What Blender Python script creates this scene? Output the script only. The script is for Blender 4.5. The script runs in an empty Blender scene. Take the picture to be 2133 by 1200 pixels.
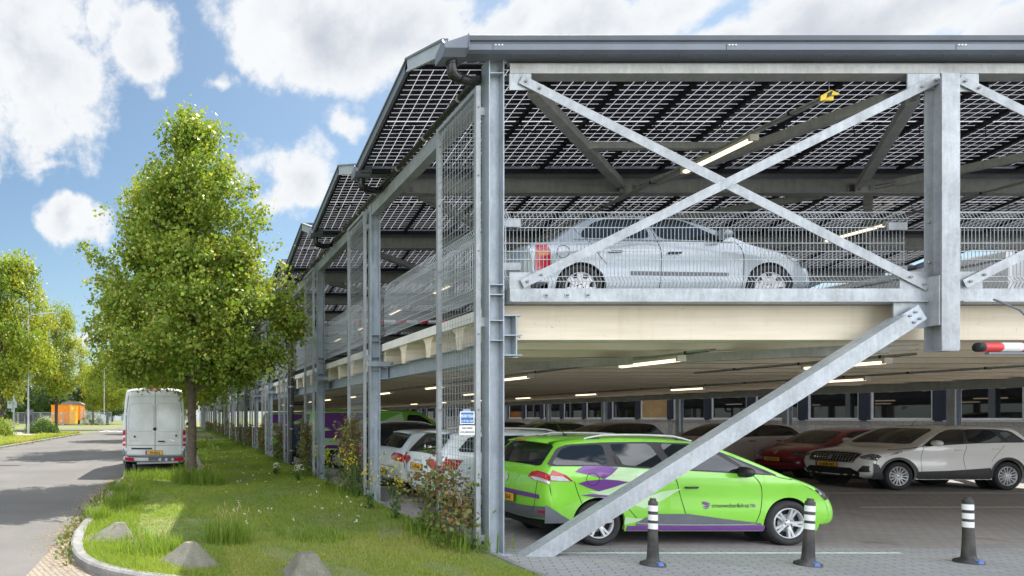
import bpy, math, random
import numpy as np
from mathutils import Vector, Matrix
from mathutils.geometry import delaunay_2d_cdt
R = math.radians
rnd = random.Random(7)
nrg = np.random.default_rng(11)
SC = bpy.context.scene
COL = SC.collection

# ------------------------------------------------------------------ camera, world, sun, exposure
CAMZ = 1.8
FPX = 1300.0                      # focal length in pixels of the 2133 px wide photograph
cam_d = bpy.data.cameras.new("camera")
cam = bpy.data.objects.new("camera", cam_d)
COL.objects.link(cam)
SC.camera = cam
cam.location = (0, 0, CAMZ)
cam.rotation_euler = (R(90), 0, 0)
cam_d.sensor_width = 36.0
cam_d.lens = 36.0 * FPX / 2133.0
cam_d.shift_x = (1066.5 - 371.0) / 2133.0
cam_d.shift_y = (869.0 - 600.0) / 2133.0
cam_d.clip_start = 0.1
cam_d.clip_end = 3000.0
SC.render.resolution_x, SC.render.resolution_y = 1024, 576
SC.view_settings.view_transform = 'Standard'
SC.view_settings.look = 'None'
SC.view_settings.gamma = 1.0
SC.view_settings.use_curve_mapping = False
SC.view_settings.exposure = 1.5
SC.cycles.max_bounces = 9
SC.cycles.diffuse_bounces = 6
SC.cycles.glossy_bounces = 4
SC.cycles.transparent_max_bounces = 8
SC.cycles.sample_clamp_indirect = 6.0
SC.cycles.use_denoising = True

SUN_VEC = Vector((0.50, 0.565, 1.0)).normalized()
sun_elev = math.asin(SUN_VEC.z)
sun_az = math.atan2(SUN_VEC.x, SUN_VEC.y)
sd = bpy.data.lights.new("sun", 'SUN')
sd.energy = 3.3
sd.angle = R(0.5)
sd.color = (1.0, 0.955, 0.88)
sun = bpy.data.objects.new("sun", sd)
COL.objects.link(sun)
sun.rotation_euler = SUN_VEC.to_track_quat('Z', 'Y').to_euler()
sun.location = (20, 20, 40)

W = bpy.data.worlds.new("World")
SC.world = W
W.use_nodes = True


class NT:
    """small helper to wire shader nodes"""
    def __init__(s, tree):
        s.t = tree; s.n = tree.nodes; s.l = tree.links

    def node(s, kind, **kw):
        nd = s.n.new(kind)
        for k, v in kw.items():
            setattr(nd, k, v)
        return nd

    def put(s, sock, val):
        if val is None:
            return
        if hasattr(val, 'is_output') or isinstance(val, bpy.types.NodeSocket):
            s.l.new(val, sock)
        else:
            if hasattr(sock, 'default_value'):
                try:
                    sock.default_value = val
                except Exception:
                    if isinstance(val, (int, float)):
                        sock.default_value = (val, val, val)
                    else:
                        sock.default_value = (*val, 1.0)[:len(sock.default_value)]

    def math(s, op, a, b=None, c=None, clamp=False):
        nd = s.node('ShaderNodeMath', operation=op, use_clamp=clamp)
        for i, v in enumerate((a, b, c)):
            if v is not None:
                s.put(nd.inputs[i], v)
        return nd.outputs[0]

    def vmath(s, op, a, b=None, out=0):
        nd = s.node('ShaderNodeVectorMath', operation=op)
        s.put(nd.inputs[0], a)
        if b is not None:
            s.put(nd.inputs[1], b)
        return nd.outputs[out]

    def noise(s, vec, scale, detail=4, rough=0.55, out=0):
        nd = s.node('ShaderNodeTexNoise')
        if vec is not None:
            s.put(nd.inputs['Vector'], vec)
        nd.inputs['Scale'].default_value = scale
        nd.inputs['Detail'].default_value = detail
        nd.inputs['Roughness'].default_value = rough
        return nd.outputs[out]

    def ramp(s, fac, a, b, lo=0.0, hi=1.0, smooth=True):
        nd = s.node('ShaderNodeMapRange', interpolation_type='SMOOTHSTEP' if smooth else 'LINEAR')
        s.put(nd.inputs[0], fac)
        nd.inputs[1].default_value = a; nd.inputs[2].default_value = b
        nd.inputs[3].default_value = lo; nd.inputs[4].default_value = hi
        return nd.outputs[0]

    def mix(s, fac, a, b, mode='MIX'):
        nd = s.node('ShaderNodeMix', data_type='RGBA', blend_type=mode)
        s.put(nd.inputs[0], fac)
        for sock, v in ((nd.inputs[6], a), (nd.inputs[7], b)):
            if isinstance(v, (tuple, list)):
                sock.default_value = (*v[:3], 1.0)
            else:
                s.put(sock, v)
        return nd.outputs[2]


def build_sky():
    nt = NT(W.node_tree)
    for n in list(nt.n):
        nt.n.remove(n)
    out = nt.node('ShaderNodeOutputWorld')
    bg = nt.node('ShaderNodeBackground')
    sky = nt.node('ShaderNodeTexSky', sky_type='NISHITA')
    sky.sun_disc = False
    sky.sun_elevation = sun_elev
    sky.sun_rotation = sun_az
    sky.altitude = 0
    sky.air_density = 1.0
    sky.dust_density = 0.6
    sky.ozone_density = 1.3
    tc = nt.node('ShaderNodeTexCoord')
    d = tc.outputs['Generated']
    n1 = nt.noise(d, 5.5, 11, 0.64)
    ncol = nt.noise(d, 2.6, 5, 0.55, out=1)
    warp = nt.vmath('SUBTRACT', ncol, (0.5, 0.5, 0.5))
    sc = nt.node('ShaderNodeVectorMath', operation='SCALE')
    nt.put(sc.inputs[0], warp); sc.inputs[3].default_value = 0.26
    dw = nt.vmath('ADD', d, sc.outputs[0])

    def blob(px, py, rx, rz, gain):
        u, v = (px - 371) / FPX, (869 - py) / FPX
        ln = math.sqrt(u * u + 1 + v * v)
        c = (u / ln, 1 / ln, v / ln)
        df = nt.vmath('SUBTRACT', dw, c)
        df = nt.vmath('MULTIPLY', df, (ln / rx * FPX, ln / rx * FPX, ln / rz * FPX))
        L = nt.vmath('LENGTH', df, out=1)
        return nt.math('MULTIPLY', nt.math('SUBTRACT', 1.0, L), gain)
    blobs = [(60, 130, 250, 215, .95), (-80, 250, 150, 120, .8), (315, 160, 105, 75, .75), (690, 70, 210, 140, .95), (850, 60, 130, 90, .6),
             (1230, 10, 330, 95, .9), (1700, 10, 600, 90, .9), (2150, 60, 330, 110, .8), (600, 385, 120, 80, .8), (745, 280, 80, 42, .6),
             (165, 440, 68, 42, .75), (175, 645, 110, 32, .7), (230, 720, 120, 34, .8), (60, 760, 180, 36, .6), (470, 240, 40, 16, .25), (905, 130, 90, 60, .5), (560, 170, 60, 60, .5), (700, 215, 60, 22, .3), (250, 60, 60, 60, .5), (110, 325, 70, 24, .35)]
    m = None
    for b in blobs:
        v = blob(*b)
        m = v if m is None else nt.math('MAXIMUM', m, v)
    m = nt.math('MAXIMUM', m, -0.75)
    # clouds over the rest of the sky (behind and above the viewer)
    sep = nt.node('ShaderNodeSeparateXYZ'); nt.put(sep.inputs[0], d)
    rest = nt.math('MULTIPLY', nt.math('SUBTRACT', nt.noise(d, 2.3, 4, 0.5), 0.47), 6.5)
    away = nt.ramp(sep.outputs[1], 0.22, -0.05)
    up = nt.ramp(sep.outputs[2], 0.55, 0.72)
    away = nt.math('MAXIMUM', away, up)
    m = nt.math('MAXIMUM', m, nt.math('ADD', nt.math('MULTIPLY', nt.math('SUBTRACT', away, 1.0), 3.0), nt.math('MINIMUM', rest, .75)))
    tot = nt.math('ADD', m, nt.math('MULTIPLY', nt.math('SUBTRACT', n1, 0.5), 2.1))
    dens = nt.ramp(tot, 0.0, 0.30)
    body = nt.ramp(tot, 0.15, 1.1)
    n2 = nt.noise(d, 9.0, 6, 0.55)
    grey = nt.math('MULTIPLY', body, nt.ramp(n2, 0.36, 0.56))
    ccol = nt.mix(grey, (0.335, 0.342, 0.35), (0.205, 0.222, 0.25))
    # unseen clouds behind the viewer, boosted to light the shaded garage front
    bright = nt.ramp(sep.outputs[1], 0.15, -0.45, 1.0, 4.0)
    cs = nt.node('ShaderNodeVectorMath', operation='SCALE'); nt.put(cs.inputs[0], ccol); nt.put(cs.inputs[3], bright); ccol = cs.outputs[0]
    # thin veil near the horizon
    hz = nt.ramp(sep.outputs[2], 0.30, 0.0)
    scol = nt.node('ShaderNodeVectorMath', operation='SCALE')
    nt.put(scol.inputs[0], sky.outputs[0]); scol.inputs[3].default_value = 0.055
    sk = nt.mix(1.0, scol.outputs[0], (0.84, 0.90, 0.85), 'MULTIPLY')
    sk = nt.mix(nt.math('MULTIPLY', hz, 0.42), sk, (0.155, 0.215, 0.27))
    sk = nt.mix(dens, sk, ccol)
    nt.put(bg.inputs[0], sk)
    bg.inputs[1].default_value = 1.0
    nt.l.new(bg.outputs[0], out.inputs[0])


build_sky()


def PX(px, py, Y):
    """the point at depth Y seen at a pixel of the photograph (used to read sizes off it)"""
    return ((px - 371) * Y / FPX, Y, CAMZ - (py - 869) * Y / FPX)


# ------------------------------------------------------------------ helpers
def tag(o, label=None, cat=None, group=None, kind=None):
    if label: o['label'] = label
    if cat: o['category'] = cat
    if group: o['group'] = group
    if kind: o['kind'] = kind
    return o


def empty(name, loc=(0, 0, 0), rz=0.0, label=None, cat=None, group=None, parent=None):
    o = bpy.data.objects.new(name, None)
    COL.objects.link(o)
    o.location = loc; o.rotation_euler = (0, 0, rz)
    o.empty_display_size = 0.1
    if parent: o.parent = parent
    return tag(o, label, cat, group)


def copy_tree(o, parent=None):
    c = o.copy(); COL.objects.link(c)
    if parent: c.parent = parent
    for ch in list(o.children):
        copy_tree(ch, c)
    return c


def ordn(i):
    w = ['first', 'second', 'third', 'fourth', 'fifth', 'sixth', 'seventh', 'eighth', 'ninth', 'tenth', 'eleventh', 'twelfth', 'thirteenth',
         'fourteenth', 'fifteenth', 'sixteenth', 'seventeenth', 'eighteenth', 'nineteenth', 'twentieth', 'twenty-first', 'twenty-second', 'twenty-third', 'twenty-fourth', 'twenty-fifth', 'twenty-sixth']
    return w[i]


class MB:
    """collects faces and links them as ONE mesh object"""
    def __init__(s):
        s.v = []; s.f = []; s.m = []; s.sm = []; s.uv = None

    def add(s, vs, fs, mi=0, smooth=False):
        o = len(s.v)
        s.v.extend(vs)
        for f in fs:
            s.f.append(tuple(i + o for i in f)); s.m.append(mi); s.sm.append(smooth)

    def box(s, x0, x1, y0, y1, z0, z1, mi=0):
        s.add([(x0, y0, z0), (x1, y0, z0), (x1, y1, z0), (x0, y1, z0), (x0, y0, z1), (x1, y0, z1), (x1, y1, z1), (x0, y1, z1)],
              [(0, 3, 2, 1), (4, 5, 6, 7), (0, 1, 5, 4), (1, 2, 6, 5), (2, 3, 7, 6), (3, 0, 4, 7)], mi)

    def bar(s, p0, p1, w, h, up=(0, 0, 1), mi=0, off=(0, 0)):
        p0, p1, up = Vector(p0), Vector(p1), Vector(up)
        d = (p1 - p0).normalized()
        sd_ = d.cross(up).normalized()
        u = sd_.cross(d).normalized()
        o = sd_ * off[0] + u * off[1]
        vs = []
        for p in (p0, p1):
            for a, b in ((-1, -1), (1, -1), (1, 1), (-1, 1)):
                vs.append(tuple(p + o + sd_ * (a * w / 2) + u * (b * h / 2)))
        s.add(vs, [(0, 1, 2, 3), (7, 6, 5, 4), (0, 4, 5, 1), (1, 5, 6, 2), (2, 6, 7, 3), (3, 7, 4, 0)], mi)

    def ibeam(s, p0, p1, h, w, tf=0.012, tw=0.009, up=(0, 0, 1), mi=0):
        s.bar(p0, p1, w, tf, up, mi, (0, h / 2 - tf / 2))
        s.bar(p0, p1, w, tf, up, mi, (0, -h / 2 + tf / 2))
        s.bar(p0, p1, tw, h - 2 * tf, up, mi)

    def tube(s, pts, r, n=8, mi=0, caps=True, smooth=True):
        pts = [Vector(p) for p in pts]
        rr = r if isinstance(r, (list, tuple)) else [r] * len(pts)
        t0 = (pts[1] - pts[0]).normalized()
        a = Vector((0, 0, 1)) if abs(t0.z) < 0.9 else Vector((1, 0, 0))
        nx = t0.cross(a).normalized()
        vs = []
        for i, p in enumerate(pts):
            if i == 0: t = t0
            elif i == len(pts) - 1: t = (pts[i] - pts[i - 1]).normalized()
            else: t = ((pts[i + 1] - pts[i]).normalized() + (pts[i] - pts[i - 1]).normalized()).normalized()
            nx = (nx - t * nx.dot(t)).normalized()
            ny = t.cross(nx)
            for k in range(n):
                a = 2 * math.pi * k / n
                vs.append(tuple(p + (nx * math.cos(a) + ny * math.sin(a)) * rr[i]))
        fs = []
        for i in range(len(pts) - 1):
            for k in range(n):
                k2 = (k + 1) % n
                fs.append((i * n + k, i * n + k2, (i + 1) * n + k2, (i + 1) * n + k))
        s.add(vs, fs, mi, smooth)
        if caps:
            e = (len(pts) - 1) * n
            s.add([vs[k] for k in range(n)], [tuple(reversed(range(n)))], mi)
            s.add([vs[e + k] for k in range(n)], [tuple(range(n))], mi)

    def lathe(s, prof, n=24, axis='z', c=(0, 0, 0), mi=0, smooth=True, a0=0.0, a1=None):
        vs = []; full = a1 is None
        seg = n if full else n + 1
        for k in range(seg):
            a = 2 * math.pi * k / n if full else a0 + (a1 - a0) * k / n
            ca, sa = math.cos(a), math.sin(a)
            for r, h in prof:
                if axis == 'z': q = (r * ca, r * sa, h)
                else: q = (r * ca, h, r * sa)
                vs.append((q[0] + c[0], q[1] + c[1], q[2] + c[2]))
        m = len(prof); fs = []
        for k in range(n):
            k2 = (k + 1) % seg if full else k + 1
            for j in range(m - 1):
                fs.append((k * m + j, k2 * m + j, k2 * m + j + 1, k * m + j + 1))
        s.add(vs, fs, mi, smooth)

    def disc(s, c, r, axis='y', n=16, mi=0):
        vs = []
        for k in range(n):
            a = 2 * math.pi * k / n
            if axis == 'y': vs.append((c[0] + r * math.cos(a), c[1], c[2] + r * math.sin(a)))
            elif axis == 'x': vs.append((c[0], c[1] + r * math.cos(a), c[2] + r * math.sin(a)))
            else: vs.append((c[0] + r * math.cos(a), c[1] + r * math.sin(a), c[2]))
        s.add(vs, [tuple(range(n))], mi)

    def prism(s, poly, axis, a, b, mi=0):
        """polygon extruded along an axis; poly holds the two other coordinates in x,y,z order"""
        n = len(poly)
        def mk(p, q):
            return {'x': (q, p[0], p[1]), 'y': (p[0], q, p[1]), 'z': (p[0], p[1], q)}[axis]
        vs = [mk(p, a) for p in poly] + [mk(p, b) for p in poly]
        fs = [tuple(range(n)), tuple(reversed(range(n, 2 * n)))]
        for k in range(n):
            k2 = (k + 1) % n
            fs.append((k, k + n, k2 + n, k2))
        s.add(vs, fs, mi)

    def build(s, name, mats, parent=None, loc=None):
        me = bpy.data.meshes.new(name)
        me.from_pydata(s.v, [], s.f)
        if not isinstance(mats, (list, tuple)): mats = [mats]
        for m in mats: me.materials.append(m)
        if len(mats) > 1: me.polygons.foreach_set('material_index', s.m)
        if any(s.sm): me.polygons.foreach_set('use_smooth', s.sm)
        if s.uv is not None:
            uvl = me.uv_layers.new(name='UVMap')
            arr = np.zeros(len(me.loops) * 2, dtype=np.float32)
            li = np.zeros(len(me.loops), dtype=np.int32)
            me.loops.foreach_get('vertex_index', li)
            arr[:] = np.array(s.uv, dtype=np.float32)[li].ravel()
            uvl.data.foreach_set('uv', arr)
        me.update()
        o = bpy.data.objects.new(name, me)
        COL.objects.link(o)
        if parent: o.parent = parent
        if loc: o.location = loc
        return o


def np_mesh(name, verts, faces, mats, parent=None, tint=None, smooth=False):
    """mesh from numpy arrays, all faces with the same number of corners; tint = one value per vertex"""
    me = bpy.data.meshes.new(name)
    nv, nf, k = len(verts), len(faces), faces.shape[1]
    me.vertices.add(nv); me.vertices.foreach_set('co', verts.astype(np.float32).ravel())
    me.loops.add(nf * k); me.loops.foreach_set('vertex_index', faces.astype(np.int32).ravel())
    me.polygons.add(nf)
    me.polygons.foreach_set('loop_start', np.arange(0, nf * k, k, dtype=np.int32))
    if smooth: me.polygons.foreach_set('use_smooth', np.ones(nf, dtype=bool))
    if not isinstance(mats, (list, tuple)): mats = [mats]
    for m in mats: me.materials.append(m)
    if tint is not None:
        at = me.attributes.new('tint', 'FLOAT', 'POINT')
        at.data.foreach_set('value', tint.astype(np.float32))
    me.update(calc_edges=True)
    o = bpy.data.objects.new(name, me)
    COL.objects.link(o)
    if parent: o.parent = parent
    return o


def split_loose(o):
    """one object per separate piece of a part, all with the part's name"""
    me = o.data; nv = len(me.vertices); par = list(range(nv))
    def find(a):
        while par[a] != a: par[a] = par[par[a]]; a = par[a]
        return a
    for pl in me.polygons:
        v = pl.vertices; a = find(v[0])
        for b in v[1:]: par[find(b)] = a
    groups = {}
    for pl in me.polygons: groups.setdefault(find(pl.vertices[0]), []).append(pl)
    if len(groups) < 2: return
    # bars that touch (bolts on a plate) stay together when their boxes overlap
    co = [v.co.copy() for v in me.vertices]
    gl = []
    for pls in groups.values():
        ids = {i for pl in pls for i in pl.vertices}
        lo = [min(co[i][k] for i in ids) - .012 for k in range(3)]; hi = [max(co[i][k] for i in ids) + .012 for k in range(3)]
        gl.append([pls, lo, hi])
    merged = True
    while merged:
        merged = False
        for a in range(len(gl)):
            for b in range(a + 1, len(gl)):
                if all(gl[a][1][k] <= gl[b][2][k] and gl[b][1][k] <= gl[a][2][k] for k in range(3)):
                    gl[a][0] = gl[a][0] + gl[b][0]; gl[a][1] = [min(x, y) for x, y in zip(gl[a][1], gl[b][1])]; gl[a][2] = [max(x, y) for x, y in zip(gl[a][2], gl[b][2])]
                    gl.pop(b); merged = True; break
            if merged: break
    if len(gl) < 2: return
    name = o.name.split('.')[0]; mats = list(me.materials)
    for pls, _, _ in gl:
        mb = MB(); ids = {}
        for pl in pls:
            f = []
            for i in pl.vertices:
                if i not in ids: ids[i] = len(mb.v); mb.v.append(tuple(co[i]))
                f.append(ids[i])
            mb.f.append(tuple(f)); mb.m.append(pl.material_index); mb.sm.append(pl.use_smooth)
        q = mb.build(name, mats, o.parent); q.location = o.location; q.rotation_euler = o.rotation_euler
    bpy.data.objects.remove(o)


_txt = {}
def text_mesh(s, size, bold=0.0, sx=1.0):
    """flat lettering as (verts, faces), centred on x, baseline at 0"""
    key = (s, size, bold, sx)
    if key in _txt: return _txt[key]
    cu = bpy.data.curves.new('lettering', 'FONT')
    cu.body = s; cu.size = size; cu.align_x = 'CENTER'; cu.offset = bold; cu.resolution_u = 3
    o = bpy.data.objects.new('lettering', cu)
    COL.objects.link(o)
    dg = bpy.context.evaluated_depsgraph_get()
    me = bpy.data.meshes.new_from_object(o.evaluated_get(dg))
    vs = [(v.co.x * sx, v.co.y) for v in me.vertices]
    fs = [tuple(p.vertices) for p in me.polygons]
    bpy.data.objects.remove(o); bpy.data.curves.remove(cu); bpy.data.meshes.remove(me)
    _txt[key] = (vs, fs)
    return vs, fs


# ------------------------------------------------------------------ materials
MAT = {}
def pm(name, col, rough=0.5, metal=0.0, var=0.12, scale=6.0, bump=0.0, bscale=40.0, coat=0.0, spec=0.5, col2=None, detail=5, trans=0.0, fine=0.0, coords='Object', rvar=0.0):
    if name in MAT: return MAT[name]
    m = bpy.data.materials.new(name); m.use_nodes = True
    nt = NT(m.node_tree)
    b = nt.n['Principled BSDF']
    tc = nt.node('ShaderNodeTexCoord')
    vec = tc.outputs['Object']
    if coords == 'World':
        vec = nt.node('ShaderNodeNewGeometry').outputs['Position']
    c2 = col2 if col2 else tuple(c * (1 - var) for c in col)
    c1 = tuple(min(1, c * (1 + var)) for c in col) if not col2 else col
    nz = nt.noise(vec, scale, detail, 0.6)
    f = nt.ramp(nz, 0.3, 0.7)
    cc = nt.mix(f, c2, c1)
    if fine:
        nf = nt.noise(vec, scale * 14, 3, 0.6)
        cc = nt.mix(nt.math('MULTIPLY', nt.ramp(nf, 0.35, 0.65), fine), cc, tuple(c * 0.55 for c in c2))
    nt.put(b.inputs['Base Color'], cc)
    b.inputs['Metallic'].default_value = metal
    if rvar:
        nt.put(b.inputs['Roughness'], nt.ramp(nz, 0.25, 0.75, max(0.02, rough - rvar), min(1, rough + rvar)))
    else:
        b.inputs['Roughness'].default_value = rough
    b.inputs['Specular IOR Level'].default_value = spec
    if coat:
        b.inputs['Coat Weight'].default_value = coat
        b.inputs['Coat Roughness'].default_value = 0.03
    if bump:
        bn = nt.node('ShaderNodeBump'); bn.inputs['Strength'].default_value = bump; bn.inputs['Distance'].default_value = 0.01
        nt.put(bn.inputs['Height'], nt.noise(vec, bscale, 4, 0.6))
        nt.put(b.inputs['Normal'], bn.outputs[0])
    MAT[name] = m
    return m


def emit(name, col, st):
    m = bpy.data.materials.new(name); m.use_nodes = True
    b = m.node_tree.nodes['Principled BSDF']
    b.inputs['Base Color'].default_value = (*col, 1)
    b.inputs['Emission Color'].default_value = (*col, 1)
    b.inputs['Emission Strength'].default_value = st
    MAT[name] = m
    return m


def galv(name, base, k=1.0):
    """galvanised steel: crystalline spangle and streaks"""
    m = bpy.data.materials.new(name); m.use_nodes = True
    nt = NT(m.node_tree); b = nt.n['Principled BSDF']
    tc = nt.node('ShaderNodeNewGeometry'); vec = tc.outputs['Position']
    vo = nt.node('ShaderNodeTexVoronoi'); nt.put(vo.inputs['Vector'], vec); vo.inputs['Scale'].default_value = 30.0
    n1 = nt.noise(vec, 3.2, 6, 0.65)
    st = nt.vmath('MULTIPLY', vec, (9.0, 9.0, 1.3))
    n2 = nt.noise(st, 2.2, 5, 0.7)
    f = nt.math('ADD', nt.math('MULTIPLY', vo.outputs['Color'], 0.10), nt.math('ADD', nt.math('MULTIPLY', n1, 0.65), nt.math('MULTIPLY', n2, 0.45)))
    dk = tuple(c * 0.68 for c in base); lt = tuple(min(1, c * 1.28) for c in base)
    cc = nt.mix(nt.ramp(f, 0.28, 0.92), dk, lt)
    oi = nt.node('ShaderNodeObjectInfo')
    cc = nt.mix(nt.math('MULTIPLY', oi.outputs['Random'], 0.38), cc, (base[0] * .62, base[1] * .62, base[2] * .60))
    dirt = nt.noise(nt.vmath('MULTIPLY', vec, (5.0, 5.0, 0.7)), 1.6, 5, 0.65)
    cc = nt.mix(nt.ramp(dirt, 0.60, 0.74, 0, 0.35), cc, (0.30, 0.25, 0.18))
    nt.put(b.inputs['Base Color'], cc)
    b.inputs['Metallic'].default_value = 0.35
    nt.put(b.inputs['Roughness'], nt.ramp(f, 0.3, 0.9, 0.62, 0.42))
    bn = nt.node('ShaderNodeBump'); bn.inputs['Strength'].default_value = 0.12; bn.inputs['Distance'].default_value = 0.004
    nt.put(bn.inputs['Height'], n2); nt.put(b.inputs['Normal'], bn.outputs[0])
    MAT[name] = m
    return m


STEEL = galv('galvanised_steel', (0.40, 0.45, 0.51))
STEEL_L = galv('galvanised_light', (0.40, 0.425, 0.455))
STEEL_D = galv('galvanised_dull', (0.40, 0.405, 0.395))
WIRE = pm('wire', (0.36, 0.385, 0.41), 0.45, 0.25, 0.1)
WIRE_S = pm('wire_screen', (0.40, 0.43, 0.45), 0.5, 0.25, 0.1)
WIRE_D = pm('wire_side', (0.50, 0.54, 0.57), 0.5, 0.25, 0.1)
BOLT = pm('bolt', (0.28, 0.28, 0.28), 0.45, 0.5)
GREY_AL = pm('grey_cladding', (0.145, 0.165, 0.205), 0.42, 0.15, 0.08, 2.0)
GREY_LT = pm('pale_grey_cladding', (0.42, 0.46, 0.50), 0.4, 0.2, 0.08, 2.0)
BLACK = pm('black_plastic', (0.018, 0.018, 0.02), 0.42, 0, 0.2)
PIPE = pm('black_pipe', (0.022, 0.021, 0.021), 0.28, 0, 0.3, 3, rvar=0.1)
RUBBER = pm('rubber', (0.022, 0.022, 0.023), 0.75, 0, 0.25, 20, bump=0.3, bscale=60)
CONC = pm('concrete', (0.25, 0.235, 0.20), 0.9, 0, 0.3, 7, bump=1.0, bscale=45, fine=0.55, col2=(0.17, 0.165, 0.12), coords='World')
CONC_K = pm('kerb_concrete', (0.24, 0.235, 0.225), 0.85, 0, 0.25, 4, bump=0.5, bscale=70, fine=0.3, coords='World')
def deck_mat():
    m = bpy.data.materials.new('cream_concrete'); m.use_nodes = True
    nt = NT(m.node_tree); b = nt.n['Principled BSDF']
    vec = nt.node('ShaderNodeNewGeometry').outputs['Position']
    st = nt.vmath('MULTIPLY', vec, (6.0, 6.0, 0.5)); run = nt.noise(st, 1.0, 5, 0.6)
    hz = nt.vmath('MULTIPLY', vec, (0.35, 1.0, 7.0)); band = nt.noise(hz, 1.6, 5, 0.6)
    blot = nt.noise(vec, 2.0, 6, 0.65); spot = nt.noise(vec, 16, 3, 0.5)
    cc = nt.mix(nt.ramp(band, 0.3, 0.7), (0.69, 0.60, 0.46), (0.78, 0.70, 0.57))
    cc = nt.mix(nt.ramp(run, 0.55, 0.75, 0, 0.30), cc, (0.56, 0.46, 0.33))
    cc = nt.mix(nt.ramp(blot, 0.56, 0.74, 0, 0.35), cc, (0.60, 0.52, 0.40))
    cc = nt.mix(nt.ramp(spot, 0.70, 0.76, 0, 0.55), cc, (0.42, 0.36, 0.28))
    nt.put(b.inputs['Base Color'], cc); b.inputs['Roughness'].default_value = 0.8
    MAT['cream_concrete'] = m
    return m
DECK = deck_mat()
DECK_T = pm('white_concrete', (0.70, 0.69, 0.65), 0.8, 0, 0.1, 2, bump=0.15, bscale=30, coords='World')
WHITE = pm('white_paint', (0.78, 0.78, 0.77), 0.4, 0, 0.04, 3)
LINE = pm('line_paint', (0.72, 0.72, 0.70), 0.8, 0, 0.25, 18, coords='World')
RED = pm('red_paint', (0.62, 0.03, 0.035), 0.4, 0, 0.06)
BLUE = pm('sign_blue', (0.02, 0.16, 0.48), 0.4, 0, 0.04)
YELLOW = pm('yellow', (0.80, 0.56, 0.02), 0.45, 0, 0.05)
PLATE = pm('plate_yellow', (0.80, 0.42, 0.02), 0.4, 0, 0.05, 20)
INK = pm('ink', (0.012, 0.012, 0.014), 0.5, 0, 0.1)
GLASS = pm('car_glass', (0.012, 0.015, 0.018), 0.03, 0, 0.1, spec=0.8)
GLASS_T = pm('windscreen_glass', (0.045, 0.055, 0.055), 0.04, 0, 0.35, 5, spec=0.7)
CHROME = pm('chrome', (0.75, 0.76, 0.78), 0.15, 0.9, 0.05)
ALLOY = pm('alloy', (0.56, 0.57, 0.585), 0.35, 0.45, 0.06)
TAIL_R = pm('tail_red', (0.42, 0.008, 0.02), 0.12, 0, 0.25, 30, coat=0.6)
TAIL_P = pm('tail_red_bright', (0.50, 0.015, 0.03), 0.15, 0, 0.3, 40, coat=0.6)
TAIL_W = pm('tail_clear', (0.62, 0.62, 0.64), 0.15, 0.2, 0.15, 50, coat=0.5)
AMBER = pm('amber', (0.75, 0.22, 0.02), 0.2)
LAMP_H = pm('headlamp', (0.20, 0.21, 0.225), 0.08, 0.5, 0.75, 22, coat=0.8)
DARKIN = pm('dark_void', (0.008, 0.008, 0.009), 0.9, 0, 0.2)
PURPLE = pm('purple_film', (0.145, 0.035, 0.235), 0.35, 0, 0.05, coat=0.6)
PALE_G = pm('pale_green_film', (0.52, 0.72, 0.42), 0.35, 0, 0.04, coat=0.6)
GREYFILM = pm('grey_trim', (0.13, 0.14, 0.16), 0.45, 0, 0.08)


def paint(name, col, metal=0.0, rough=0.32):
    return pm(name, col, rough, metal, 0.02, 2.0, coat=1.0)


def brick_mat(name, c1, c2, mortar, bw, bh, rot=0.0, ms=0.008, rough=0.85):
    m = bpy.data.materials.new(name); m.use_nodes = True
    nt = NT(m.node_tree); b = nt.n['Principled BSDF']
    vec = nt.node('ShaderNodeNewGeometry').outputs['Position']
    mp = nt.node('ShaderNodeMapping'); mp.inputs['Rotation'].default_value = (0, 0, rot)
    nt.put(mp.inputs[0], vec)
    br = nt.node('ShaderNodeTexBrick')
    nt.put(br.inputs['Vector'], mp.outputs[0])
    br.inputs['Scale'].default_value = 1.0
    br.inputs['Brick Width'].default_value = bw; br.inputs['Row Height'].default_value = bh
    br.inputs['Mortar Size'].default_value = ms
    br.inputs['Color1'].default_value = (*c1, 1); br.inputs['Color2'].default_value = (*c2, 1); br.inputs['Mortar'].default_value = (*mortar, 1)
    n1 = nt.noise(vec, 0.7, 6, 0.65)
    n2 = nt.noise(vec, 35, 4, 0.7)
    cc = nt.mix(nt.ramp(n1, 0.3, 0.75, 0.0, 0.5), br.outputs[0], tuple(c * 0.55 for c in c1))
    cc = nt.mix(nt.ramp(n2, 0.45, 0.75, 0, 0.4), cc, tuple(min(1, c * 1.35) for c in c2))
    sand = nt.noise(nt.vmath('MULTIPLY', vec, (0.7, 1.6, 1.0)), 1.5, 8, 0.7)
    cc = nt.mix(nt.ramp(sand, 0.52, 0.72, 0, 0.55), cc, (c1[0] * 1.12, c1[1] * 1.0, c1[2] * .82))
    oil = nt.noise(vec, 1.15, 4, 0.55)
    cc = nt.mix(nt.ramp(oil, 0.62, 0.72, 0, 0.55), cc, tuple(c * .38 for c in c1))
    grit = nt.noise(vec, 120, 2, 0.6)
    cc = nt.mix(nt.ramp(grit, 0.60, 0.70, 0, 0.45), cc, tuple(c * .35 for c in c1))
    nt.put(b.inputs['Base Color'], cc)
    b.inputs['Roughness'].default_value = rough
    bn = nt.node('ShaderNodeBump'); bn.inputs['Strength'].default_value = 0.6; bn.inputs['Distance'].default_value = 0.006
    h = nt.math('ADD', nt.math('MULTIPLY', br.outputs[1], -1.0), nt.math('MULTIPLY', n2, 0.4))
    nt.put(bn.inputs['Height'], h); nt.put(b.inputs['Normal'], bn.outputs[0])
    MAT[name] = m
    return m


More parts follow.
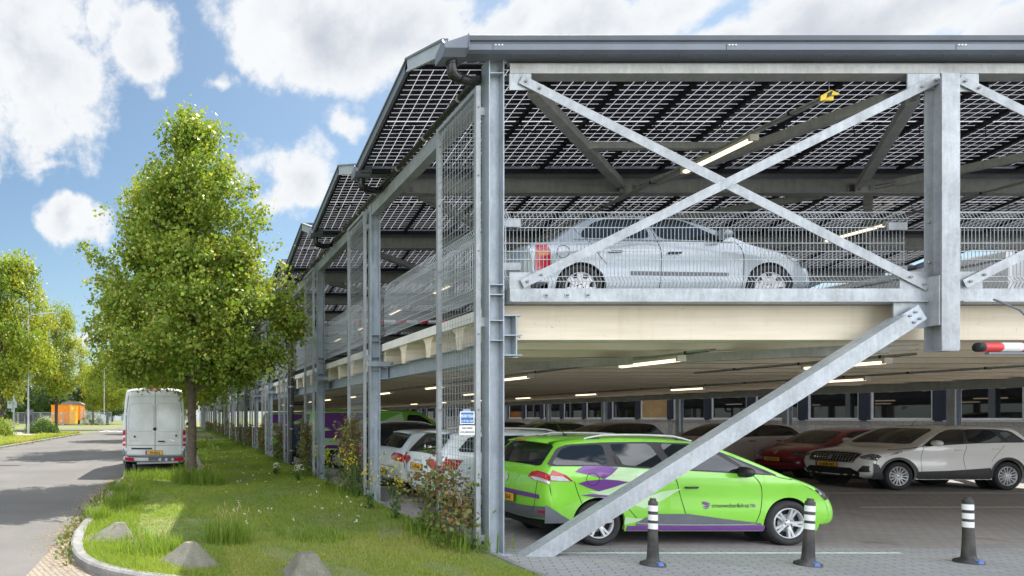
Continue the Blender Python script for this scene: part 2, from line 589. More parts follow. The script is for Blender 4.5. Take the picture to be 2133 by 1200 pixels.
PAVER = brick_mat('grey_pavers', (0.36, 0.37, 0.375), (0.31, 0.315, 0.32), (0.11, 0.105, 0.10), 0.24, 0.085, R(24), 0.007)
PAVE_IN = brick_mat('pavers_indoor', (0.325, 0.30, 0.285), (0.285, 0.265, 0.25), (0.13, 0.12, 0.11), 0.21, 0.105, 0.0, 0.006)
CLINKER = brick_mat('worn_bricks', (0.30, 0.25, 0.20), (0.25, 0.21, 0.17), (0.15, 0.13, 0.10), 0.21, 0.07, R(65), 0.01)


def asphalt():
    m = bpy.data.materials.new('asphalt'); m.use_nodes = True
    nt = NT(m.node_tree); b = nt.n['Principled BSDF']
    vec = nt.node('ShaderNodeNewGeometry').outputs['Position']
    n1 = nt.noise(vec, 0.35, 7, 0.6); n2 = nt.noise(vec, 90, 3, 0.7)
    st = nt.vmath('MULTIPLY', vec, (1.0, 0.08, 1.0))
    n3 = nt.noise(st, 1.3, 5, 0.6)
    cc = nt.mix(nt.ramp(n1, 0.3, 0.7), (0.098, 0.093, 0.088), (0.15, 0.14, 0.13))
    cc = nt.mix(nt.ramp(n3, 0.4, 0.7, 0, 0.35), cc, (0.085, 0.082, 0.08))
    cc = nt.mix(nt.ramp(n2, 0.4, 0.7, 0, 0.5), cc, (0.21, 0.20, 0.185))
    vo = nt.node('ShaderNodeTexVoronoi', feature='DISTANCE_TO_EDGE')
    nt.put(vo.inputs['Vector'], nt.vmath('ADD', vec, nt.vmath('MULTIPLY', nt.noise(vec, 1.1, 4, 0.6, 1), (1.2, 1.2, 0))))
    vo.inputs['Scale'].default_value = 0.22
    crack = nt.math('MULTIPLY', nt.ramp(vo.outputs[0], 0.006, 0.0), 0.5)
    cc = nt.mix(crack, cc, (0.10, 0.095, 0.09))
    nt.put(b.inputs['Base Color'], cc); b.inputs['Roughness'].default_value = 0.88
    bn = nt.node('ShaderNodeBump'); bn.inputs['Strength'].default_value = 0.35; bn.inputs['Distance'].default_value = 0.004
    nt.put(bn.inputs['Height'], n2); nt.put(b.inputs['Normal'], bn.outputs[0])
    MAT['asphalt'] = m
    return m


ASPH = asphalt()
SOIL = pm('lawn_soil', (0.13, 0.21, 0.04), 0.95, 0, 0.4, 1.4, col2=(0.22, 0.21, 0.09), fine=0.4, bump=0.5, bscale=30, coords='World')
MEADOW = pm('meadow', (0.13, 0.19, 0.04), 0.95, 0, 0.4, 0.6, col2=(0.22, 0.20, 0.08), fine=0.4, coords='World')


def leaf_mat(name, cols, transl=0.35, rough=0.5):
    """foliage: colour picked per leaf by the 'tint' attribute, light passes through"""
    m = bpy.data.materials.new(name); m.use_nodes = True
    nt = NT(m.node_tree)
    out = nt.n['Material Output']; b = nt.n['Principled BSDF']
    at = nt.node('ShaderNodeAttribute', attribute_name='tint')
    cr = nt.node('ShaderNodeValToRGB')
    el = cr.color_ramp.elements
    while len(el) < len(cols): el.new(0.5)
    for i, c in enumerate(cols):
        el[i].position = i / (len(cols) - 1); el[i].color = (*c, 1)
    nt.put(cr.inputs[0], at.outputs['Fac'])
    nt.put(b.inputs['Base Color'], cr.outputs[0])
    b.inputs['Roughness'].default_value = rough
    b.inputs['Specular IOR Level'].default_value = 0.3
    tr = nt.node('ShaderNodeBsdfTranslucent')
    nt.put(tr.inputs[0], nt.mix(1.0, cr.outputs[0], (1.5, 1.45, 0.6), 'MULTIPLY'))
    mx = nt.node('ShaderNodeMixShader'); mx.inputs[0].default_value = transl
    nt.l.new(b.outputs[0], mx.inputs[1]); nt.l.new(tr.outputs[0], mx.inputs[2]); nt.l.new(mx.outputs[0], out.inputs[0])
    MAT[name] = m
    return m


LEAF = leaf_mat('lime_leaf', [(0.082, 0.150, 0.026), (0.130, 0.215, 0.032), (0.195, 0.28, 0.042), (0.285, 0.345, 0.06), (0.44, 0.42, 0.10), (0.56, 0.51, 0.17)], 0.33)
LEAF_Y = leaf_mat('avenue_leaf', [(0.10, 0.17, 0.02), (0.17, 0.25, 0.028), (0.27, 0.33, 0.04), (0.40, 0.41, 0.06), (0.46, 0.41, 0.08), (0.52, 0.45, 0.11)], 0.32)
LEAF_D = leaf_mat('dark_leaf', [(0.035, 0.075, 0.015), (0.05, 0.10, 0.02), (0.08, 0.14, 0.03), (0.11, 0.17, 0.04)])
VINE = leaf_mat('climber_leaf', [(0.08, 0.13, 0.03), (0.13, 0.18, 0.04), (0.20, 0.20, 0.06), (0.19, 0.11, 0.05), (0.24, 0.11, 0.06)], 0.25)
GRASS = leaf_mat('grass_blade', [(0.115, 0.195, 0.028), (0.175, 0.265, 0.038), (0.255, 0.335, 0.052), (0.36, 0.38, 0.09), (0.46, 0.40, 0.18)], 0.4, 0.6)
STRAW = leaf_mat('straw', [(0.45, 0.36, 0.18), (0.55, 0.42, 0.22), (0.40, 0.28, 0.15)], 0.3, 0.7)
PETAL = leaf_mat('petal', [(0.80, 0.62, 0.02), (0.85, 0.70, 0.03), (0.85, 0.75, 0.05)], 0.3)
PETAL_W = leaf_mat('white_petal', [(0.75, 0.75, 0.72), (0.8, 0.8, 0.78)], 0.3)
BARK = pm('bark', (0.115, 0.088, 0.065), 0.9, 0, 0.3, 9, bump=1.0, bscale=28, fine=0.5)
BARK_D = pm('dark_bark', (0.075, 0.058, 0.045), 0.9, 0, 0.3, 6, bump=0.6, bscale=20)
# ------------------------------------------------------------------ ground, road, kerbs, lawn
def sheet(name, poly, z, mat, kind='structure', label=None):
    mb = MB(); mb.add([(p[0], p[1], z) for p in poly], [tuple(range(len(poly)))])
    o = mb.build(name, mat)
    return tag(o, label, None, None, kind)


def rect(x0, x1, y0, y1):
    return [(x0, y0), (x1, y0), (x1, y1), (x0, y1)]


sheet('ground', rect(-900, 900, -300, 1500), -0.016, MEADOW)
sheet('road', rect(-10.2, -1.5, -12, 420), 0.0, ASPH)
sheet('side_road', rect(-70, -10.2, 84, 97), -0.004, ASPH)
sheet('parking_bay', rect(-1.5, 0.72, 18.3, 140), 0.001, ASPH)
sheet('brick_path', rect(-1.72, 4.05, 1.0, 9.6), 0.006, CLINKER)
sheet('garage_paving', rect(4.05, 80, -45, 8.55), 0.004, PAVER)  # runs on unseen behind the viewer, enlarged to bounce sunlight into the garage
sheet('garage_floor', rect(4.05, 26.6, 8.55, 132), 0.003, PAVE_IN)

KERB = [(-1.56, 18.4), (-1.57, 14.0), (-1.55, 9.8), (-1.50, 8.9), (-1.38, 8.15), (-1.24, 7.65), (-1.0, 7.2), (-0.68, 6.88), (-0.3, 6.65), (0.3, 6.42), (1.5, 6.12), (4.02, 5.65)]
def kerb_run(pts, name):
    mb = MB(); w, h = 0.135, 0.115
    P2 = [Vector((p[0], p[1])) for p in pts]
    vs = []; n = len(P2)
    for i, p in enumerate(P2):
        d = (P2[min(i + 1, n - 1)] - P2[max(i - 1, 0)]).normalized()
        nr = Vector((d.y, -d.x))                      # pointing to the road side
        for o, z in ((0.0, -0.05), (0.02, h - 0.02), (-0.01, h), (-w + 0.015, h), (-w, h - 0.015), (-w, -0.05)):
            q = p + nr * -o if False else p - nr * o * -1
            q = p + nr * (o if o > 0 else o)
            vs.append((q.x, q.y, z))
    fs = []
    for i in range(n - 1):
        for k in range(5):
            fs.append((i * 6 + k, i * 6 + k + 1, (i + 1) * 6 + k + 1, (i + 1) * 6 + k))
    fs.append((0, 1, 2, 3, 4, 5)); e = (n - 1) * 6; fs.append((e + 5, e + 4, e + 3, e + 2, e + 1, e))
    mb.add(vs, fs)
    return tag(mb.build(name, CONC_K), kind='structure')


def smooth_line(pts, it=2):
    for _ in range(it):
        q = [pts[0]]
        for a, b in zip(pts[:-1], pts[1:]):
            q.append(tuple(a[i] * .75 + b[i] * .25 for i in range(len(a)))); q.append(tuple(a[i] * .25 + b[i] * .75 for i in range(len(a))))
        q.append(pts[-1]); pts = q
    return pts


kp = smooth_line(KERB, 2)
ksplit = min(range(len(kp)), key=lambda i: abs(kp[i][1] - 6.95))
kerb_run(kp[:ksplit], 'kerb')
kerb_run([(kp[ksplit - 1][0] * .96 + kp[ksplit][0] * .04, kp[ksplit - 1][1] * .96 + kp[ksplit][1] * .04)] + kp[ksplit:], 'kerb')
kerb_run([(0.72, 140), (0.72, 18.9), (0.6, 18.45), (0.2, 18.3), (-1.4, 18.3)], 'kerb')
kerb_run([(-10.2, 66), (-10.2, -5)][::-1], 'kerb')
kerb_run([(-10.2, 84), (-10.8, 82.6), (-12, 82), (-70, 82)], 'kerb')
# concrete edging along the garage
mb = MB(); mb.box(3.98, 4.06, 5.6, 130, -0.05, 0.065); tag(mb.build('kerb_edging', CONC_K), kind='structure')

kx = np.array([p[0] for p in kp][::-1]); ky = np.array([p[1] for p in kp][::-1])
def lawn_left(y):
    y = np.asarray(y, dtype=float)
    return np.where(y > 18.35, 0.75, np.interp(y, ky, kx))


def lawn_z(x, y):
    return 0.075 + 0.018 * np.sin(x * 1.7 + y * 0.6) + 0.014 * np.sin(y * 1.9 - x) + 0.02 * np.sin(y * .43 + 1)


def build_lawn():
    ys = np.concatenate([np.linspace(5.7, 18.3, 76), np.linspace(18.36, 130, 90)])
    nx = 26; V = []; F = []
    for y in ys:
        a = float(lawn_left(y)) + 0.10; b = 3.99
        for k in range(nx):
            x = a + (b - a) * k / (nx - 1)
            z = float(lawn_z(x, y)) + 0.012 * rnd.random()
            V.append((x, y, z if 0 < k < nx - 1 else 0.05))
    for i in range(len(ys) - 1):
        for k in range(nx - 1):
            F.append((i * nx + k, i * nx + k + 1, (i + 1) * nx + k + 1, (i + 1) * nx + k))
    mb = MB(); mb.add(V, F, 0, True)
    tag(mb.build('lawn', SOIL), kind='structure')
    # verge across the road
    mb = MB(); V = []; F = []
    vy = np.concatenate([np.linspace(-5, 64, 60), np.linspace(64.4, 66, 4)])
    for y in vy:
        a, b = -60, -10.36 - (0 if y < 64 else (y - 64) * .9)
        for k in range(20):
            t = (k / 19) ** 0.5
            x = a + (b - a) * t
            V.append((x, y, 0.10 + 0.05 * math.sin(x * .5 + y * .2) + (0.03 * rnd.random()) - (0.04 if k == 19 else 0)))
    for i in range(len(vy) - 1):
        for k in range(19):
            F.append((i * 20 + k, i * 20 + k + 1, (i + 1) * 20 + k + 1, (i + 1) * 20 + k))
    mb.add(V, F, 0, True); tag(mb.build('verge', MEADOW), kind='structure')
    sheet('forecourt', rect(-70, -13.0, 56, 65), 0.19, pm('forecourt', (0.42, 0.38, 0.33), .9, 0, .15, 2, fine=.3, coords='World'))


build_lawn()

# painted lines
mb = MB()
def line(x0, x1, y0, y1, z=0.0085): mb.add([(x0, y0, z), (x1, y0, z), (x1, y1, z), (x0, y1, z)], [(0, 1, 2, 3)])
line(5.0, 9.55, 8.20, 8.27)
for Yl in (10.95, 13.45, 15.95, 18.45, 20.95, 23.45, 28.4): line(4.6, 9.6, Yl, Yl + 0.08)
for Yl in (14.7, 17.4, 19.9, 22.4): line(15.2, 20.6, Yl, Yl + 0.08)
line(13.6, 24, 12.4, 12.47)
tag(mb.build('parking_lines', LINE), kind='structure')
mb = MB()
for i in range(7):
    x = -9.9 + i * 1.05; y = 80.0
    mb.add([(x, y - 2.6, 0.006), (x + .42, y - 2.6, 0.006), (x + .95, y + 2.6, 0.006), (x + .55, y + 2.6, 0.006)], [(0, 1, 2, 3)])
    mb.add([(x + .8, y + 1.4, 0.006), (x + 1.0, y + 1.4, 0.006), (x + 1.1, y + 2.6, 0.006), (x + .9, y + 2.6, 0.006)], [(0, 1, 2, 3)])
tag(mb.build('road_markings', LINE), kind='structure')
GRIL = pm('gully_iron', (0.10, 0.085, 0.07), 0.8, 0.2, 0.3, 20)
for (px, py, sx) in ((20, 970, .8), (139, 964, .75)):
    Yg = 1.8 * 1300 / (py - 869); x = (px - 371) * Yg / 1300
    mb = MB(); mb.box(x - sx / 2, x + sx / 2, Yg - .22, Yg + .22, -.03, .005)
    for k in range(7): mb.box(x - sx / 2 + .05 + k * sx / 7.6, x - sx / 2 + .09 + k * sx / 7.6, Yg - .17, Yg + .17, .0055, .009, 1)
    tag(mb.build('drain_grate', [GRIL, BLACK]), 'rusty drain grate in the asphalt ' + ('at the left edge of the road view' if px < 100 else 'nearer the white van'), 'drain', 'drain grates in the road')

# ------------------------------------------------------------------ the parking garage
NB = 21                                   # side bays of 5 m
Y0, BAY = 8.26, 5.0
XL, XR = 4.165, 22.7
GAR = empty('parking_garage', (4.2, 8.2, 0), label='two-storey galvanised steel parking garage with solar panel roof', cat='parking garage')
GM = Matrix.Translation(Vector((-4.2, -8.2, 0)))
def gpart(mb, name, mats, parent=None):
    """a part of the garage: built in world coordinates, parented to the garage's Empty"""
    o = mb.build(name, mats, parent or GAR)
    if parent is None: o.location = (-4.2, -8.2, 0)
    return o


# columns with stiffeners and the bracket that carries the deck
def column_mesh(xc, inward):
    mb = MB()
    mb.box(xc - .10, xc - .086, -.10, .10, 0, 6.5); mb.box(xc + .086, xc + .10, -.10, .10, 0, 6.5)
    mb.box(xc - .086, xc + .086, -.004, .006, 0, 6.5)
    for z in (6.30, 3.53, 3.40, 3.06, 2.80): mb.box(xc - .0855, xc + .0855, -.096, .096, z, z + .012)
    for z in (3.44, 3.34): mb.lathe([(0, -.02), (.014, -.02), (.014, .0)], 8, 'y', (xc + .075 * inward, -.098, z), 1)
    mb.box(xc - .16, xc + .16, -.16, .16, -.02, .02)
    # bracket: stub beam standing on a stub, seen end-on
    a, b = (xc + .101, xc + .335) if inward > 0 else (xc - .335, xc - .101)
    m_ = (a + b) / 2 + .04 * inward
    for z in (3.125, 2.865, 2.605): mb.box(a, b, -.10, .12, z, z + .014)
    for z0, z1 in ((2.619, 2.865), (2.879, 3.125)):
        mb.box(m_ - .006, m_ + .006, -.10, .12, z0, z1)
        mb.box(a, b, .02, .03, z0, z1)
    for z in (2.853,):
        for dx in (-.07, .07): mb.lathe([(0, -.014), (.013, -.014), (.013, 0)], 6, 'z', (m_ + dx, -.05, z), 1)
    return mb
colL = column_mesh(0, 1).build('column', [STEEL, BOLT], GAR); colR = column_mesh(0, -1).build('column', [STEEL, BOLT], GAR)
colL.location = (XL - 4.2, Y0 - 8.2, 0); colR.location = (XR - 4.2, Y0 + 5 - 8.2, 0)
for k in range(1, NB + 1):
    c = colL.copy(); COL.objects.link(c); c.location = (XL - 4.2, Y0 + BAY * k - 8.2, 0)
    if k > 1:
        c = colR.copy(); COL.objects.link(c); c.location = (XR - 4.2, Y0 + BAY * k - 8.2, 0)
YE = Y0 + BAY * NB
# hanging post at the entrance: flanges to the street
def hang(x):
    mb = MB()
    mb.box(x - .115, x + .115, 7.985, 8.0, 2.66, 6.2); mb.box(x - .115, x + .115, 8.165, 8.18, 2.66, 6.2)
    mb.box(x - .006, x + .006, 8.0, 8.165, 2.66, 6.2)
    mb.box(x - .112, x + .112, 7.99, 8.175, 2.648, 2.66)
    mb.box(x - .112, x + .112, 8.0, 8.165, 3.30, 3.312)
    for z in (4.35, 3.82, 3.2, 3.0): mb.lathe([(0, 8.15), (.02, 8.15), (.02, 8.165)], 6, 'y', (x - .07, 0, z), 1)
    mb.box(x - .135, x - .12, 8.0, 8.16, 2.98, 3.62); mb.box(x + .12, x + .135, 8.0, 8.16, 3.15, 3.62)
    return gpart(mb, 'hanging_post', [STEEL_L, BOLT])
hang(9.89); hang(15.95)

# front edge beam with bolts
mb = MB()
for a, b in ((4.33, 9.79), (10.2, 15.8), (16.1, 22.6)):
    mb.box(a, b, 8.14, 8.30, 3.30, 3.478)
    mb.box(a, b, 8.10, 8.14, 3.30, 3.312)
for x in (4.80, 5.07, 5.34): mb.box(x - .03, x + .03, 8.132, 8.14, 3.36, 3.42, 0); mb.lathe([(0, 8.115), (.016, 8.115), (.016, 8.132)], 6, 'y', (x, 0, 3.39), 1)
gpart(mb, 'edge_beam', [STEEL_L, BOLT])
# front roof beam: flange, web, lower chord
mb = MB()
mb.box(4.35, 23.2, 8.14, 8.34, 6.60, 6.612); mb.box(4.35, 23.2, 8.25, 8.26, 6.42, 6.60); mb.box(4.33, 23.2, 8.14, 8.34, 6.285, 6.30)
mb.box(4.33, 23.2, 8.14, 8.152, 6.30, 6.40); mb.box(4.33, 23.2, 8.152, 8.25, 6.40, 6.42)
for k in range(38):
    if k % 3: mb.box(4.5 + k * .5, 4.8 + k * .5, 8.1385, 8.141, 6.40, 6.405, 1)
gpart(mb, 'front_roof_beam', [STEEL_D, BOLT])
# transverse roof beams, one under each gutter
rb = MB(); rb.ibeam((4.42, 0, 6.40), (23.0, 0, 6.40), .42, .2, .016, .01)
rb.box(4.33, 4.44, -.10, .10, 6.20, 6.32); rb.box(4.33, 4.44, -.012, .0, 6.3, 6.6)
for x in (8.8, 13.4, 18.0):
    rb.box(x - .17, x + .17, -.112, -.10, 6.20, 6.38)
    for dx in (-.09, .09): 
        for z in (6.25, 6.32): rb.lathe([(0, -.13), (.018, -.13), (.018, -.112)], 6, 'y', (x + dx, 0, z), 1)
beam0 = gpart(rb, 'roof_beam', [STEEL_D, BOLT]); beam0.location = (-4.2, 12.30 - 8.2, 0)
NP = 26
for k in range(1, NP):
    c = beam0.copy(); COL.objects.link(c); c.location = (-4.2, 12.30 + 4 * k - 8.2, 0)
# longitudinal beams: along the top of the columns and under the deck
for x, nm in ((4.17, 'eaves_beam'), (XR, 'eaves_beam')):
    for k in range(NB):
        mb = MB(); ya, yb = Y0 + BAY * k + .11, Y0 + BAY * (k + 1) - .11
        mb.box(x - .09, x - .08, ya, yb, 6.075, 6.29); mb.box(x - .09, x + .09, ya, yb, 6.06, 6.075); mb.box(x - .09, x + .09, ya, yb, 6.29, 6.302)
        if k == 0: e0 = gpart(mb, nm, STEEL_L if x < 10 else STEEL)
        else:
            c = e0.copy(); COL.objects.link(c); c.location = (-4.2, -8.2 + BAY * k, 0)
mb = MB(); mb.ibeam((4.47, Y0 + .13, 2.735), (4.47, YE, 2.735), .27, .2, .014, .01); gpart(mb, 'deck_beam', STEEL)
mb = MB(); mb.ibeam((XR - .25, Y0 + .13, 2.735), (XR - .25, YE, 2.735), .27, .2, .014, .01); gpart(mb, 'deck_beam', STEEL)
# short brackets from the columns to the deck beam
mb = MB(); mb.box(4.0, 4.52, -.145, -.105, 2.87, 2.97); mb.lathe([(0, -.16), (.02, -.16), (.02, -.145)], 6, 'y', (4.48, 0, 2.92), 1)
b0 = gpart(mb, 'tie_bracket', [STEEL, BOLT]); b0.location = (-4.2, Y0 + 5 - 8.2, 0)
for k in range(2, 14):
    c = b0.copy(); COL.objects.link(c); c.location = (-4.2, Y0 + 5 * k - 8.2, 0)

# deck: ribbed concrete planks, ribs run across the garage; the rib ends are seen on the long side
def deck():
    xa, xb = 4.36, XR + .2
    prof = [(8.40, 2.84)]                     # (y,z) soffit line
    y = 8.40; first = True
    while y < YE:
        w = 0.34 if first else 0.16
        prof += [(y + w, 2.84), (y + w + .05, 3.09), (y + w + .14, 3.18), (y + 1.2 - .14, 3.18), (y + 1.2 - .05, 3.09), (y + 1.2, 2.84)]
        y += 1.2; first = False
    prof.append((y + .16, 2.84)); yl = y + .16
    n = len(prof); V = []
    for x in (xa, xb):
        for p in prof: V.append((x, p[0], p[1]))
        for p in prof: V.append((x, p[0], 3.30))
    F = []
    for i in range(n - 1):
        F.append((i, i + 1, 2 * n + i + 1, 2 * n + i))                      # soffit
        F.append((n + i, 3 * n + i, 3 * n + i + 1, n + i + 1))              # top
        for o in (0, 2 * n): F.append((o + i, o + n + i, o + n + i + 1, o + i + 1))
    F.append((0, 2 * n, 3 * n, n)); F.append((n - 1, n + n - 1, 3 * n + n - 1, 2 * n + n - 1))
    mb = MB(); mb.add(V, F)
    gpart(mb, 'deck', DECK)
    mb = MB(); mb.box(4.31, 4.358, 8.46, yl, 3.19, 3.34); gpart(mb, 'deck_edge', DECK_T)
deck()
mb = MB(); mb.box(4.37, XR, 8.33, YE, 3.3015, 3.304); gpart(mb, 'deck_surface', pm('deck_asphalt', (.16, .16, .165), .9, 0, .2, 3, coords='World'))

# long white crash barrier on the ramp side of the upper deck
mb = MB(); mb.box(12.5, 12.58, 9.4, 44, 3.32, 4.17); mb.box(12.46, 12.60, 9.4, 44, 4.20, 4.29)
for k in range(13): mb.box(12.5, 12.56, 9.6 + k * 2.8, 9.7 + k * 2.8, 4.17, 4.20, 1)
gpart(mb, 'ramp_parapet', [WHITE, STEEL])

# bracing at the front
GY = 8.125
mb = MB()
for x0, x1, z0, z1 in ((4.325, 4.61, 6.07, 6.285), (4.325, 4.60, 3.48, 3.69), (9.52, 9.94, 6.08, 6.285), (9.42, 9.84, 3.48, 3.70), (10.18, 10.5, 3.48, 3.70), (10.18, 10.45, 6.05, 6.285), (9.34, 9.76, 2.96, 3.297)):
    mb.box(x0, x1, GY + .02, GY + .034, z0, z1)
split_loose(gpart(mb, 'gusset_plate', STEEL_L))
def xbar(p0, p1, w=.118):
    mb = MB()
    mb.bar(p0, p1, .012, w, (0, 0, 1))
    d = (Vector(p1) - Vector(p0)).normalized()
    for p, s in ((p0, 1), (p1, -1)):
        for t in (.07, .27):
            q = Vector(p) + d * t * s
            mb.lathe([(0, -.02), (.018, -.02), (.018, 0)], 6, 'y', (q.x, q.y - .006, q.z), 1)
    return gpart(mb, 'cross_brace', [STEEL_L, BOLT])
xbar((4.46, GY - .0, 6.20), (9.76, GY, 3.50)); xbar((4.47, GY - .014, 3.53), (9.90, GY - .014, 6.21))
xbar((10.17, GY, 6.20), (15.6, GY, 3.50)); xbar((10.22, GY - .014, 3.53), (15.6, GY - .014, 6.21))
# big diagonal strut from the ground to the hanging post
mb = MB()
A, B = Vector((4.46, 8.13, -.12)), Vector((9.43, 8.13, 3.035))
mb.bar(A, B, .19, .20, (0, 0, 1), 0)
d = (B - A).normalized(); nrm = Vector((-d.z, 0, d.x))
P_ = B + d * .05
mb.bar(B + d * -.02 + Vector((0, -.05, 0)), B + d * .24 + Vector((0, -.05, 0)), .014, .215, (0, 0, 1), 1)
for a in (.06, .15):
    for b in (-.05, .05):
        q = B + d * a + nrm * b
        mb.lathe([(0, -.02), (.018, -.02), (.018, 0)], 6, 'y', (q.x, q.y - .058, q.z), 2)
gpart(mb, 'diagonal_strut', [galv('galvanised_strut', (.40, .43, .46)), STEEL, BOLT])
# wind bracing below the deck and below the roof
def wind(p0, p1, w=.13, h=.13, m=STEEL_D, nm='wind_brace'):
    mb = MB(); p0, p1 = Vector(p0), Vector(p1); d = (p1 - p0).normalized()
    mb.bar(p0 + d * .35, p1 - d * .35, w, h)
    for p, s in ((p0, 1), (p1, -1)):
        for k in (-1, 1): mb.bar(p + d * .08 * s + Vector((0, 0, k * .03)), p + d * .62 * s + Vector((0, 0, k * .03)), .05, .016, mi=1)
        mb.tube([p + Vector((0, 0, -.06)), p + Vector((0, 0, .06))], .03, 8, 1)
    return gpart(mb, nm, [m, BOLT])
wind((9.95, 8.28, 2.74), (4.62, 13.2, 2.74))
for k in range(0, 4):
    yb = 12.3 + 4 * k - 4 + (.0 if k else .05); ye = 12.2 + 4 * k
    zz = 6.27
    if k == 0:
        wind((4.6, 8.3, zz), (8.72, ye, zz)); wind((9.9, 8.3, zz - .06), (8.9, ye, zz)) if False else None
        wind((9.75, 8.35, 6.2), (8.9, ye, zz)) if False else None
        wind((9.85, 8.3, 6.16), (13.3, ye, zz)); wind((9.7, 8.3, 6.12), (5.2, 8.3 + 4.4, 6.12)) if False else None
        wind((13.5, ye, zz), (16.2, 8.3, zz)); wind((16.3, 8.3, zz), (18.0, ye, zz))
    else:
        wind((4.6, yb, zz), (8.72, ye, zz)); wind((8.9, ye, zz), (13.2, yb, zz)); wind((13.6, yb, zz), (17.9, ye, zz))
# from the head of the hanging post back to the roof beam node
wind((9.80, 8.22, 6.16), (8.92, 12.18, 6.26), .14, .14)
mb = MB(); mb.bar((6.75, 10.3, 6.27), (9.28, 10.3, 6.27), .10, .10); mb.box(6.66, 6.8, 10.24, 10.36, 6.2, 6.34, 0); gpart(mb, 'purlin', STEEL_D)

# solar roof: long slopes of glass panels with cells, short steep sheets, gutters
def pv_mat(name, cell_bright=1.0):
    m = bpy.data.materials.new(name); m.use_nodes = True
    nt = NT(m.node_tree); out = nt.n['Material Output']; b = nt.n['Principled BSDF']
    uv = nt.node('ShaderNodeUVMap').outputs[0]
    sp = nt.node('ShaderNodeSeparateXYZ'); nt.put(sp.inputs[0], uv)
    u, v = sp.outputs[0], sp.outputs[1]

    def lines(x, period, half):
        fr = nt.math('FRACT', nt.math('DIVIDE', x, period))
        dd = nt.math('ABSOLUTE', nt.math('SUBTRACT', fr, 0.5))
        return nt.math('GREATER_THAN', dd, 0.5 - half / period)
    lu = lines(u, 0.182, 0.0058)
    lv = lines(v, 0.1, 0.0042)
    mid = lines(nt.math('SUBTRACT', v, 1.2), 2.4, 0.012)
    ln = nt.math('MAXIMUM', nt.math('MAXIMUM', lu, lv), mid)
    fine = lines(u, 0.0182, 0.0012)
    cell = nt.mix(nt.math('MULTIPLY', fine, 0.35), (0.036, 0.038, 0.058), (0.08, 0.083, 0.11))
    cid = nt.node('ShaderNodeCombineXYZ')
    nt.put(cid.inputs[0], nt.math('FLOOR', nt.math('DIVIDE', u, 0.182))); nt.put(cid.inputs[1], nt.math('FLOOR', nt.math('DIVIDE', v, 0.1)))
    wn = nt.node('ShaderNodeTexWhiteNoise'); nt.put(wn.inputs[0], cid.outputs[0])
    cell = nt.mix(nt.math('MULTIPLY', wn.outputs[0], 0.4), cell, (0.022, 0.020, 0.028))
    nt.put(b.inputs['Base Color'], cell)
    b.inputs['Roughness'].default_value = 0.16; b.inputs['Specular IOR Level'].default_value = 0.42
    # gaps between the cells: frosted white glass that lets daylight through
    tr = nt.node('ShaderNodeBsdfTranslucent'); tr.inputs[0].default_value = (0.34, 0.35, 0.38, 1)
    df = nt.node('ShaderNodeBsdfDiffuse'); df.inputs[0].default_value = (0.34, 0.35, 0.39, 1)
    m1 = nt.node('ShaderNodeMixShader'); m1.inputs[0].default_value = 0.62
    nt.l.new(df.outputs[0], m1.inputs[1]); nt.l.new(tr.outputs[0], m1.inputs[2])
    mx = nt.node('ShaderNodeMixShader'); nt.put(mx.inputs[0], ln)
    nt.l.new(b.outputs[0], mx.inputs[1]); nt.l.new(m1.outputs[0], mx.inputs[2]); nt.l.new(mx.outputs[0], out.inputs[0])
    MAT[name] = m
    return m
PV = pv_mat('solar_glass')
PVB = pm('solar_bar', (0.012, 0.012, 0.014), 0.4, 0.2, 0.1)
XA, XB, PW = 3.50, 23.6, 1.142
YR, ZR, YV, ZV = 9.42, 7.135, 12.02, 6.575     # ridge and valley of the first slope
def slope_z(y): return ZR + (ZV - ZR) * (y - YR) / (YV - YR)
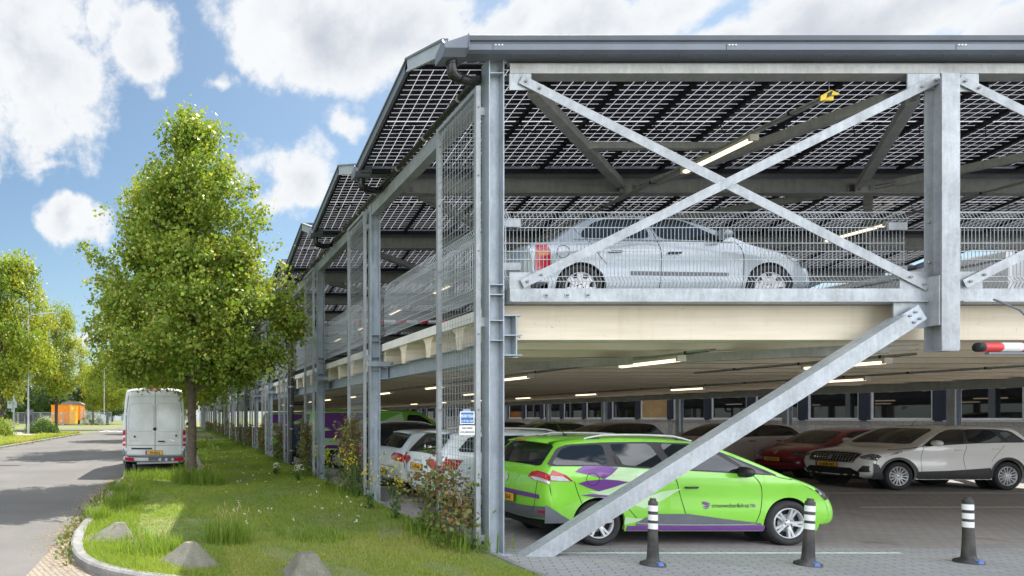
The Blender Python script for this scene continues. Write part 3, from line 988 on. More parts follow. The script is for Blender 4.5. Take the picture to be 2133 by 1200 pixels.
def roof_pitch():
    npn = int((XB - XA) / PW)
    mb = MB(); mb.uv = []
    L = math.hypot(YV - YR, ZR - ZV)
    for k in range(npn):
        x0, x1 = XA + .04 + k * PW, XA + .04 + (k + 1) * PW - .035
        for (ya, za, yb, zb, L_) in ((YR + .05, slope_z(YR + .05), YV - .06, slope_z(YV - .06), 2.4),):
            o = len(mb.v)
            mb.add([(x0, ya, za), (x1, ya, za), (x1, yb, zb), (x0, yb, zb)], [(0, 1, 2, 3)], 0)
            mb.uv += [(0, 0), (1.092, 0), (1.092, L_), (0, L_)]
            mb.uv[-4:] = [(0.0, 0.03), (1.092, 0.03), (1.092, 2.43), (0.0, 2.43)]
    # the short steep face
    for k in range(npn):
        x0, x1 = XA + .04 + k * PW, XA + .04 + (k + 1) * PW - .035
        mb.add([(x0, 8.24, 6.665), (x1, 8.24, 6.665), (x1, YR - .05, ZR - .02), (x0, YR - .05, ZR - .02)], [(0, 1, 2, 3)], 0)
        mb.uv += [(0, 0.03), (1.092, 0.03), (1.092, 1.13), (0, 1.13)]
    pan = gpart(mb, 'solar_roof', PV)
    # black bars over the joints, clips, ridge and valley bars
    mb = MB()
    for k in range(npn + 1):
        x = XA + .02 + k * PW
        mb.bar((x, YR, ZR - .035), (x, YV, ZV - .035), .06, .06)
        mb.bar((x, 8.2, 6.63), (x, YR, ZR - .035), .05, .05)
        if k < npn:
            for j in (1, 2, 3): mb.box(x + j * PW / 4 - .03, x + j * PW / 4 + .03, 10.69, 10.75, slope_z(10.72) - .03, slope_z(10.72) - .003)
            mb.tube([(x + .1, 10.74, slope_z(10.74) - .03), (x + .3, 10.9, slope_z(10.9) - .06), (x + .5, 10.76, slope_z(10.76) - .02)], .008, 5)
    mb.bar((XA, YR, ZR - .03), (XB, YR, ZR - .03), .07, .08)
    mb.box(XA, XB, YV - .07, YV + .02, ZV - .10, ZV - .02)
    bars = gpart(mb, 'panel_bars', PVB, pan)
    # grey end trim following the gable, on both ends
    mb = MB()
    for x in (XA - .03, XB + .03):
        mb.bar((x, YR - .02, ZR + .02), (x, YV + .06, ZV + .02), .05, .17, off=(0, -.03)); mb.bar((x - .0, YR - .02, ZR + .06), (x, YV + .06, ZV + .06), .09, .03, mi=0)
        mb.bar((x, 8.12, 6.66), (x, YR + .02, ZR + .03), .05, .17, off=(0, -.05), mi=1); mb.bar((x, 8.12, 6.71), (x, YR + .02, ZR + .08), .09, .03, mi=0)
    mb.box(XA - .05, XB + .05, YR - .06, YR + .06, ZR + .05, ZR + .075)
    gpart(mb, 'gable_trim', [GREY_AL, GREY_LT], pan)
    # gutter: stepped profile along x
    pr = [(8.02, 6.50), (7.965, 6.53), (7.965, 6.645), (7.985, 6.66), (7.985, 6.70), (7.955, 6.715), (7.93, 6.785), (7.94, 6.795), (8.06, 6.795), (8.06, 6.74), (8.20, 6.74), (8.20, 6.50)]
    zs_ = lambda z: 6.47 + (z - 6.5) * .645
    pr = [(a, zs_(z)) for a, z in pr]
    mb = MB(); mb.prism(pr, 'x', 3.70, XB)
    mb.box(3.70, XB, 7.966, 7.986, 6.565, 6.571, 2)
    x = 3.78
    for x in [3.76, 3.81, 4.05, 4.09, 4.13] + [4.7 + .001 * 0]:
        pass
    for xg in (4.05, 7.03, 9.96, 12.9, 15.9, 18.9, 21.8):
        mb.box(xg - .035, xg - .03, 7.962, 7.966, 6.49, 6.563, 2)
        for j in range(3): mb.lathe([(0, 7.955), (.011, 7.955), (.011, 7.967)], 8, 'y', (xg + j * .042, 0, 6.548), 1)
    for xg in np.arange(4.0, 23, .31): mb.lathe([(0, 6.46), (.007, 6.46), (.007, 6.472)], 6, 'z', (xg, 8.06, 0), 0)
    gut = gpart(mb, 'gutter', [GREY_AL, WHITE, BLACK], pan)
    # hopper at the gutter's end and the bend of the black pipe below it
    mb = MB()
    hp = [(7.90, 6.80), (7.95, 6.56), (8.04, 6.49), (8.20, 6.49), (8.20, 6.70)]
    xa_, xb_ = 3.395, 3.70
    side = [(7.93, 6.60), (8.02, 6.49), (8.24, 6.49), (8.26, 6.60), (8.22, 6.73), (8.12, 6.78), (8.03, 6.86), (7.96, 6.72)]
    mb.prism(side, 'x', xa_, xa_ + .012); mb.prism([(7.94, 6.56), (8.02, 6.485), (8.24, 6.485), (8.24, 6.80), (8.02, 6.83), (7.93, 6.90), (7.92, 6.6)], 'x', xb_ - .012, xb_)
    mb.add([(xa_, 7.935, 6.60), (xb_, 7.935, 6.60), (xb_, 7.93, 6.88), (xa_, 7.97, 6.74)], [(0, 1, 2, 3)], 0)
    mb.add([(xa_, 7.935, 6.60), (xb_, 7.935, 6.60), (xb_, 8.02, 6.487), (xa_, 8.02, 6.487)], [(0, 3, 2, 1)], 0)
    mb.box(xa_, xb_, 8.02, 8.24, 6.486, 6.49); mb.box(xa_, xb_, 8.235, 8.24, 6.49, 6.72)
    mb.v = [(a, b, 6.43 + (c - 6.485) * .60) for a, b, c in mb.v]
    gpart(mb, 'hopper', GREY_AL, pan)
    mb = MB()
    path = smooth_line([(3.56, 8.12, 6.44), (3.56, 8.12, 6.30), (3.60, 8.15, 6.25), (3.95, 8.34, 6.27), (4.02, 8.40, 6.33)], 2)
    mb.tube(path, .062, 14, 0)
    for p0, p1 in (((3.56, 8.12, 6.42), (3.56, 8.12, 6.385)), ((3.57, 8.125, 6.31), (3.575, 8.13, 6.285)), ((3.68, 8.19, 6.252), (3.71, 8.21, 6.253))):
        mb.tube([p0, p1], .07, 14, 0)
    gpart(mb, 'pipe_bend', PIPE, pan)
    return pan
pitch = roof_pitch()
for k in range(1, NP):
    c = copy_tree(pitch, GAR); c.location = (-4.2, -8.2 + 4 * k, 0)
# collecting pipe on the eaves and downpipes
mb = MB()
mb.tube([(4.03, 8.40, 6.36), (4.03, 23.05, 6.36)], .05, 12)
for k in range(12): mb.tube([(4.03, 8.9 + 1.25 * k, 6.36), (4.03, 8.95 + 1.25 * k, 6.36)], .058, 12, 1)
for k in range(24): mb.box(4.01, 4.05, 8.6 + .62 * k, 8.64 + .62 * k, 6.40, 6.44, 1)
gpart(mb, 'collecting_pipe', [PIPE, STEEL_D])
for yy in (23.08, 39.1, 55.1, 71.1):
    mb = MB(); mb.tube(smooth_line([(4.03, yy - .25, 6.36), (4.03, yy, 6.36), (4.10, yy, 6.28), (4.20, yy, 6.1), (4.20, yy, .02)], 1), .08, 12)
    for z in (.55, 1.35, 2.2, 2.9, 3.9, 5.0): mb.tube([(4.20, yy, z), (4.20, yy, z + .04)], .088, 12, 1)
    mb.tube(smooth_line([(4.25, yy, 2.3), (4.5, yy, 2.3), (4.75, yy, 2.32), (4.8, yy, 2.5), (4.8, yy, 2.8)], 2), .07, 10)
    gpart(mb, 'downpipe', [PIPE, STEEL_D])

# cable trays with their hangers
def tray(x, z, ya, yb, step=1.3):
    mb = MB(); mb.box(x - .05, x + .05, ya, yb, z, z + .008); mb.box(x - .05, x - .045, ya, yb, z, z + .04); mb.box(x + .045, x + .05, ya, yb, z, z + .04)
    mb.tube([(x - .02, ya, z + .02), (x - .02, yb, z + .02)], .012, 5, 1)
    y = ya + .4
    while y < yb: mb.box(x - .06, x + .06, y, y + .03, z - .006, z + .045, 1); y += step
    return gpart(mb, 'cable_tray', [STEEL_D, BLACK])
tray(8.72, 6.09, 8.45, 60); tray(15.5, 6.09, 9.0, 60); tray(7.62, 2.74, 8.9, 70); tray(11.2, 2.74, 9.5, 13.5); tray(15.85, 2.74, 9.2, 70)

# ------------------------------------------------------------------ lamps
TUBE = emit('lamp_tube', (1.0, 0.82, 0.57), 0.75)
DIFF = pm('lamp_housing', (0.62, 0.58, 0.50), 0.35, 0, 0.05)
def lamp_proto():
    r = empty('tube_lamp', (0, 0, 0))
    mb = MB(); mb.box(-.055, .055, -.64, .64, 0.0, .05); mb.box(-.065, .065, -.66, -.62, -.045, .05); mb.box(-.065, .065, .62, .66, -.045, .05)
    mb.build('housing', DIFF, r)
    mb = MB(); mb.lathe([(.048, -.62), (.048, .62)], 8, 'y', (0, 0, 0), 0, True, math.pi, 2 * math.pi); mb.build('diffuser', TUBE, r)
    return r
LP = lamp_proto(); lamp_used = [False]
def lamp(x, y, z, label, group):
    o = LP if not lamp_used[0] else copy_tree(LP)
    lamp_used[0] = True
    o.location = (x, y, z); tag(o, label, 'lamp', group)
    return o
lamp(8.72, 10.1, 6.035, 'long lit tube lamp under the solar roof behind the crossed braces', 'tube lamps under the roof')
lamp(15.5, 14.3, 6.03, 'lit tube lamp under the roof beside the hanging entrance post', 'tube lamps under the roof')
for k, y in enumerate((16.2, 20.6, 25.0, 29.5, 34)):
    lamp(8.72, y, 6.035, ordn(k + 1) + ' lit lamp back along the cable tray under the roof', 'tube lamps under the roof')
for k, y in enumerate((10.1, 14.15, 18.5, 22.9, 27.2, 31.6, 36, 40.4, 44.8)):
    lamp(7.62, y, 2.69, ordn(k) + ' lamp from the front in the ceiling row over the parked car tails', 'lamps under the deck')
for k, y in enumerate((10.5, 23.8)):
    lamp(11.2, y, 2.69, ordn(k) + ' lamp from the front over the middle of the aisle', 'lamps under the deck')
for k, y in enumerate((15.0, 19.4, 24.2, 28.6, 33, 37.4, 41.8)):
    lamp(15.85, y, 2.69, ordn(k) + ' lamp from the front in the ceiling row nearest the window wall', 'lamps under the deck')
# yellow-black end of the cable tray
mb = MB()
x, y, z = 8.72, 8.40, 6.08
mb.box(x - .07, x + .07, y - .03, y + .0, z - .03, z + .05, 0)
mb.prism([(x - .12, z - .05), (x + .04, z + .03), (x + .10, z + .03), (x + .13, z + .05), (x + .02, z + .1), (x - .12, z + .02)], 'y', y - .05, y - .035, 0)
mb.prism([(x - .045, z - .01), (x + .02, z + .022), (x + .035, z + .09), (x - .03, z + .055)], 'y', y - .0545, y - .0505, 1)
mb.tube([(x, y - .04, z + .05), (x, y - .04, 6.29)], .004, 5, 2)
tag(mb.build('warning_marker', [YELLOW, INK, STEEL]), 'small yellow and black marker at the end of the cable tray', 'marker')

# ------------------------------------------------------------------ mesh fences on the upper deck
def mesh_panel(L, H, step, hz, folds, r=.0032, sideways=False):
    """welded wire panel from x=0..L, z=0..H in the plane y=0, with V folds that stick out to -y"""
    mb = MB()
    zs = []
    pts = []
    for a, b, c in folds: pts += [(a, 0), (b, -.045), (c, 0)]
    base = sorted(set([0.0, H]) | {p[0] for p in pts})
    off = dict(pts)
    prof = [(z, off.get(z, 0)) for z in base]
    n = int(L / step)
    for i in range(n + 1):
        x = i * L / n
        for (z0, o0), (z1, o1) in zip(prof[:-1], prof[1:]):
            vs = []
            for z, o in ((z0, o0), (z1, o1)):
                for a, b in ((-1, -1), (1, -1), (1, 1), (-1, 1)): vs.append((x + a * r, o + b * r, z))
            mb.add(vs, [(0, 4, 5, 1), (1, 5, 6, 2), (2, 6, 7, 3), (3, 7, 4, 0)])
    for z in hz:
        o = np.interp(z, [p[0] for p in prof], [p[1] for p in prof])
        mb.box(0, L, o - .012, o - .004, z - .005, z + .005)
    return mb
H = 1.06
FR_ = .0027
hzF = (.005, .115, .19, .42, .53, .64, .85, .955, 1.055)
foldsF = ((.0, .115, .19), (.85, .955, 1.055))
fr = mesh_panel(5.42, H, .0502, hzF, foldsF, FR_).build('mesh_fence', WIRE)
fr.location = (4.37, 8.42, 3.505)
tag(fr, 'folded wire mesh fence in front of the silver saloon on the upper deck', 'fence', 'wire fences on the upper deck')
fr2 = fr.copy(); COL.objects.link(fr2); fr2.location = (10.2, 8.42, 3.505)
tag(fr2, 'folded wire mesh fence right of the hanging entrance post', 'fence', 'wire fences on the upper deck')
mb = MB()
for x, z in ((4.42, 4.40), (4.42, 3.82), (9.60, 4.36), (9.60, 3.78)): mb.box(x - .08, x + .17, 8.36, 8.385, z - .05, z + .05)
split_loose(gpart(mb, 'fence_clamp', STEEL_L))
sp = mesh_panel(4.9, H, .055, hzF, foldsF, .0032)
side0 = None
for k in range(NB):
    if k == 0: side0 = sp.build('mesh_fence', WIRE_D); o = side0
    elif k == 7:
        o = mesh_panel(4.9, H, .2, hzF, foldsF, .007).build('mesh_fence', WIRE_D); side0 = o
    else: o = side0.copy(); COL.objects.link(o)
    o.rotation_euler = (0, 0, R(90)); o.location = (4.36, Y0 + BAY * k + .05, 3.505)
    tag(o, 'long-side upper deck mesh fence in the ' + ordn(k) + ' bay from the front corner', 'fence', 'wire fences on the upper deck')

# tall mesh screens standing on the lawn side of each column
def screen():
    r = empty('mesh_screen', (0, 0, 0))
    mb = MB()
    for y in (.0, 1.22):
        mb.box(-.03, .03, y - .03, y + .03, .10, 6.18)
        for z in (.2, 1.0, 1.9, 2.9, 4.0, 5.0, 5.9): mb.lathe([(0, -.04), (.013, -.04), (.013, -.03)], 6, 'y', (-.0, y, z), 1)
    mb.box(-.03, .03, .03, 1.19, 6.12, 6.18); mb.box(-.03, .03, .03, 1.19, .10, .15)
    mb.box(.03, .14, -.02, .0, .16, .24); mb.box(.03, .14, -.02, .0, 3.0, 3.12); mb.box(.03, .14, -.02, .0, 5.8, 5.9)
    mb.build('frame', [STEEL_L, BOLT], r)
    mb = MB(); q = .0024
    for i in range(1, 13): y = .03 + 1.16 * i / 13; mb.box(-q, q, y - q, y + q, .15, 6.12)
    for i in range(1, 54): z = .15 + 5.97 * i / 54; mb.box(-q - .006, -q + .001, .03, 1.19, z - q, z + q)
    mb.build('wire_mesh', WIRE_S, r)
    return r
SCR = screen()
for k in range(NB + 1):
    o = SCR if k == 0 else copy_tree(SCR)
    o.location = (3.97, Y0 + BAY * k + .02 - .0, 0)
    tag(o, ('tall galvanised mesh screen at the front corner carrying the blue sign' if k == 0 else 'tall galvanised mesh screen at the ' + ordn(k) + ' column from the front corner'), 'screen', 'mesh screens along the lawn')

# signs on the first screen
def sign(name, loc, w, h, mats, rows, label, border=True):
    r = empty(name, loc, 0, label, 'sign', None)
    mb = MB(); mb.box(-w / 2, w / 2, -.004, .004, 0, h, 0)
    if border:
        b = .012
        mb.box(-w / 2, w / 2, -.0055, -.0045, 0, b, 1); mb.box(-w / 2, w / 2, -.0055, -.0045, h - b, h, 1)
        mb.box(-w / 2, -w / 2 + b, -.0055, -.0045, b, h - b, 1); mb.box(w / 2 - b, w / 2, -.0055, -.0045, b, h - b, 1)
    mb.box(-.05, .05, .004, .02, -.015, h + .03, 2)
    mb.build('plate', mats, r)
    mb = MB()
    for s_, sz, z, sx, bo in rows:
        v, f = text_mesh(s_, sz, bo, sx)
        mb.add([(p[0], -.0065, z + p[1]) for p in v], f)
    mb.build('lettering', WHITE if border else INK, r)
    return r
sx_, sy_ = 3.87, 8.27
sign('blue_sign', (3.815, 8.24, 1.71), .19, .165, [BLUE, WHITE, STEEL], [('VERBODEN TOEGANG', .050, .088, .40, .0018), ('Art. 461 Wetb. v. Strafr.', .034, .030, .46, .0010)], 'small blue VERBODEN TOEGANG sign on the front mesh screen')
sign('white_sign', (3.815, 8.24, 1.565), .205, .125, [WHITE, WHITE, STEEL], [('EIGEN TERREIN', .036, .078, .55, .0004), ('VOOR ONBEVOEGDEN', .036, .025, .50, .0004)], 'small white notice plate below the blue sign', False)

# red and white height bar at the entrance and barrier on the deck
def striped_bar(name, p0, L, r, n, label, cat, mats=(RED, WHITE), axis_tilt=0.0, cap=True):
    root = empty(name, p0, axis_tilt, label, cat)
    for mi, nm in ((0, 'red_band'), (1, 'white_band')):
        for k in range(n):
            if k % 2 != mi: continue
            mb = MB(); a, b = L * k / n, L * (k + 1) / n
            mb.tube([(a, 0, 0), (b, 0, 0)], r, 16, 0, caps=(k == n - 1)); mb.build(nm, mats[mi], root)
    if cap:
        mb = MB(); mb.lathe([(0, -.012), (r * 1.02, -.012), (r * 1.02, .03)], 16, 'z', (0, 0, 0))
        mb.v = [(z, y, x) for x, y, z in mb.v]; mb.build('end_cap', BLACK, root)
    return root
hb = striped_bar('height_bar', (9.62, 7.5, 2.64), 4.6, .056, 19, 'red and white height limit bar hanging at the garage entrance', 'barrier')
mb = MB(); mb.box(.1, 4.6, -.02, .02, -.085, -.062)
for x in (.9, 3.7): mb.tube([(x, 0, .05), (x, .3, .5), (x, .55, .68)], .012, 6)
mb.build('support_rail', GREY_AL, hb)
striped_bar('boom_barrier', (4.7, 17.0, 4.42), 3.4, .045, 11, 'red and white boom across the upper deck behind the side fence', 'barrier', axis_tilt=R(4), cap=False)

# bollards
def bollard():
    r = empty('bollard', (0, 0, 0))
    mb = MB(); mb.lathe([(.0, .81), (.03, .81), (.035, .78), (.045, .775), (.048, .76), (.048, .44), (.052, .30), (.062, .10), (.068, .06), (.128, .03), (.132, .0)], 24); 
    for k in range(7): mb.box(-.05 + k * .0, -.05 + k * .0, 0, 0, 0, 0) if False else None
    mb.build('post', pm('dusty_rubber', (.020, .020, .021), .5, 0, .3, 7, col2=(.075, .068, .06), fine=.3, coords='World'), r)
    for z0, z1 in ((.655, .725), (.545, .615), (.44, .51)):
        mb = MB(); mb.lathe([(.0497, z0), (.0497, z1)], 24); mb.build('reflective_band', WHITE, r)
    mb = MB(); mb.prism([(-.03, .015), (.03, .015), (.025, .055), (-.025, .055)], 'y', -.132, -.066); mb.build('blue_tab', pm('blue_tab', (.12, .2, .5), .4), r)
    return r
BO = bollard()
for i, (px, py, lb) in enumerate(((1360, 1178, 'striped black bollard in front of the green estate car rear door'), (1683, 1178, 'striped black bollard in front of the green estate car nose'), (2018, 1173, 'striped black bollard at the right on the open paving'))):
    Yb = 1.8 * 1300 / (py - 869)
    o = BO if i == 0 else copy_tree(BO)
    o.location = ((px - 371) * Yb / 1300, Yb, .004); o.rotation_euler = (R((-.8, .5, .3)[i]), R((.6, 1.4, -1.2)[i]), R((0, -8, -5)[i])); o.scale = (1, 1, 1.0); tag(o, lb, 'bollard', 'striped bollards at the entrance')

# concrete blocks at the kerb: stubby pyramids
def pyramid(name, loc, base, top, h, rz, label, tx=0, ty=0):
    mb = MB(); nz = 5
    rows = []
    for j in range(nz + 1):
        t = j / nz; e = t ** .85
        a = base[0] * (1 - e) + top[0] * e; b = base[1] * (1 - e) + top[1] * e
        ring = []
        c = .13
        for sx, sy in ((-1, -1), (1, -1), (1, 1), (-1, 1)):
            for u in ((0, 1) if sx * sy > 0 else (1, 0)):
                dx = c * min(a, b) * .5
                ring.append((sx * (a / 2 - (dx if u else 0)) + tx * t, sy * (b / 2 - (0 if u else dx)) + ty * t, h * t))
        rows.append(ring)
    V = [p for r_ in rows for p in r_]; F = []
    for j in range(nz):
        for k in range(8): F.append((j * 8 + k, j * 8 + (k + 1) % 8, (j + 1) * 8 + (k + 1) % 8, (j + 1) * 8 + k))
    F.append(tuple(range(nz * 8, nz * 8 + 8)))
    mb.add(V, F, 0)
    o = mb.build(name, CONC); o.location = loc; o.rotation_euler = (0, 0, rz)
    return tag(o, label, 'concrete block', 'concrete blocks along the kerb')
pyramid('concrete_block', (-.95, 8.95, .03), (.74, .6), (.13, .09), .255, R(14), 'grey concrete block half sunk in grass behind the kerb curve', .12)
pyramid('concrete_block', (.10, 7.36, .02), (.72, .66), (.12, .10), .30, R(35), 'pyramid concrete block in the middle beside the kerb', .06)
pyramid('concrete_block', (1.42, 6.86, .02), (.58, .5), (.17, .14), .29, R(8), 'flat-topped concrete block at the front edge of the lawn')
# ------------------------------------------------------------------ cars
def in_poly(p, poly):
    x, y = p; c = False; j = len(poly) - 1
    for i in range(len(poly)):
        xi, yi = poly[i]; xj, yj = poly[j]
        if (yi > y) != (yj > y) and x < (xj - xi) * (y - yi) / (yj - yi + 1e-12) + xi: c = not c
        j = i
    return c


def fill_poly(poly, step):
    """triangulated polygon with interior points so that it can bend"""
    pts = []; n = len(poly)
    for i in range(n):
        a, b = poly[i], poly[(i + 1) % n]
        L = math.hypot(b[0] - a[0], b[1] - a[1]); k = max(1, int(L / step + .5))
        for j in range(k): pts.append((a[0] + (b[0] - a[0]) * j / k, a[1] + (b[1] - a[1]) * j / k))
    nb = len(pts)
    x0, x1 = min(p[0] for p in poly), max(p[0] for p in poly); y0, y1 = min(p[1] for p in poly), max(p[1] for p in poly)
    y = y0 + step * .5
    while y < y1:
        x = x0 + step * .5
        while x < x1:
            if in_poly((x, y), poly):
                ok = True
                for q in pts[:nb]:
                    if (q[0] - x) ** 2 + (q[1] - y) ** 2 < (step * .45) ** 2: ok = False; break
                if ok: pts.append((x, y))
            x += step
        y += step
    r = delaunay_2d_cdt([Vector(p) for p in pts], [(i, (i + 1) % nb) for i in range(nb)], [], 1, 1e-6)
    return [tuple(v) for v in r[0]], [tuple(f) for f in r[2]]


def round_poly(poly, r=.25, it=2):
    for _ in range(it):
        q = []; n = len(poly)
        for i in range(n):
            a, b = poly[i], poly[(i + 1) % n]
            q.append((a[0] * (1 - r) + b[0] * r, a[1] * (1 - r) + b[1] * r)); q.append((a[0] * r + b[0] * (1 - r), a[1] * r + b[1] * (1 - r)))
        poly = q
    return poly


class Shell:
    """a car body: profile from the rear bumper over the roof to the front bumper, half width y(x,z)"""
    def __init__(s, prof, W, wb, rw, belt, arch, tk=.46, sill=.2, planf=.10, planr=.06, zc=.55, it=3, pw=2.4, low=.0, nose_p=2.6):
        s.W, s.wb, s.rw, s.belt, s.arch, s.tk, s.sill, s.planf, s.planr, s.pw = W, wb, rw, belt, arch, tk, sill, planf, planr, pw
        p = smooth_line(prof, it)
        # even the spacing a little
        s.T = np.array([q[:2] for q in p]); s.d = np.array([q[2] for q in p])
        keep = [0]
        for i in range(1, len(p)):
            if np.hypot(*(s.T[i] - s.T[keep[-1]])) > .012: keep.append(i)
        s.T = s.T[keep]; s.d = s.d[keep]
        s.xr, s.xf = s.T[:, 0].min(), s.T[:, 0].max()
        L = s.xf - s.xr
        xa, xb = s.xr + L * .16, s.xf - L * .16
        c = np.stack([np.clip(s.T[:, 0], xa, xb), np.full(len(s.T), zc)], 1)
        s.dir = c - s.T; s.dir /= np.linalg.norm(s.dir, axis=1)[:, None] + 1e-9
        s.Q = s.T + s.dir * s.d[:, None]
        s.ye = np.array([s.y(q[0], q[1]) for q in s.Q])
        s.ap = int(np.argmax(s.T[:, 1]))
        s.n = len(s.T)
        s.zr = np.maximum.accumulate(s.T[:s.ap + 1, 1] + np.arange(s.ap + 1) * 1e-6)
        zf = s.T[s.ap:, 1][::-1]; s.zf = np.maximum.accumulate(zf + np.arange(len(zf)) * 1e-6)

    def y(s, x, z):
        xm = (s.xr + s.xf) / 2; u = (x - xm) / ((s.xf - s.xr) / 2)
        plan = 1 - (s.planf if u > 0 else s.planr) * abs(u) ** 3
        t = (x - s.xr) / (s.xf - s.xr)
        zb = s.belt[0] + (s.belt[1] - s.belt[0]) * t
        o = (z - zb) / .05
        sp = .05 * (o if o > 20 else math.log1p(math.exp(o)))
        tuck = .22 * max(0.0, .42 - z) ** 1.3
        bulge = .012 * math.exp(-((z - zb + .10) / .09) ** 2) - .010 * math.exp(-((z - zb + .33) / .12) ** 2)
        return s.W / 2 * plan - s.tk * sp - tuck + bulge

    def clampx(s, q):
        """keep a side point on the side panel, off the rounded corners"""
        x, z = q; a = s.Q[:s.ap + 1]; b = s.Q[s.ap:]
        a = a[a[:, 0] < s.xr + .9]; b = b[b[:, 0] > s.xf - .9]
        return (min(max(x, a[np.argmin(np.abs(a[:, 1] - z)), 0] - .004), b[np.argmin(np.abs(b[:, 1] - z)), 0] + .004), z)

    def P(s, i, t):
        """surface point at outline index i (float) and t in -1..1"""
        i = min(max(i, 0), s.n - 1.001); k = int(i); f = i - k
        T = s.T[k] * (1 - f) + s.T[k + 1] * f; d = s.d[k] * (1 - f) + s.d[k + 1] * f
        dr = s.dir[k] * (1 - f) + s.dir[k + 1] * f; ye = s.ye[k] * (1 - f) + s.ye[k + 1] * f
        a = min(abs(t), 1.0)
        dl = d * (1 - max(0.0, 1 - a ** s.pw) ** (1 / s.pw))
        return Vector((T[0] + dr[0] * dl, t * ye, T[1] + dr[1] * dl))

    def N(s, i, t):
        e = 1e-3
        a = s.P(i + .2, t) - s.P(i - .2, t); b = s.P(i, min(t + e, .9995)) - s.P(i, t - e)
        n = b.cross(a)
        if n.length == 0: return Vector((0, 0, 1))
        k = int(min(max(i, 0), s.n - 1)); o = Vector((-s.dir[k][0], t, -s.dir[k][1]))
        return n.normalized() if n.dot(o) > 0 else -n.normalized()

    def idx(s, end, z):
        if end == 'r': return float(np.interp(z, s.zr, np.arange(s.ap + 1)))
        return float(s.n - 1 - np.interp(z, s.zf, np.arange(len(s.zf))))

    def end_patch(s, mb, end, poly, off=.004, mi=0, step=.07, mirror=False):
        v, f = fill_poly(poly, step)
        for sg in ((1, -1) if mirror else (1,)):
            V = []
            for y, z in v:
                i = s.idx(end, z)
                k = int(min(i, s.n - 2)); fr = i - k
                ye = s.ye[k] * (1 - fr) + s.ye[k + 1] * fr
                t = max(-.99999, min(.99999, sg * y / ye))
                p = s.P(i, t); n = s.N(i, t)
                V.append(tuple(p + n * off))
            # orient outwards
            F = [tuple(q) for q in f]
            if F:
                a, b, c = (Vector(V[q]) for q in F[0][:3])
                if (b - a).cross(c - a).dot(Vector(((-1 if end == 'r' else 1), 0, .3))) < 0: F = [q[::-1] for q in F]
            mb.add(V, F, mi, True)

    def side_patch(s, mb, poly, off=.004, mi=0, step=.09, sides=(-1, 1)):
        v, f = fill_poly(poly, step)
        for sg in sides:
            V = [(x, sg * (s.y(x, z) + off), z) for x, z in v]
            F = [tuple(q) for q in f]
            if F:
                a, b, c = (Vector(V[q]) for q in F[0][:3])
                if (b - a).cross(c - a).y * sg < 0: F = [q[::-1] for q in F]
            mb.add(V, F, mi, True)

    def side_line(s, mb, pts, w=.007, off=.0022, mi=0, sides=(-1, 1), it=2):
        pts = smooth_line(pts, it)
        for sg in sides:
            V = []
            for k, (x, z) in enumerate(pts):
                a = pts[max(k - 1, 0)]; b = pts[min(k + 1, len(pts) - 1)]
                dx, dz = b[0] - a[0], b[1] - a[1]; l = math.hypot(dx, dz) + 1e-9
                for q in (-1, 1):
                    xx, zz = x - dz / l * w / 2 * q, z + dx / l * w / 2 * q
                    V.append((xx, sg * (s.y(xx, zz) + off), zz))
            F = [(2 * k, 2 * k + 1, 2 * k + 3, 2 * k + 2) for k in range(len(pts) - 1)]
            mb.add(V, F, mi, True)

    def end_line(s, mb, end, pts, w=.007, off=.002, mi=0):
        for (a, b) in zip(pts[:-1], pts[1:]):
            dx, dz = b[0] - a[0], b[1] - a[1]; l = math.hypot(dx, dz); nx, nz = -dz / l * w / 2, dx / l * w / 2
            s.end_patch(mb, end, [(a[0] + nx, a[1] + nz), (b[0] + nx, b[1] + nz), (b[0] - nx, b[1] - nz), (a[0] - nx, a[1] - nz)], off, mi, .12)

    def body(s, parent, mats, name='body', cut=True):
        mb = MB()
        ts = [-1, -.992, -.97, -.93, -.86, -.76, -.62, -.42, -.2, 0, .2, .42, .62, .76, .86, .93, .97, .992, 1]
        m = len(ts); V = []; F = []
        for i in range(s.n):
            for t in ts: V.append(tuple(s.P(i, t)))
        for i in range(s.n - 1):
            for k in range(m - 1): F.append((i * m + k, i * m + k + 1, (i + 1) * m + k + 1, (i + 1) * m + k))
        mb.add(V, F, 0, True)
        # the sides, column by column, with the wheel arches cut out
        Q = s.Q; xs = set()
        xq0, xq1 = Q[:, 0].min(), Q[:, 0].max()
        for x in np.arange(xq0, xq1, .035): xs.add(round(float(x), 4))
        xs.add(float(xq0)); xs.add(float(xq1))
        ra = s.arch
        for cx in (0, s.wb):
            for k in range(33): xs.add(round(cx + ra * math.cos(math.pi * k / 32), 5))
            xs.add(cx - ra - .0004); xs.add(cx + ra + .0004)
        xs = sorted(x for x in xs if xq0 <= x <= xq1)
        poly = [tuple(q) for q in Q]; cols = []
        rows = [0, .04, .1, .18, .27, .36, .45, .54, .63, .71, .78, .85, .91, .96, 1]
        for x in xs:
            zz = []
            for (ax, az), (bx, bz) in zip(poly, poly[1:]):
                if (ax - x) * (bx - x) <= 0 and ax != bx: zz.append(az + (bz - az) * (x - ax) / (bx - ax))
            if not zz: zz = [poly[0][1], poly[0][1] + .01]
            top = max(zz); lo = min(zz) if (x < Q[0, 0] or x > Q[-1, 0]) else s.sill
            lo = min(lo, top - .005)
            if min(zz) < top - .05 and (x < Q[0, 0] + .0 or x > Q[-1, 0]): lo = min(zz)
            for cx in (0, s.wb):
                if abs(x - cx) < ra: lo = max(lo, s.rw + math.sqrt(max(0, ra * ra - (x - cx) ** 2)))
            cols.append([(x, lo + (top - lo) * r) for r in rows])
        k = len(rows)
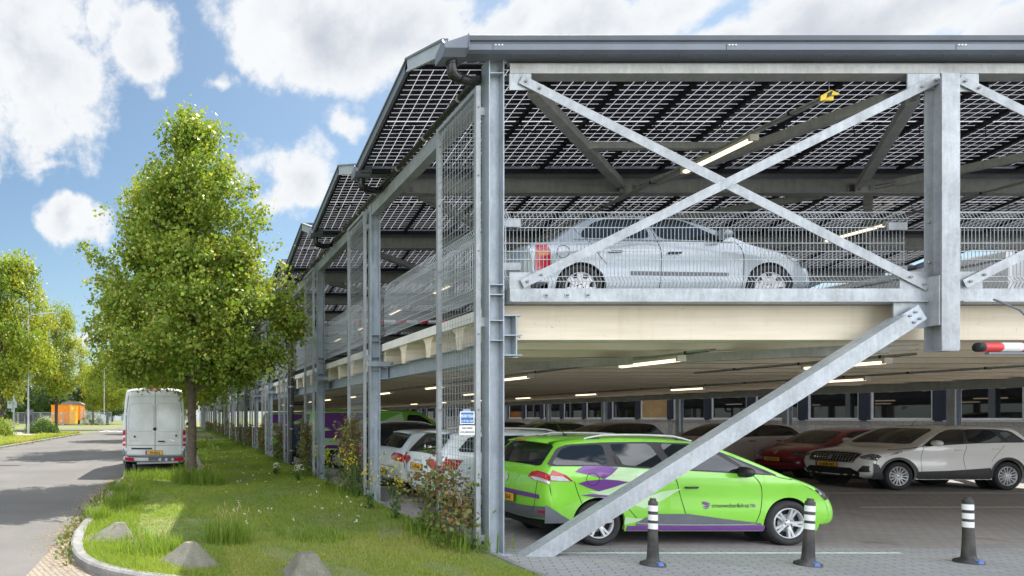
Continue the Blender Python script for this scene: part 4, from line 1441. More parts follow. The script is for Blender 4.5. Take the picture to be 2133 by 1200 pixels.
        for sg in (-1, 1):
            V = [(x, sg * s.y(x, z), z) for c in cols for x, z in c]; F = []
            for i in range(len(cols) - 1):
                for j in range(k - 1):
                    q = (i * k + j, (i + 1) * k + j, (i + 1) * k + j + 1, i * k + j + 1)
                    F.append(q if sg < 0 else q[::-1])
            mb.add(V, F, 0, True)
            # arch lips and liners
            for cx in (0, s.wb):
                V = []; F = []; na = 20
                a0 = -.25
                for q in range(na + 1):
                    a = a0 + (math.pi - 2 * a0) * q / na
                    x, z = cx + ra * math.cos(a), s.rw + ra * math.sin(a)
                    z = max(z, s.sill); yo = s.y(x, z)
                    for yy in (yo - .001, yo - .03, yo - .34): V.append((x, sg * yy, z))
                for q in range(na):
                    F.append((q * 3, q * 3 + 1, q * 3 + 4, q * 3 + 3)); F.append((q * 3 + 1, q * 3 + 2, q * 3 + 5, q * 3 + 4))
                mb.add(V, [f for n_, f in enumerate(F) if n_ % 2 == 0], 0, True); mb.add(V, [f for n_, f in enumerate(F) if n_ % 2], 1, True)
                yo = s.W / 2 - .36
                mb.add([(cx, sg * yo, s.rw)] + [(cx + (ra + .02) * math.cos(2 * math.pi * q / 20), sg * yo, s.rw + (ra + .02) * math.sin(2 * math.pi * q / 20)) for q in range(20)],
                       [(0, 1 + q, 1 + (q + 1) % 20) for q in range(20)], 1)
        xi0, xi1 = s.xr + .25, s.xf - .25
        mb.box(xi0, xi1, -s.W / 2 + .37, s.W / 2 - .37, s.sill - .02, s.sill + .3, 1)
        mb.box(ra + .03, s.wb - ra - .03, -s.W / 2 + .12, s.W / 2 - .12, s.sill - .015, s.sill + .3, 1)
        return mb, mats, name


def wheel_proto(r, w, spokes, style, rim_r, parent, name='wheel', cover=ALLOY):
    """tyre mesh with a rim as its child; outer face towards -y"""
    mb = MB()
    prof = [(rim_r, -w * .40), (rim_r + .012, -w * .47), (rim_r + (r - rim_r) * .55, -w * .52), (r - .022, -w * .48), (r - .006, -w * .40), (r, -w * .25), (r, w * .25), (r - .006, w * .4), (r - .022, w * .48), (rim_r, w * .45)]
    mb.lathe(prof, 40, 'y')
    for k in range(44):            # tread blocks seen at the shoulder
        a = 2 * math.pi * k / 44
        if r > .2: mb.bar((math.cos(a) * (r - .03), -w * .475, math.sin(a) * (r - .03)), (math.cos(a + .05) * (r + .001), -w * .30, math.sin(a + .05) * (r + .001)), .012, .012, (0, 1, 0))
    ty = mb.build(name, RUBBER, parent)
    mb = MB()
    yb, yo = -w * .16, -w * .42
    mb.lathe([(0, yb), (rim_r, yb)], 32, 'y', mi=1)
    mb.lathe([(rim_r * .99, yb), (rim_r * .985, -w * .40), (rim_r * .95, -w * .455), (rim_r * .90, -w * .44), (rim_r * .885, yb)], 40, 'y', mi=0)
    mb.lathe([(rim_r * .55, yb - .012), (rim_r * .55, yb - .004)], 24, 'y', mi=2); mb.lathe([(0.01, yb - .012), (rim_r * .55, yb - .012)], 24, 'y', mi=2)
    def spoke(a, w0, w1, r0, r1, dy=0.0):
        c, s_ = math.cos(a), math.sin(a)
        V = []
        for rr, ww, y0_ in ((r0, w0, yo + .012 + dy), (r1, w1, yo + dy)):
            for q, yy in ((-1, y0_), (1, y0_), (1, y0_ + .03), (-1, y0_ + .03)):
                V.append((rr * c - q * ww / 2 * s_, yy, rr * s_ + q * ww / 2 * c))
        mb.add(V, [(0, 1, 2, 3), (7, 6, 5, 4), (0, 4, 5, 1), (1, 5, 6, 2), (2, 6, 7, 3), (3, 7, 4, 0)], 0)
    for k in range(spokes):
        a = 2 * math.pi * k / spokes + math.pi / 2
        if style == 'double':
            for q in (-1, 1): spoke(a + q * .15, .034, .03, rim_r * .22, rim_r * .92)
            spoke(a, .05, .02, rim_r * .16, rim_r * .45)
        elif style == 'multi':
            spoke(a, .026, .020, rim_r * .2, rim_r * .92)
        else:
            spoke(a, .05, .085, rim_r * .2, rim_r * .93)
    mb.lathe([(0, yo + .006), (rim_r * .15, yo + .006), (rim_r * .26, yo + .016), (rim_r * .27, yo + .05)], 20, 'y', mi=0)
    for k in range(5):
        a = 2 * math.pi * k / 5
        mb.lathe([(0, yo + .002), (.011, yo + .002), (.011, yo + .03)], 6, 'y', (rim_r * .20 * math.cos(a), .006, rim_r * .20 * math.sin(a)), 1)
    if style == 'cover':
        mb.lathe([(rim_r * .27, yo + .02), (rim_r * .62, yo + .006), (rim_r * .66, yo + .02)], 30, 'y', mi=0)
    mb.build('rim', [cover, DARKIN, BOLT], ty)
    return ty


def put_wheels(root, proto, wb, yw, r):
    for i, (x, sg) in enumerate(((0, -1), (wb, -1), (0, 1), (wb, 1))):
        o = proto if i == 0 else copy_tree(proto, root)
        o.location = (x, sg * yw, r)
        o.rotation_euler = (0, R((0, 23, 0, 40)[i]), 0 if sg < 0 else math.pi)


def number_plate(root, x, z, text, facing, tilt=0.0, w=.52, h=.11, y=0.0, frame=True):
    """a yellow plate with a blue strip; facing -1 = to the rear, 1 = to the front"""
    mb = MB()
    if frame: mb.box(-w / 2 - .008, w / 2 + .008, .0, .012, -h / 2 - .008, h / 2 + .008, 1)
    mb.box(-w / 2, w / 2, -.004, .0, -h / 2, h / 2, 0)
    mb.box(-w / 2 + .002, -w / 2 + .045, -.0055, -.0042, -h / 2 + .002, h / 2 - .002, 2)
    pl = mb.build('number_plate', [PLATE, BLACK, pm('plate_blue', (.02, .08, .42), .4)], root)
    if text:
        v, f = text_mesh(text, .098, .003, .88)
        mb = MB(); mb.add([(p[0] + .02, -.0062, p[1] - .036) for p in v], f); mb.build('lettering', INK, pl)
    pl.location = (x, y, z)
    pl.rotation_mode = 'XYZ'
    pl.rotation_euler = Matrix.Rotation(R(-90) if facing < 0 else R(90), 3, 'Z').to_euler()
    if tilt:
        m = Matrix.Rotation(R(-90) if facing < 0 else R(90), 3, 'Z') @ Matrix.Rotation(tilt, 3, 'X')
        pl.rotation_euler = m.to_euler()
    return pl


def mirror_part(root, x, y, z, mats, sgs=(-1, 1), sc=1.0, arm=True):
    for sg in sgs:
        mb = MB()
        prof = [(0.001, -.06), (.045, -.05), (.072, -.02), (.08, .02), (.078, .05), (.0, .05)]
        mb.lathe(prof, 14, 'y', (0, 0, 0), 0)
        mb.v = [(-.0 - py_ * 1.25, px_ * 1.35, pz_ * .92) for px_, py_, pz_ in mb.v]
        n0 = len(mb.v)
        mb.v = [(a * sc, b * sc, c * sc) for a, b, c in mb.v]
        if arm: mb.bar((.0, -sg * .03, -.05), (.02, -sg * .16, -.07), .05, .035, mi=1)
        o = mb.build('wing_mirror', mats, root); o.location = (x, sg * y, z)


def handle(mb, sh, x, z, sides=(-1, 1), L=.17, mi=0):
    for sg in sides:
        y = sh.y(x, z)
        mb.tube([(x - L / 2, sg * (y + .008), z), (x - L / 2 + .02, sg * (y + .03), z), (x + L / 2 - .02, sg * (y + .03), z + .002), (x + L / 2, sg * (y + .008), z + .002)], .013, 8, mi)


def arc(cx, cz, r, a0, a1, n=14):
    return [(cx + r * math.cos(a0 + (a1 - a0) * k / n), cz + r * math.sin(a0 + (a1 - a0) * k / n)) for k in range(n + 1)]


def roof_rails(root, sh, x0, x1, yy, m=ALLOY, hgt=.045):
    for sg in (-1, 1):
        pts = []
        for k in range(13):
            x = x0 + (x1 - x0) * k / 12
            i = float(np.interp(x, sh.T[:, 0][sh.ap // 2:], np.arange(sh.ap // 2, sh.n))) if False else None
            js = [j for j in range(sh.n) if sh.T[j, 1] > 1.2]
            j = min(js, key=lambda q: abs(sh.T[q, 0] - x))
            p = sh.P(j, yy)
            e = min(1, k / 2, (12 - k) / 2)
            pts.append((x, sg * p.y, p.z + hgt * min(1, .25 + .75 * e)))
        mb = MB(); mb.tube(pts, [.012] + [.017] * 11 + [.012], 8)
        for k in (1, 11): mb.box(pts[k][0] - .09, pts[k][0] + .09, pts[k][1] - .012, pts[k][1] + .012, pts[k][2] - .05, pts[k][2] - .008, 1)
        mb.build('roof_rail', [m, BLACK], root)


ESTATE = dict(prof=[(-.60, .28, .20), (-.74, .31, .24), (-.80, .45, .24), (-.82, .60, .22), (-.815, .72, .19), (-.80, .86, .16), (-.77, .99, .13), (-.71, 1.08, .10), (-.55, 1.26, .08), (-.43, 1.39, .08), (-.36, 1.445, .09), (0, 1.485, .10), (.5, 1.50, .10), (1.0, 1.49, .10), (1.4, 1.455, .09), (1.72, 1.38, .07), (2.12, 1.20, .06), (2.5, 1.015, .06), (2.64, .975, .09), (2.95, .90, .12), (3.18, .80, .18), (3.34, .67, .24), (3.42, .53, .28), (3.43, .38, .28), (3.36, .24, .22), (3.15, .21, .15)],
              W=1.74, wb=2.59, rw=.305, belt=(1.06, .93), arch=.352)
HATCH = dict(prof=[(-.55, .28, .20), (-.72, .31, .24), (-.78, .45, .24), (-.80, .60, .22), (-.79, .74, .18), (-.76, .90, .15), (-.70, 1.03, .12), (-.60, 1.10, .09), (-.45, 1.28, .08), (-.34, 1.40, .08), (-.22, 1.445, .09), (.2, 1.475, .10), (.6, 1.48, .10), (1.0, 1.465, .10), (1.35, 1.42, .09), (1.65, 1.34, .07), (2.05, 1.16, .06), (2.4, 1.01, .06), (2.52, .97, .09), (2.9, .90, .12), (3.15, .82, .18), (3.32, .70, .24), (3.42, .54, .28), (3.43, .38, .28), (3.36, .24, .22), (3.15, .21, .15)],
             W=1.79, wb=2.62, rw=.315, belt=(1.00, .93), arch=.36)
SALOON = dict(prof=[(-.60, .28, .20), (-.76, .32, .22), (-.82, .45, .22), (-.84, .62, .20), (-.83, .80, .17), (-.80, .90, .10), (-.72, .955, .07), (-.45, .985, .07), (-.36, 1.0, .05), (-.02, 1.23, .05), (.20, 1.345, .06), (.42, 1.385, .08), (.95, 1.40, .08), (1.3, 1.38, .08), (1.58, 1.32, .06), (1.95, 1.15, .05), (2.22, 1.0, .05), (2.36, .955, .08), (2.8, .885, .12), (3.12, .79, .18), (3.28, .68, .22), (3.37, .54, .24), (3.38, .38, .24), (3.30, .24, .20), (3.1, .21, .15)],
              W=1.71, wb=2.61, rw=.31, belt=(.93, .88), arch=.345, tk=.44)
SUV = dict(prof=[(-.60, .36, .20), (-.76, .40, .24), (-.82, .55, .24), (-.835, .74, .22), (-.82, .92, .18), (-.78, 1.05, .14), (-.71, 1.14, .10), (-.58, 1.32, .08), (-.46, 1.49, .08), (-.36, 1.56, .09), (0, 1.605, .11), (.5, 1.62, .11), (1.0, 1.605, .11), (1.35, 1.565, .09), (1.62, 1.48, .07), (2.0, 1.28, .06), (2.28, 1.12, .06), (2.42, 1.07, .09), (2.8, 1.04, .13), (3.15, .99, .16), (3.36, .92, .20), (3.48, .80, .24), (3.55, .62, .28), (3.55, .44, .28), (3.48, .28, .24), (3.25, .24, .15)],
           W=1.84, wb=2.675, rw=.345, belt=(1.16, 1.06), arch=.405, sill=.26)
SMALL = dict(prof=[(-.40, .28, .18), (-.54, .31, .22), (-.60, .45, .22), (-.615, .65, .20), (-.60, .85, .15), (-.56, 1.0, .11), (-.42, 1.25, .08), (-.34, 1.40, .08), (-.24, 1.45, .09), (.2, 1.48, .10), (.7, 1.485, .10), (1.1, 1.45, .10), (1.35, 1.38, .07), (1.7, 1.19, .06), (2.0, 1.02, .06), (2.12, .97, .09), (2.45, .90, .13), (2.72, .80, .18), (2.86, .66, .22), (2.92, .50, .25), (2.92, .36, .25), (2.85, .24, .2), (2.7, .21, .15)],
             W=1.64, wb=2.42, rw=.29, belt=(.98, .93), arch=.33)
CROSS = dict(SUV); CROSS['prof'] = [(x * .98, z * .985 if z < 1.2 else z * .99, d) for x, z, d in SUV['prof']]
VANP = dict(prof=[(-.98, .40, .06), (-1.06, .43, .09), (-1.09, .55, .09), (-1.09, .70, .08), (-1.085, 1.0, .07), (-1.08, 1.4, .07), (-1.06, 1.9, .07), (-1.02, 2.35, .08), (-.97, 2.58, .09), (-.88, 2.70, .11), (-.6, 2.73, .12), (1.2, 2.74, .12), (2.6, 2.72, .12), (3.0, 2.62, .10), (3.35, 2.25, .08), (3.75, 1.65, .07), (4.0, 1.32, .07), (4.2, 1.2, .1), (4.6, 1.08, .14), (4.75, .9, .2), (4.8, .6, .25), (4.78, .4, .22), (4.6, .3, .15)],
            W=1.95, wb=3.66, rw=.35, belt=(1.55, 1.3), arch=.42, tk=.085, sill=.30, planf=.06, planr=.01, zc=1.0)
TRAF = dict(prof=[(-.85, .36, .06), (-.96, .39, .09), (-.99, .5, .09), (-.99, .7, .08), (-.985, 1.1, .08), (-.95, 1.55, .08), (-.88, 1.85, .09), (-.80, 1.94, .10), (-.4, 1.97, .11), (1.0, 1.98, .11), (2.3, 1.965, .11), (2.75, 1.90, .10), (3.1, 1.66, .07), (3.45, 1.34, .06), (3.62, 1.2, .08), (3.85, 1.09, .12), (4.02, .9, .2), (4.1, .62, .26), (4.09, .4, .24), (3.95, .28, .18)],
            W=1.92, wb=3.1, rw=.33, belt=(1.15, 1.08), arch=.40, tk=.20, sill=.27, planf=.08, planr=.02, zc=.9)


def spray_text(sh, s, size, x, z, mat, parent, side=-1, bold=.0, name='lettering', off=.006, sx=1.0, width=None):
    v, f = text_mesh(s, size, bold, sx)
    if width:
        k = width / (max(p[0] for p in v) - min(p[0] for p in v)); v = [(p[0] * k, p[1]) for p in v]
    mb = MB(); mb.add([(x + p[0], side * (sh.y(x + p[0], z + p[1]) + off), z + p[1]) for p in v], f)
    return mb.build(name, mat, parent)


def car(kind, name, loc, rz, label, cat, body_mat, windows, trim, door_lines, wheels=('double', 5), plate_r=None, plate_f=None, handles=(), mirror=None, scale=1.0, group=None,
        screen=None, rear=None, clad=None, extra=None, rails=None, tail=None, head=None, mirror_mat=None, grille=True, arch_clad=None, glass=GLASS, wr=None, handle_mat=None, fog=True):
    sh = Shell(**kind)
    root = empty(name, loc, rz, label, cat, group)
    root.scale = (scale, scale, scale)
    mb, mats, nm = sh.body(root, None)
    for ln in door_lines: sh.side_line(mb, ln, .008, .0022, 1)
    zt = max(sh.T[:, 1])
    mb.build('body', [body_mat, DARKIN], root)
    # glazing
    if trim:
        mb = MB(); sh.side_patch(mb, round_poly(trim, .12, 1), .0025); mb.build('window_trim', BLACK, root)
    for w in windows:
        mb = MB(); sh.side_patch(mb, round_poly(w, .10, 2), .006); mb.build('side_window', glass, root)
    if screen:
        mb = MB(); sh.end_patch(mb, 'f', round_poly(screen, .08, 2), .006, 0, .08); mb.build('windscreen', GLASS_T, root)
    if rear:
        mb = MB(); sh.end_patch(mb, 'r', round_poly(rear, .08, 2), .006, 0, .08); mb.build('rear_window', GLASS, root)
    if clad:
        mb = MB()
        for p in clad: sh.side_patch(mb, p, .005, 0)
        if arch_clad:
            for cx in (0, sh.wb):
                a0 = -.12; o = arc(cx, sh.rw, sh.arch + arch_clad, a0, math.pi - a0, 18); i_ = arc(cx, sh.rw, sh.arch + .001, a0, math.pi - a0, 18)
                sh.side_patch(mb, [p for p in o] + [p for p in i_[::-1]], .009, 0, .06)
        mb.build('cladding', GREYFILM if arch_clad is None else BLACK, root)
    r = wr or sh.rw
    if wheels:
        wp = wheel_proto(r, .205, wheels[1], wheels[0], r * .70, root)
        put_wheels(root, wp, sh.wb, sh.W / 2 - .115, r)
    hm = handle_mat or BLACK
    for hx, hz in handles:
        mb = MB(); handle(mb, sh, hx, hz); mb.build('door_handle', hm, root)
    if mirror: mirror_part(root, mirror[0], mirror[1], mirror[2], [mirror_mat or body_mat, BLACK])
    if plate_r:
        number_plate(root, plate_r[1], plate_r[2], plate_r[0], -1, plate_r[3] if len(plate_r) > 3 else 0)
    if plate_f: number_plate(root, plate_f[1], plate_f[2], plate_f[0], 1, plate_f[3] if len(plate_f) > 3 else 0)
    if rails: roof_rails(root, sh, *rails)
    if extra: extra(sh, root)
    for ch in list(root.children):
        if ch.type == 'MESH' and ch.name.split('.')[0] in SPLIT: split_loose(ch)
    return root, sh
SPLIT = {'side_window', 'window_trim', 'cladding', 'door_handle', 'hinge', 'lock_cap', 'reflector', 'fog_lamp', 'sill_strip', 'rubbing_strip', 'roof_trim', 'belt_moulding', 'bonnet_shut',
         'filler_flap', 'rear_window', 'purple_decal', 'pale_decal', 'green_decal', 'door_rail', 'rear_handle', 'rear_apron', 'front_apron', 'tail_light', 'headlight', 'rear_bumper', 'grille'}


def lamp_patch(sh, root, nm, specs, mats):
    """lamps made of pieces: ('side'|'r'|'f', polygon, offset, material index)"""
    for sg in (-1, 1):
        mb = MB()
        for where, poly, off, mi in specs:
            if where == 'side': sh.side_patch(mb, [sh.clampx(q) for q in poly], off, mi, .05, (sg,))
            else: sh.end_patch(mb, where, [(sg * (.96 if a >= .75 and sh.W < 1.9 else a), b) for a, b in poly], off, mi, .022 if sh.W < 1.9 else .05)
        mb.build(nm, mats, root)


# --- the lime green estate car --------------------------------------------------------------
GREEN = paint('lime_paint', (0.235, 0.62, 0.045))
def gx(px, s=153.5): return (px - 371) / s - 5.71
def gp(px, py, s=153.5): return (gx(px, s), 1.755 - (py - 869) / s)
def green_extra(sh, root):
    # decals
    mb = MB()
    pal = [[gp(1290, 974), gp(1356, 979), gp(1320, 1002), gp(1306, 1004), gp(1256, 998.5)], [gp(1226, 1024), gp(1246, 1024.5), gp(1306, 1005), gp(1340, 1012), gp(1282, 1044), gp(1262, 1036)],
           [gp(1375, 1025), gp(1418, 1018), gp(1380, 1042), gp(1340, 1060), gp(1312, 1050)], [gp(1300, 1078), gp(1345, 1082), gp(1316, 1090), gp(1300, 1094)]]
    for p in pal: sh.side_patch(mb, p, .0035, 0, .08, (-1,))
    mb.build('pale_decal', PALE_G, root)
    mb = MB()
    up = [gp(1198, 984), gp(1207, 977), gp(1218, 971.5), gp(1250, 971), gp(1289, 975), gp(1272, 989), gp(1256, 998.5), gp(1240, 993)]
    lo = [gp(1204, 1008), gp(1222, 1002), gp(1256, 999), gp(1285, 1001), gp(1306, 1005), gp(1276, 1016), gp(1247, 1024.5), gp(1222, 1016)]
    th = [gp(1210, 1033), gp(1230, 1030), gp(1275, 1033), gp(1290, 1039), gp(1268, 1037), gp(1240, 1037)]
    for p in (up, lo, th): sh.side_patch(mb, p, .005, 0, .07, (-1,))
    sh.side_patch(mb, [(.37, .205), (2.25, .205), (2.26, .275), (.38, .275)], .004, 0, .12)
    # small emblem on the front door
    q = [[(1460, 1046), (1468, 1045), (1477, 1050), (1470, 1054), (1461, 1051)], [(1461, 1056), (1470, 1054), (1477, 1052), (1472, 1058), (1462, 1057)], [(1461, 1060), (1475, 1058), (1468, 1061)]]
    for p in q: sh.side_patch(mb, [gp(*c) for c in p], .006, 0, .06, (-1,))
    # band across the tailgate
    sh.end_patch(mb, 'r', [(-.72, .635), (-.72, .70), (.72, .70), (.72, .635)], .005)
    mb.build('purple_decal', PURPLE, root)
    spray_text(sh, 'croonwolter&dros', .080, gx(1519), gp(0, 1057.5)[1], INK, root, -1, .0002, width=.50)
    spray_text(sh, '| TBI', .058, gx(1563), gp(0, 1056.8)[1], PURPLE, root, -1, .0008)
    # tail lights: red above, clear below, wrapping round the corner
    lamp_patch(sh, root, 'tail_light', [
        ('side', [gp(1194, 1004), gp(1178, 990), gp(1160, 983), gp(1135, 980), (-.66, 1.025), (-.66, .90), gp(1150, 1003)], .006, 0),
        ('side', [gp(1188, 1003.5), gp(1170, 992), (-.655, .955), (-.655, .905), gp(1150, 1002)], .009, 2),
        ('side', [gp(1176, 994), gp(1160, 986), (-.65, 1.0), (-.65, .955)], .0095, 1),
        ('r', [(.50, .93), (.56, 1.0), (.66, 1.03), (.79, 1.03), (.79, .90), (.62, .895)], .006, 0),
        ('r', [(.55, .93), (.66, .945), (.785, .955), (.785, .905), (.64, .902)], .009, 2),
        ('r', [(.56, .955), (.60, 1.0), (.68, 1.015), (.785, 1.01), (.785, .965)], .0095, 1)], [TAIL_R, TAIL_P, TAIL_W])
    # dark bumper apron with reflectors
    mb = MB()
    sh.end_patch(mb, 'r', [(-.80, .33), (-.80, .52), (-.45, .50), (.45, .50), (.80, .52), (.80, .33)], .006, 0, .09)
    sh.side_patch(mb, [(-.72, .30), (-.72, .545), (-.66, .53), (-.52, .43), (-.40, .36), (-.36, .31)], .006, 0, .06)
    mb.build('rear_apron', GREYFILM, root)
    mb = MB(); sh.end_patch(mb, 'r', [(-.79, .41), (-.79, .45), (-.66, .45), (-.66, .41)], .010); sh.end_patch(mb, 'r', [(.79, .41), (.79, .45), (.66, .45), (.66, .41)], .010); mb.build('reflector', TAIL_R, root)
    # roof spoiler, high brake lamp, aerial, wiper
    mb = MB()
    V = []
    for x, z, w in ((-.18, 1.478, .56), (-.42, 1.462, .55), (-.60, 1.425, .53), (-.60, 1.40, .53), (-.40, 1.41, .55), (-.30, 1.40, .55)):
        for k in range(9):
            y = -w + 2 * w * k / 8; V.append((x + .10 * (abs(k - 4) / 4) ** 3, y, z - .03 * (abs(k - 4) / 4) ** 2.5))
    F = [(i * 9 + k, i * 9 + k + 1, (i + 1) * 9 + k + 1, (i + 1) * 9 + k) for i in range(5) for k in range(8)]
    mb.add(V, F, 0, True); mb.build('spoiler', GREEN, root)
    mb = MB(); mb.box(-.612, -.598, -.13, .13, 1.403, 1.422); mb.build('brake_lamp', TAIL_P, root)
    mb = MB(); mb.tube([(.0, -.10, 1.49), (-.18, -.10, 1.72)], [.006, .003], 6); mb.lathe([(.0, .02), (.02, .015), (.03, 0)], 10, 'z', (0, -.10, 1.485)); mb.build('aerial', BLACK, root)
    mb = MB(); i = sh.idx('r', 1.10); p = sh.P(i, -.1); mb.tube([p + Vector((-.02, 0, 0)), sh.P(sh.idx('r', 1.12), -.62) + Vector((-.02, 0, .02))], .008, 6); mb.build('wiper', BLACK, root)
    # filler flap, chrome strip on the sill, handles
    mb = MB(); sh.side_line(mb, [p for p in arc(gx(1233), gp(0, 999)[1], .085, 0, 2 * math.pi, 22)], .006, .007, 0, (-1,), 0); mb.build('filler_flap', DARKIN, root)
    mb = MB(); sh.side_line(mb, [(.50, .315), (.8, .29), (1.9, .29), (2.12, .30)], .018, .011, 0); mb.build('sill_strip', CHROME, root)
    # door cup behind the handle; hidden rear handle in the window frame
    mb = MB(); sh.side_patch(mb, round_poly([(.25, 1.11), (.34, 1.11), (.30, 1.22), (.24, 1.22)], .2, 2), .008); mb.build('rear_handle', INK, root)
    # front: headlamp, grille, badge
    lamp_patch(sh, root, 'headlight', [('side', [gp(1652, 998), gp(1668, 1004), (3.18, .72), (3.17, .62), (3.08, .68), (2.98, .78)], .006, 0),
                                       ('f', [(.86, .86), (.60, .84), (.52, .70), (.60, .66), (.84, .66)], .006, 0)], [LAMP_H])
    mb = MB(); sh.end_patch(mb, 'f', [(-.45, .62), (.45, .62), (.42, .70), (-.42, .70)], .005); sh.end_patch(mb, 'f', [(-.6, .26), (.6, .26), (.55, .42), (-.55, .42)], .005); mb.build('grille', BLACK, root)
    mb = MB(); sh.end_patch(mb, 'f', [(.62, .33), (.75, .33), (.74, .41), (.63, .41)], .006, 0, .07, True); mb.build('fog_lamp', LAMP_H, root)
    mb = MB(); sh.end_patch(mb, 'r', [(-.045, .86), (0, .93), (.045, .86), (0, .79)], .010); mb.build('badge', CHROME, root)
win_g = [[(-.63, 1.095), (.135, 1.10), (.135, 1.375), (-.30, 1.355), (-.44, 1.31)], [(.31, 1.10), (.93, 1.06), (.78, 1.385), (.42, 1.385), (.24, 1.375)],
         [(1.04, 1.055), (2.02, .99), (1.60, 1.29), (1.36, 1.365), (.93, 1.39)], [(2.07, .99), (2.27, .975), (1.78, 1.24)]]
trim_g = [(-.70, 1.08), (.15, 1.08), (1.0, 1.035), (2.40, .955), (2.42, .965), (1.68, 1.30), (1.36, 1.39), (.9, 1.412), (.2, 1.405), (-.34, 1.375), (-.50, 1.32)]
lines_g = [[(1.03, 1.04), (1.10, .90), (1.13, .72), (1.17, .58), (1.30, .50), (1.31, .28)] if False else [gp(1403, 994), gp(1412, 1020), gp(1420, 1050), gp(1428, 1080), gp(1432, 1098)],
           [gp(1562, 985), gp(1582, 1008), gp(1588, 1035), gp(1582, 1070), gp(1571, 1096)], [gp(1250, 972), gp(1262, 1000), gp(1285, 1035), gp(1320, 1075), gp(1338, 1094)],
           [gp(1121, 1004), gp(1118, 1040), gp(1112, 1068)], [gp(1196, 1004), gp(1205, 1030), gp(1212, 1050)], [gp(1590, 980), gp(1620, 996), gp(1650, 1000)]]
clad_g = [[(.49, .275), (2.22, .275), (2.20, .31), (1.7, .37), (1.2, .44), (.80, .44), (.62, .39), (.52, .33)]]
GCAR, GSH = car(ESTATE, 'estate_car', (5.866, 9.57, .004), 0, 'lime green estate car with purple and pale decals behind the diagonal strut', 'car', GREEN, win_g, trim_g, lines_g, ('double', 5),
                plate_r=('KR-158-R', -.845, .585, -.05), handles=[(gx(1437), gp(0, 1016)[1])], mirror=(gx(1545), .93, 1.01), mirror_mat=BLACK, scale=1.026,
                screen=[(-.66, 1.03), (.66, 1.03), (.56, 1.36), (-.56, 1.36)], rear=[(-.66, 1.08), (.66, 1.08), (.57, 1.38), (-.57, 1.38)], clad=clad_g, extra=green_extra, rails=(-.05, 1.45, .86))

# --- silver saloon on the upper deck ----------------------------------------------------------
SILVER = paint('silver_paint', (0.36, 0.40, 0.445), .5, .3)
def ax(px): return (px - 1215) / 149.5
def ap(px, py): return (ax(px), (650 - py) / 149.5)
def saloon_extra(sh, root):
    lamp_patch(sh, root, 'tail_light', [('side', [(-.62, .90), (-.46, .90), (-.42, .80), (-.40, .64), (-.44, .56), (-.64, .55)], .006, 0), ('side', [(-.6, .80), (-.47, .80), (-.47, .75), (-.6, .75)], .008, 1), ('side', [(-.6, .72), (-.46, .72), (-.45, .60), (-.61, .60)], .008, 2),
                                        ('r', [(.80, .60), (.83, .58), (.83, .88), (.81, .87)], .006, 0)], [TAIL_R, AMBER, TAIL_P])
    mb = MB(); sh.side_line(mb, [(.68, .50), (2.02, .48)], .055, .008, 0, it=0); mb.build('rubbing_strip', GREYFILM, root)
    mb = MB(); sh.side_line(mb, arc(-.25, .80, .085, 0, 2 * math.pi, 20), .006, .004, 0, it=0); mb.build('filler_flap', DARKIN, root)
    lamp_patch(sh, root, 'headlight', [('side', [(3.02, .74), (3.14, .70), (3.16, .58), (3.10, .58)], .006, 0), ('f', [(.50, .60), (.78, .60), (.80, .76), (.52, .74)], .006, 0)], [LAMP_H])
    mb = MB(); sh.side_line(mb, [(2.10, .93), (1.0, .955), (-.1, .975)], .012, .006, 0); mb.build('belt_moulding', GREYFILM, root)
    mb = MB(); sh.end_patch(mb, 'r', [(-.40, .66), (.40, .66), (.40, .86), (-.40, .86)], .004); mb.build('plate_recess', GREYFILM, root)
win_s = [[(.02, 1.0), (.98, .985), (.90, 1.325), (.46, 1.305), (.24, 1.235), (.05, 1.10)], [(1.09, .98), (2.02, .945), (1.52, 1.255), (1.28, 1.325), (.99, 1.33)]]
trim_s = None
lines_s = [[(.0, 1.28), (-.06, 1.12), (.10, .98), (.22, .76), (.36, .62)], [(1.0, 1.33), (1.04, .96), (1.09, .8), (1.10, .5), (1.06, .22)], [(2.12, .95), (2.22, .8), (2.25, .55), (2.2, .22)], [(-.62, .52), (-.45, .52), (-.37, .50)]]
car(SALOON, 'saloon_car', (5.66, 9.62, 3.31), 0, 'silver saloon car parked behind wire fence on the upper deck', 'car', SILVER, win_s, trim_s, lines_s, ('cover', 7),
    plate_r=('16-LB-JP', -.865, .74), handles=[(.46, .79), (1.26, .77)], mirror=(1.93, .90, 1.02), scale=1.02, screen=[(-.64, 1.0), (.64, 1.0), (.55, 1.31), (-.55, 1.31)], rear=[(-.60, 1.06), (.60, 1.06), (.5, 1.32), (-.5, 1.32)], extra=saloon_extra, handle_mat=INK)

# --- pale estate and hatchback, seen from behind ------------------------------------------------
ICE = paint('ice_paint', (0.74, 0.80, 0.85), .05, .32)
def simple_front(sh, root):
    zz = sh.T[sh.idx_front(), 1]
    lamp_patch(sh, root, 'headlight', [('f', [(.46, zz - .08), (.96, zz - .10), (.96, zz + .05), (.56, zz + .02)], .006, 0)], [LAMP_H])
    mb = MB(); sh.end_patch(mb, 'f', [(-.46, zz - .09), (.46, zz - .09), (.50, zz - .01), (-.50, zz - .01)], .005); mb.build('grille', BLACK, root)
    mb = MB(); sh.end_patch(mb, 'f', [(-.6, .28), (.6, .28), (.55, .40), (-.55, .40)], .005); mb.build('air_intake', BLACK, root)
def _idxf(s):
    js = [j for j in range(s.ap, s.n)]
    return min(js, key=lambda j: abs(s.T[j, 0] - (s.xf - .14)) + (0 if s.T[j, 1] > .5 else 9))
Shell.idx_front = _idxf
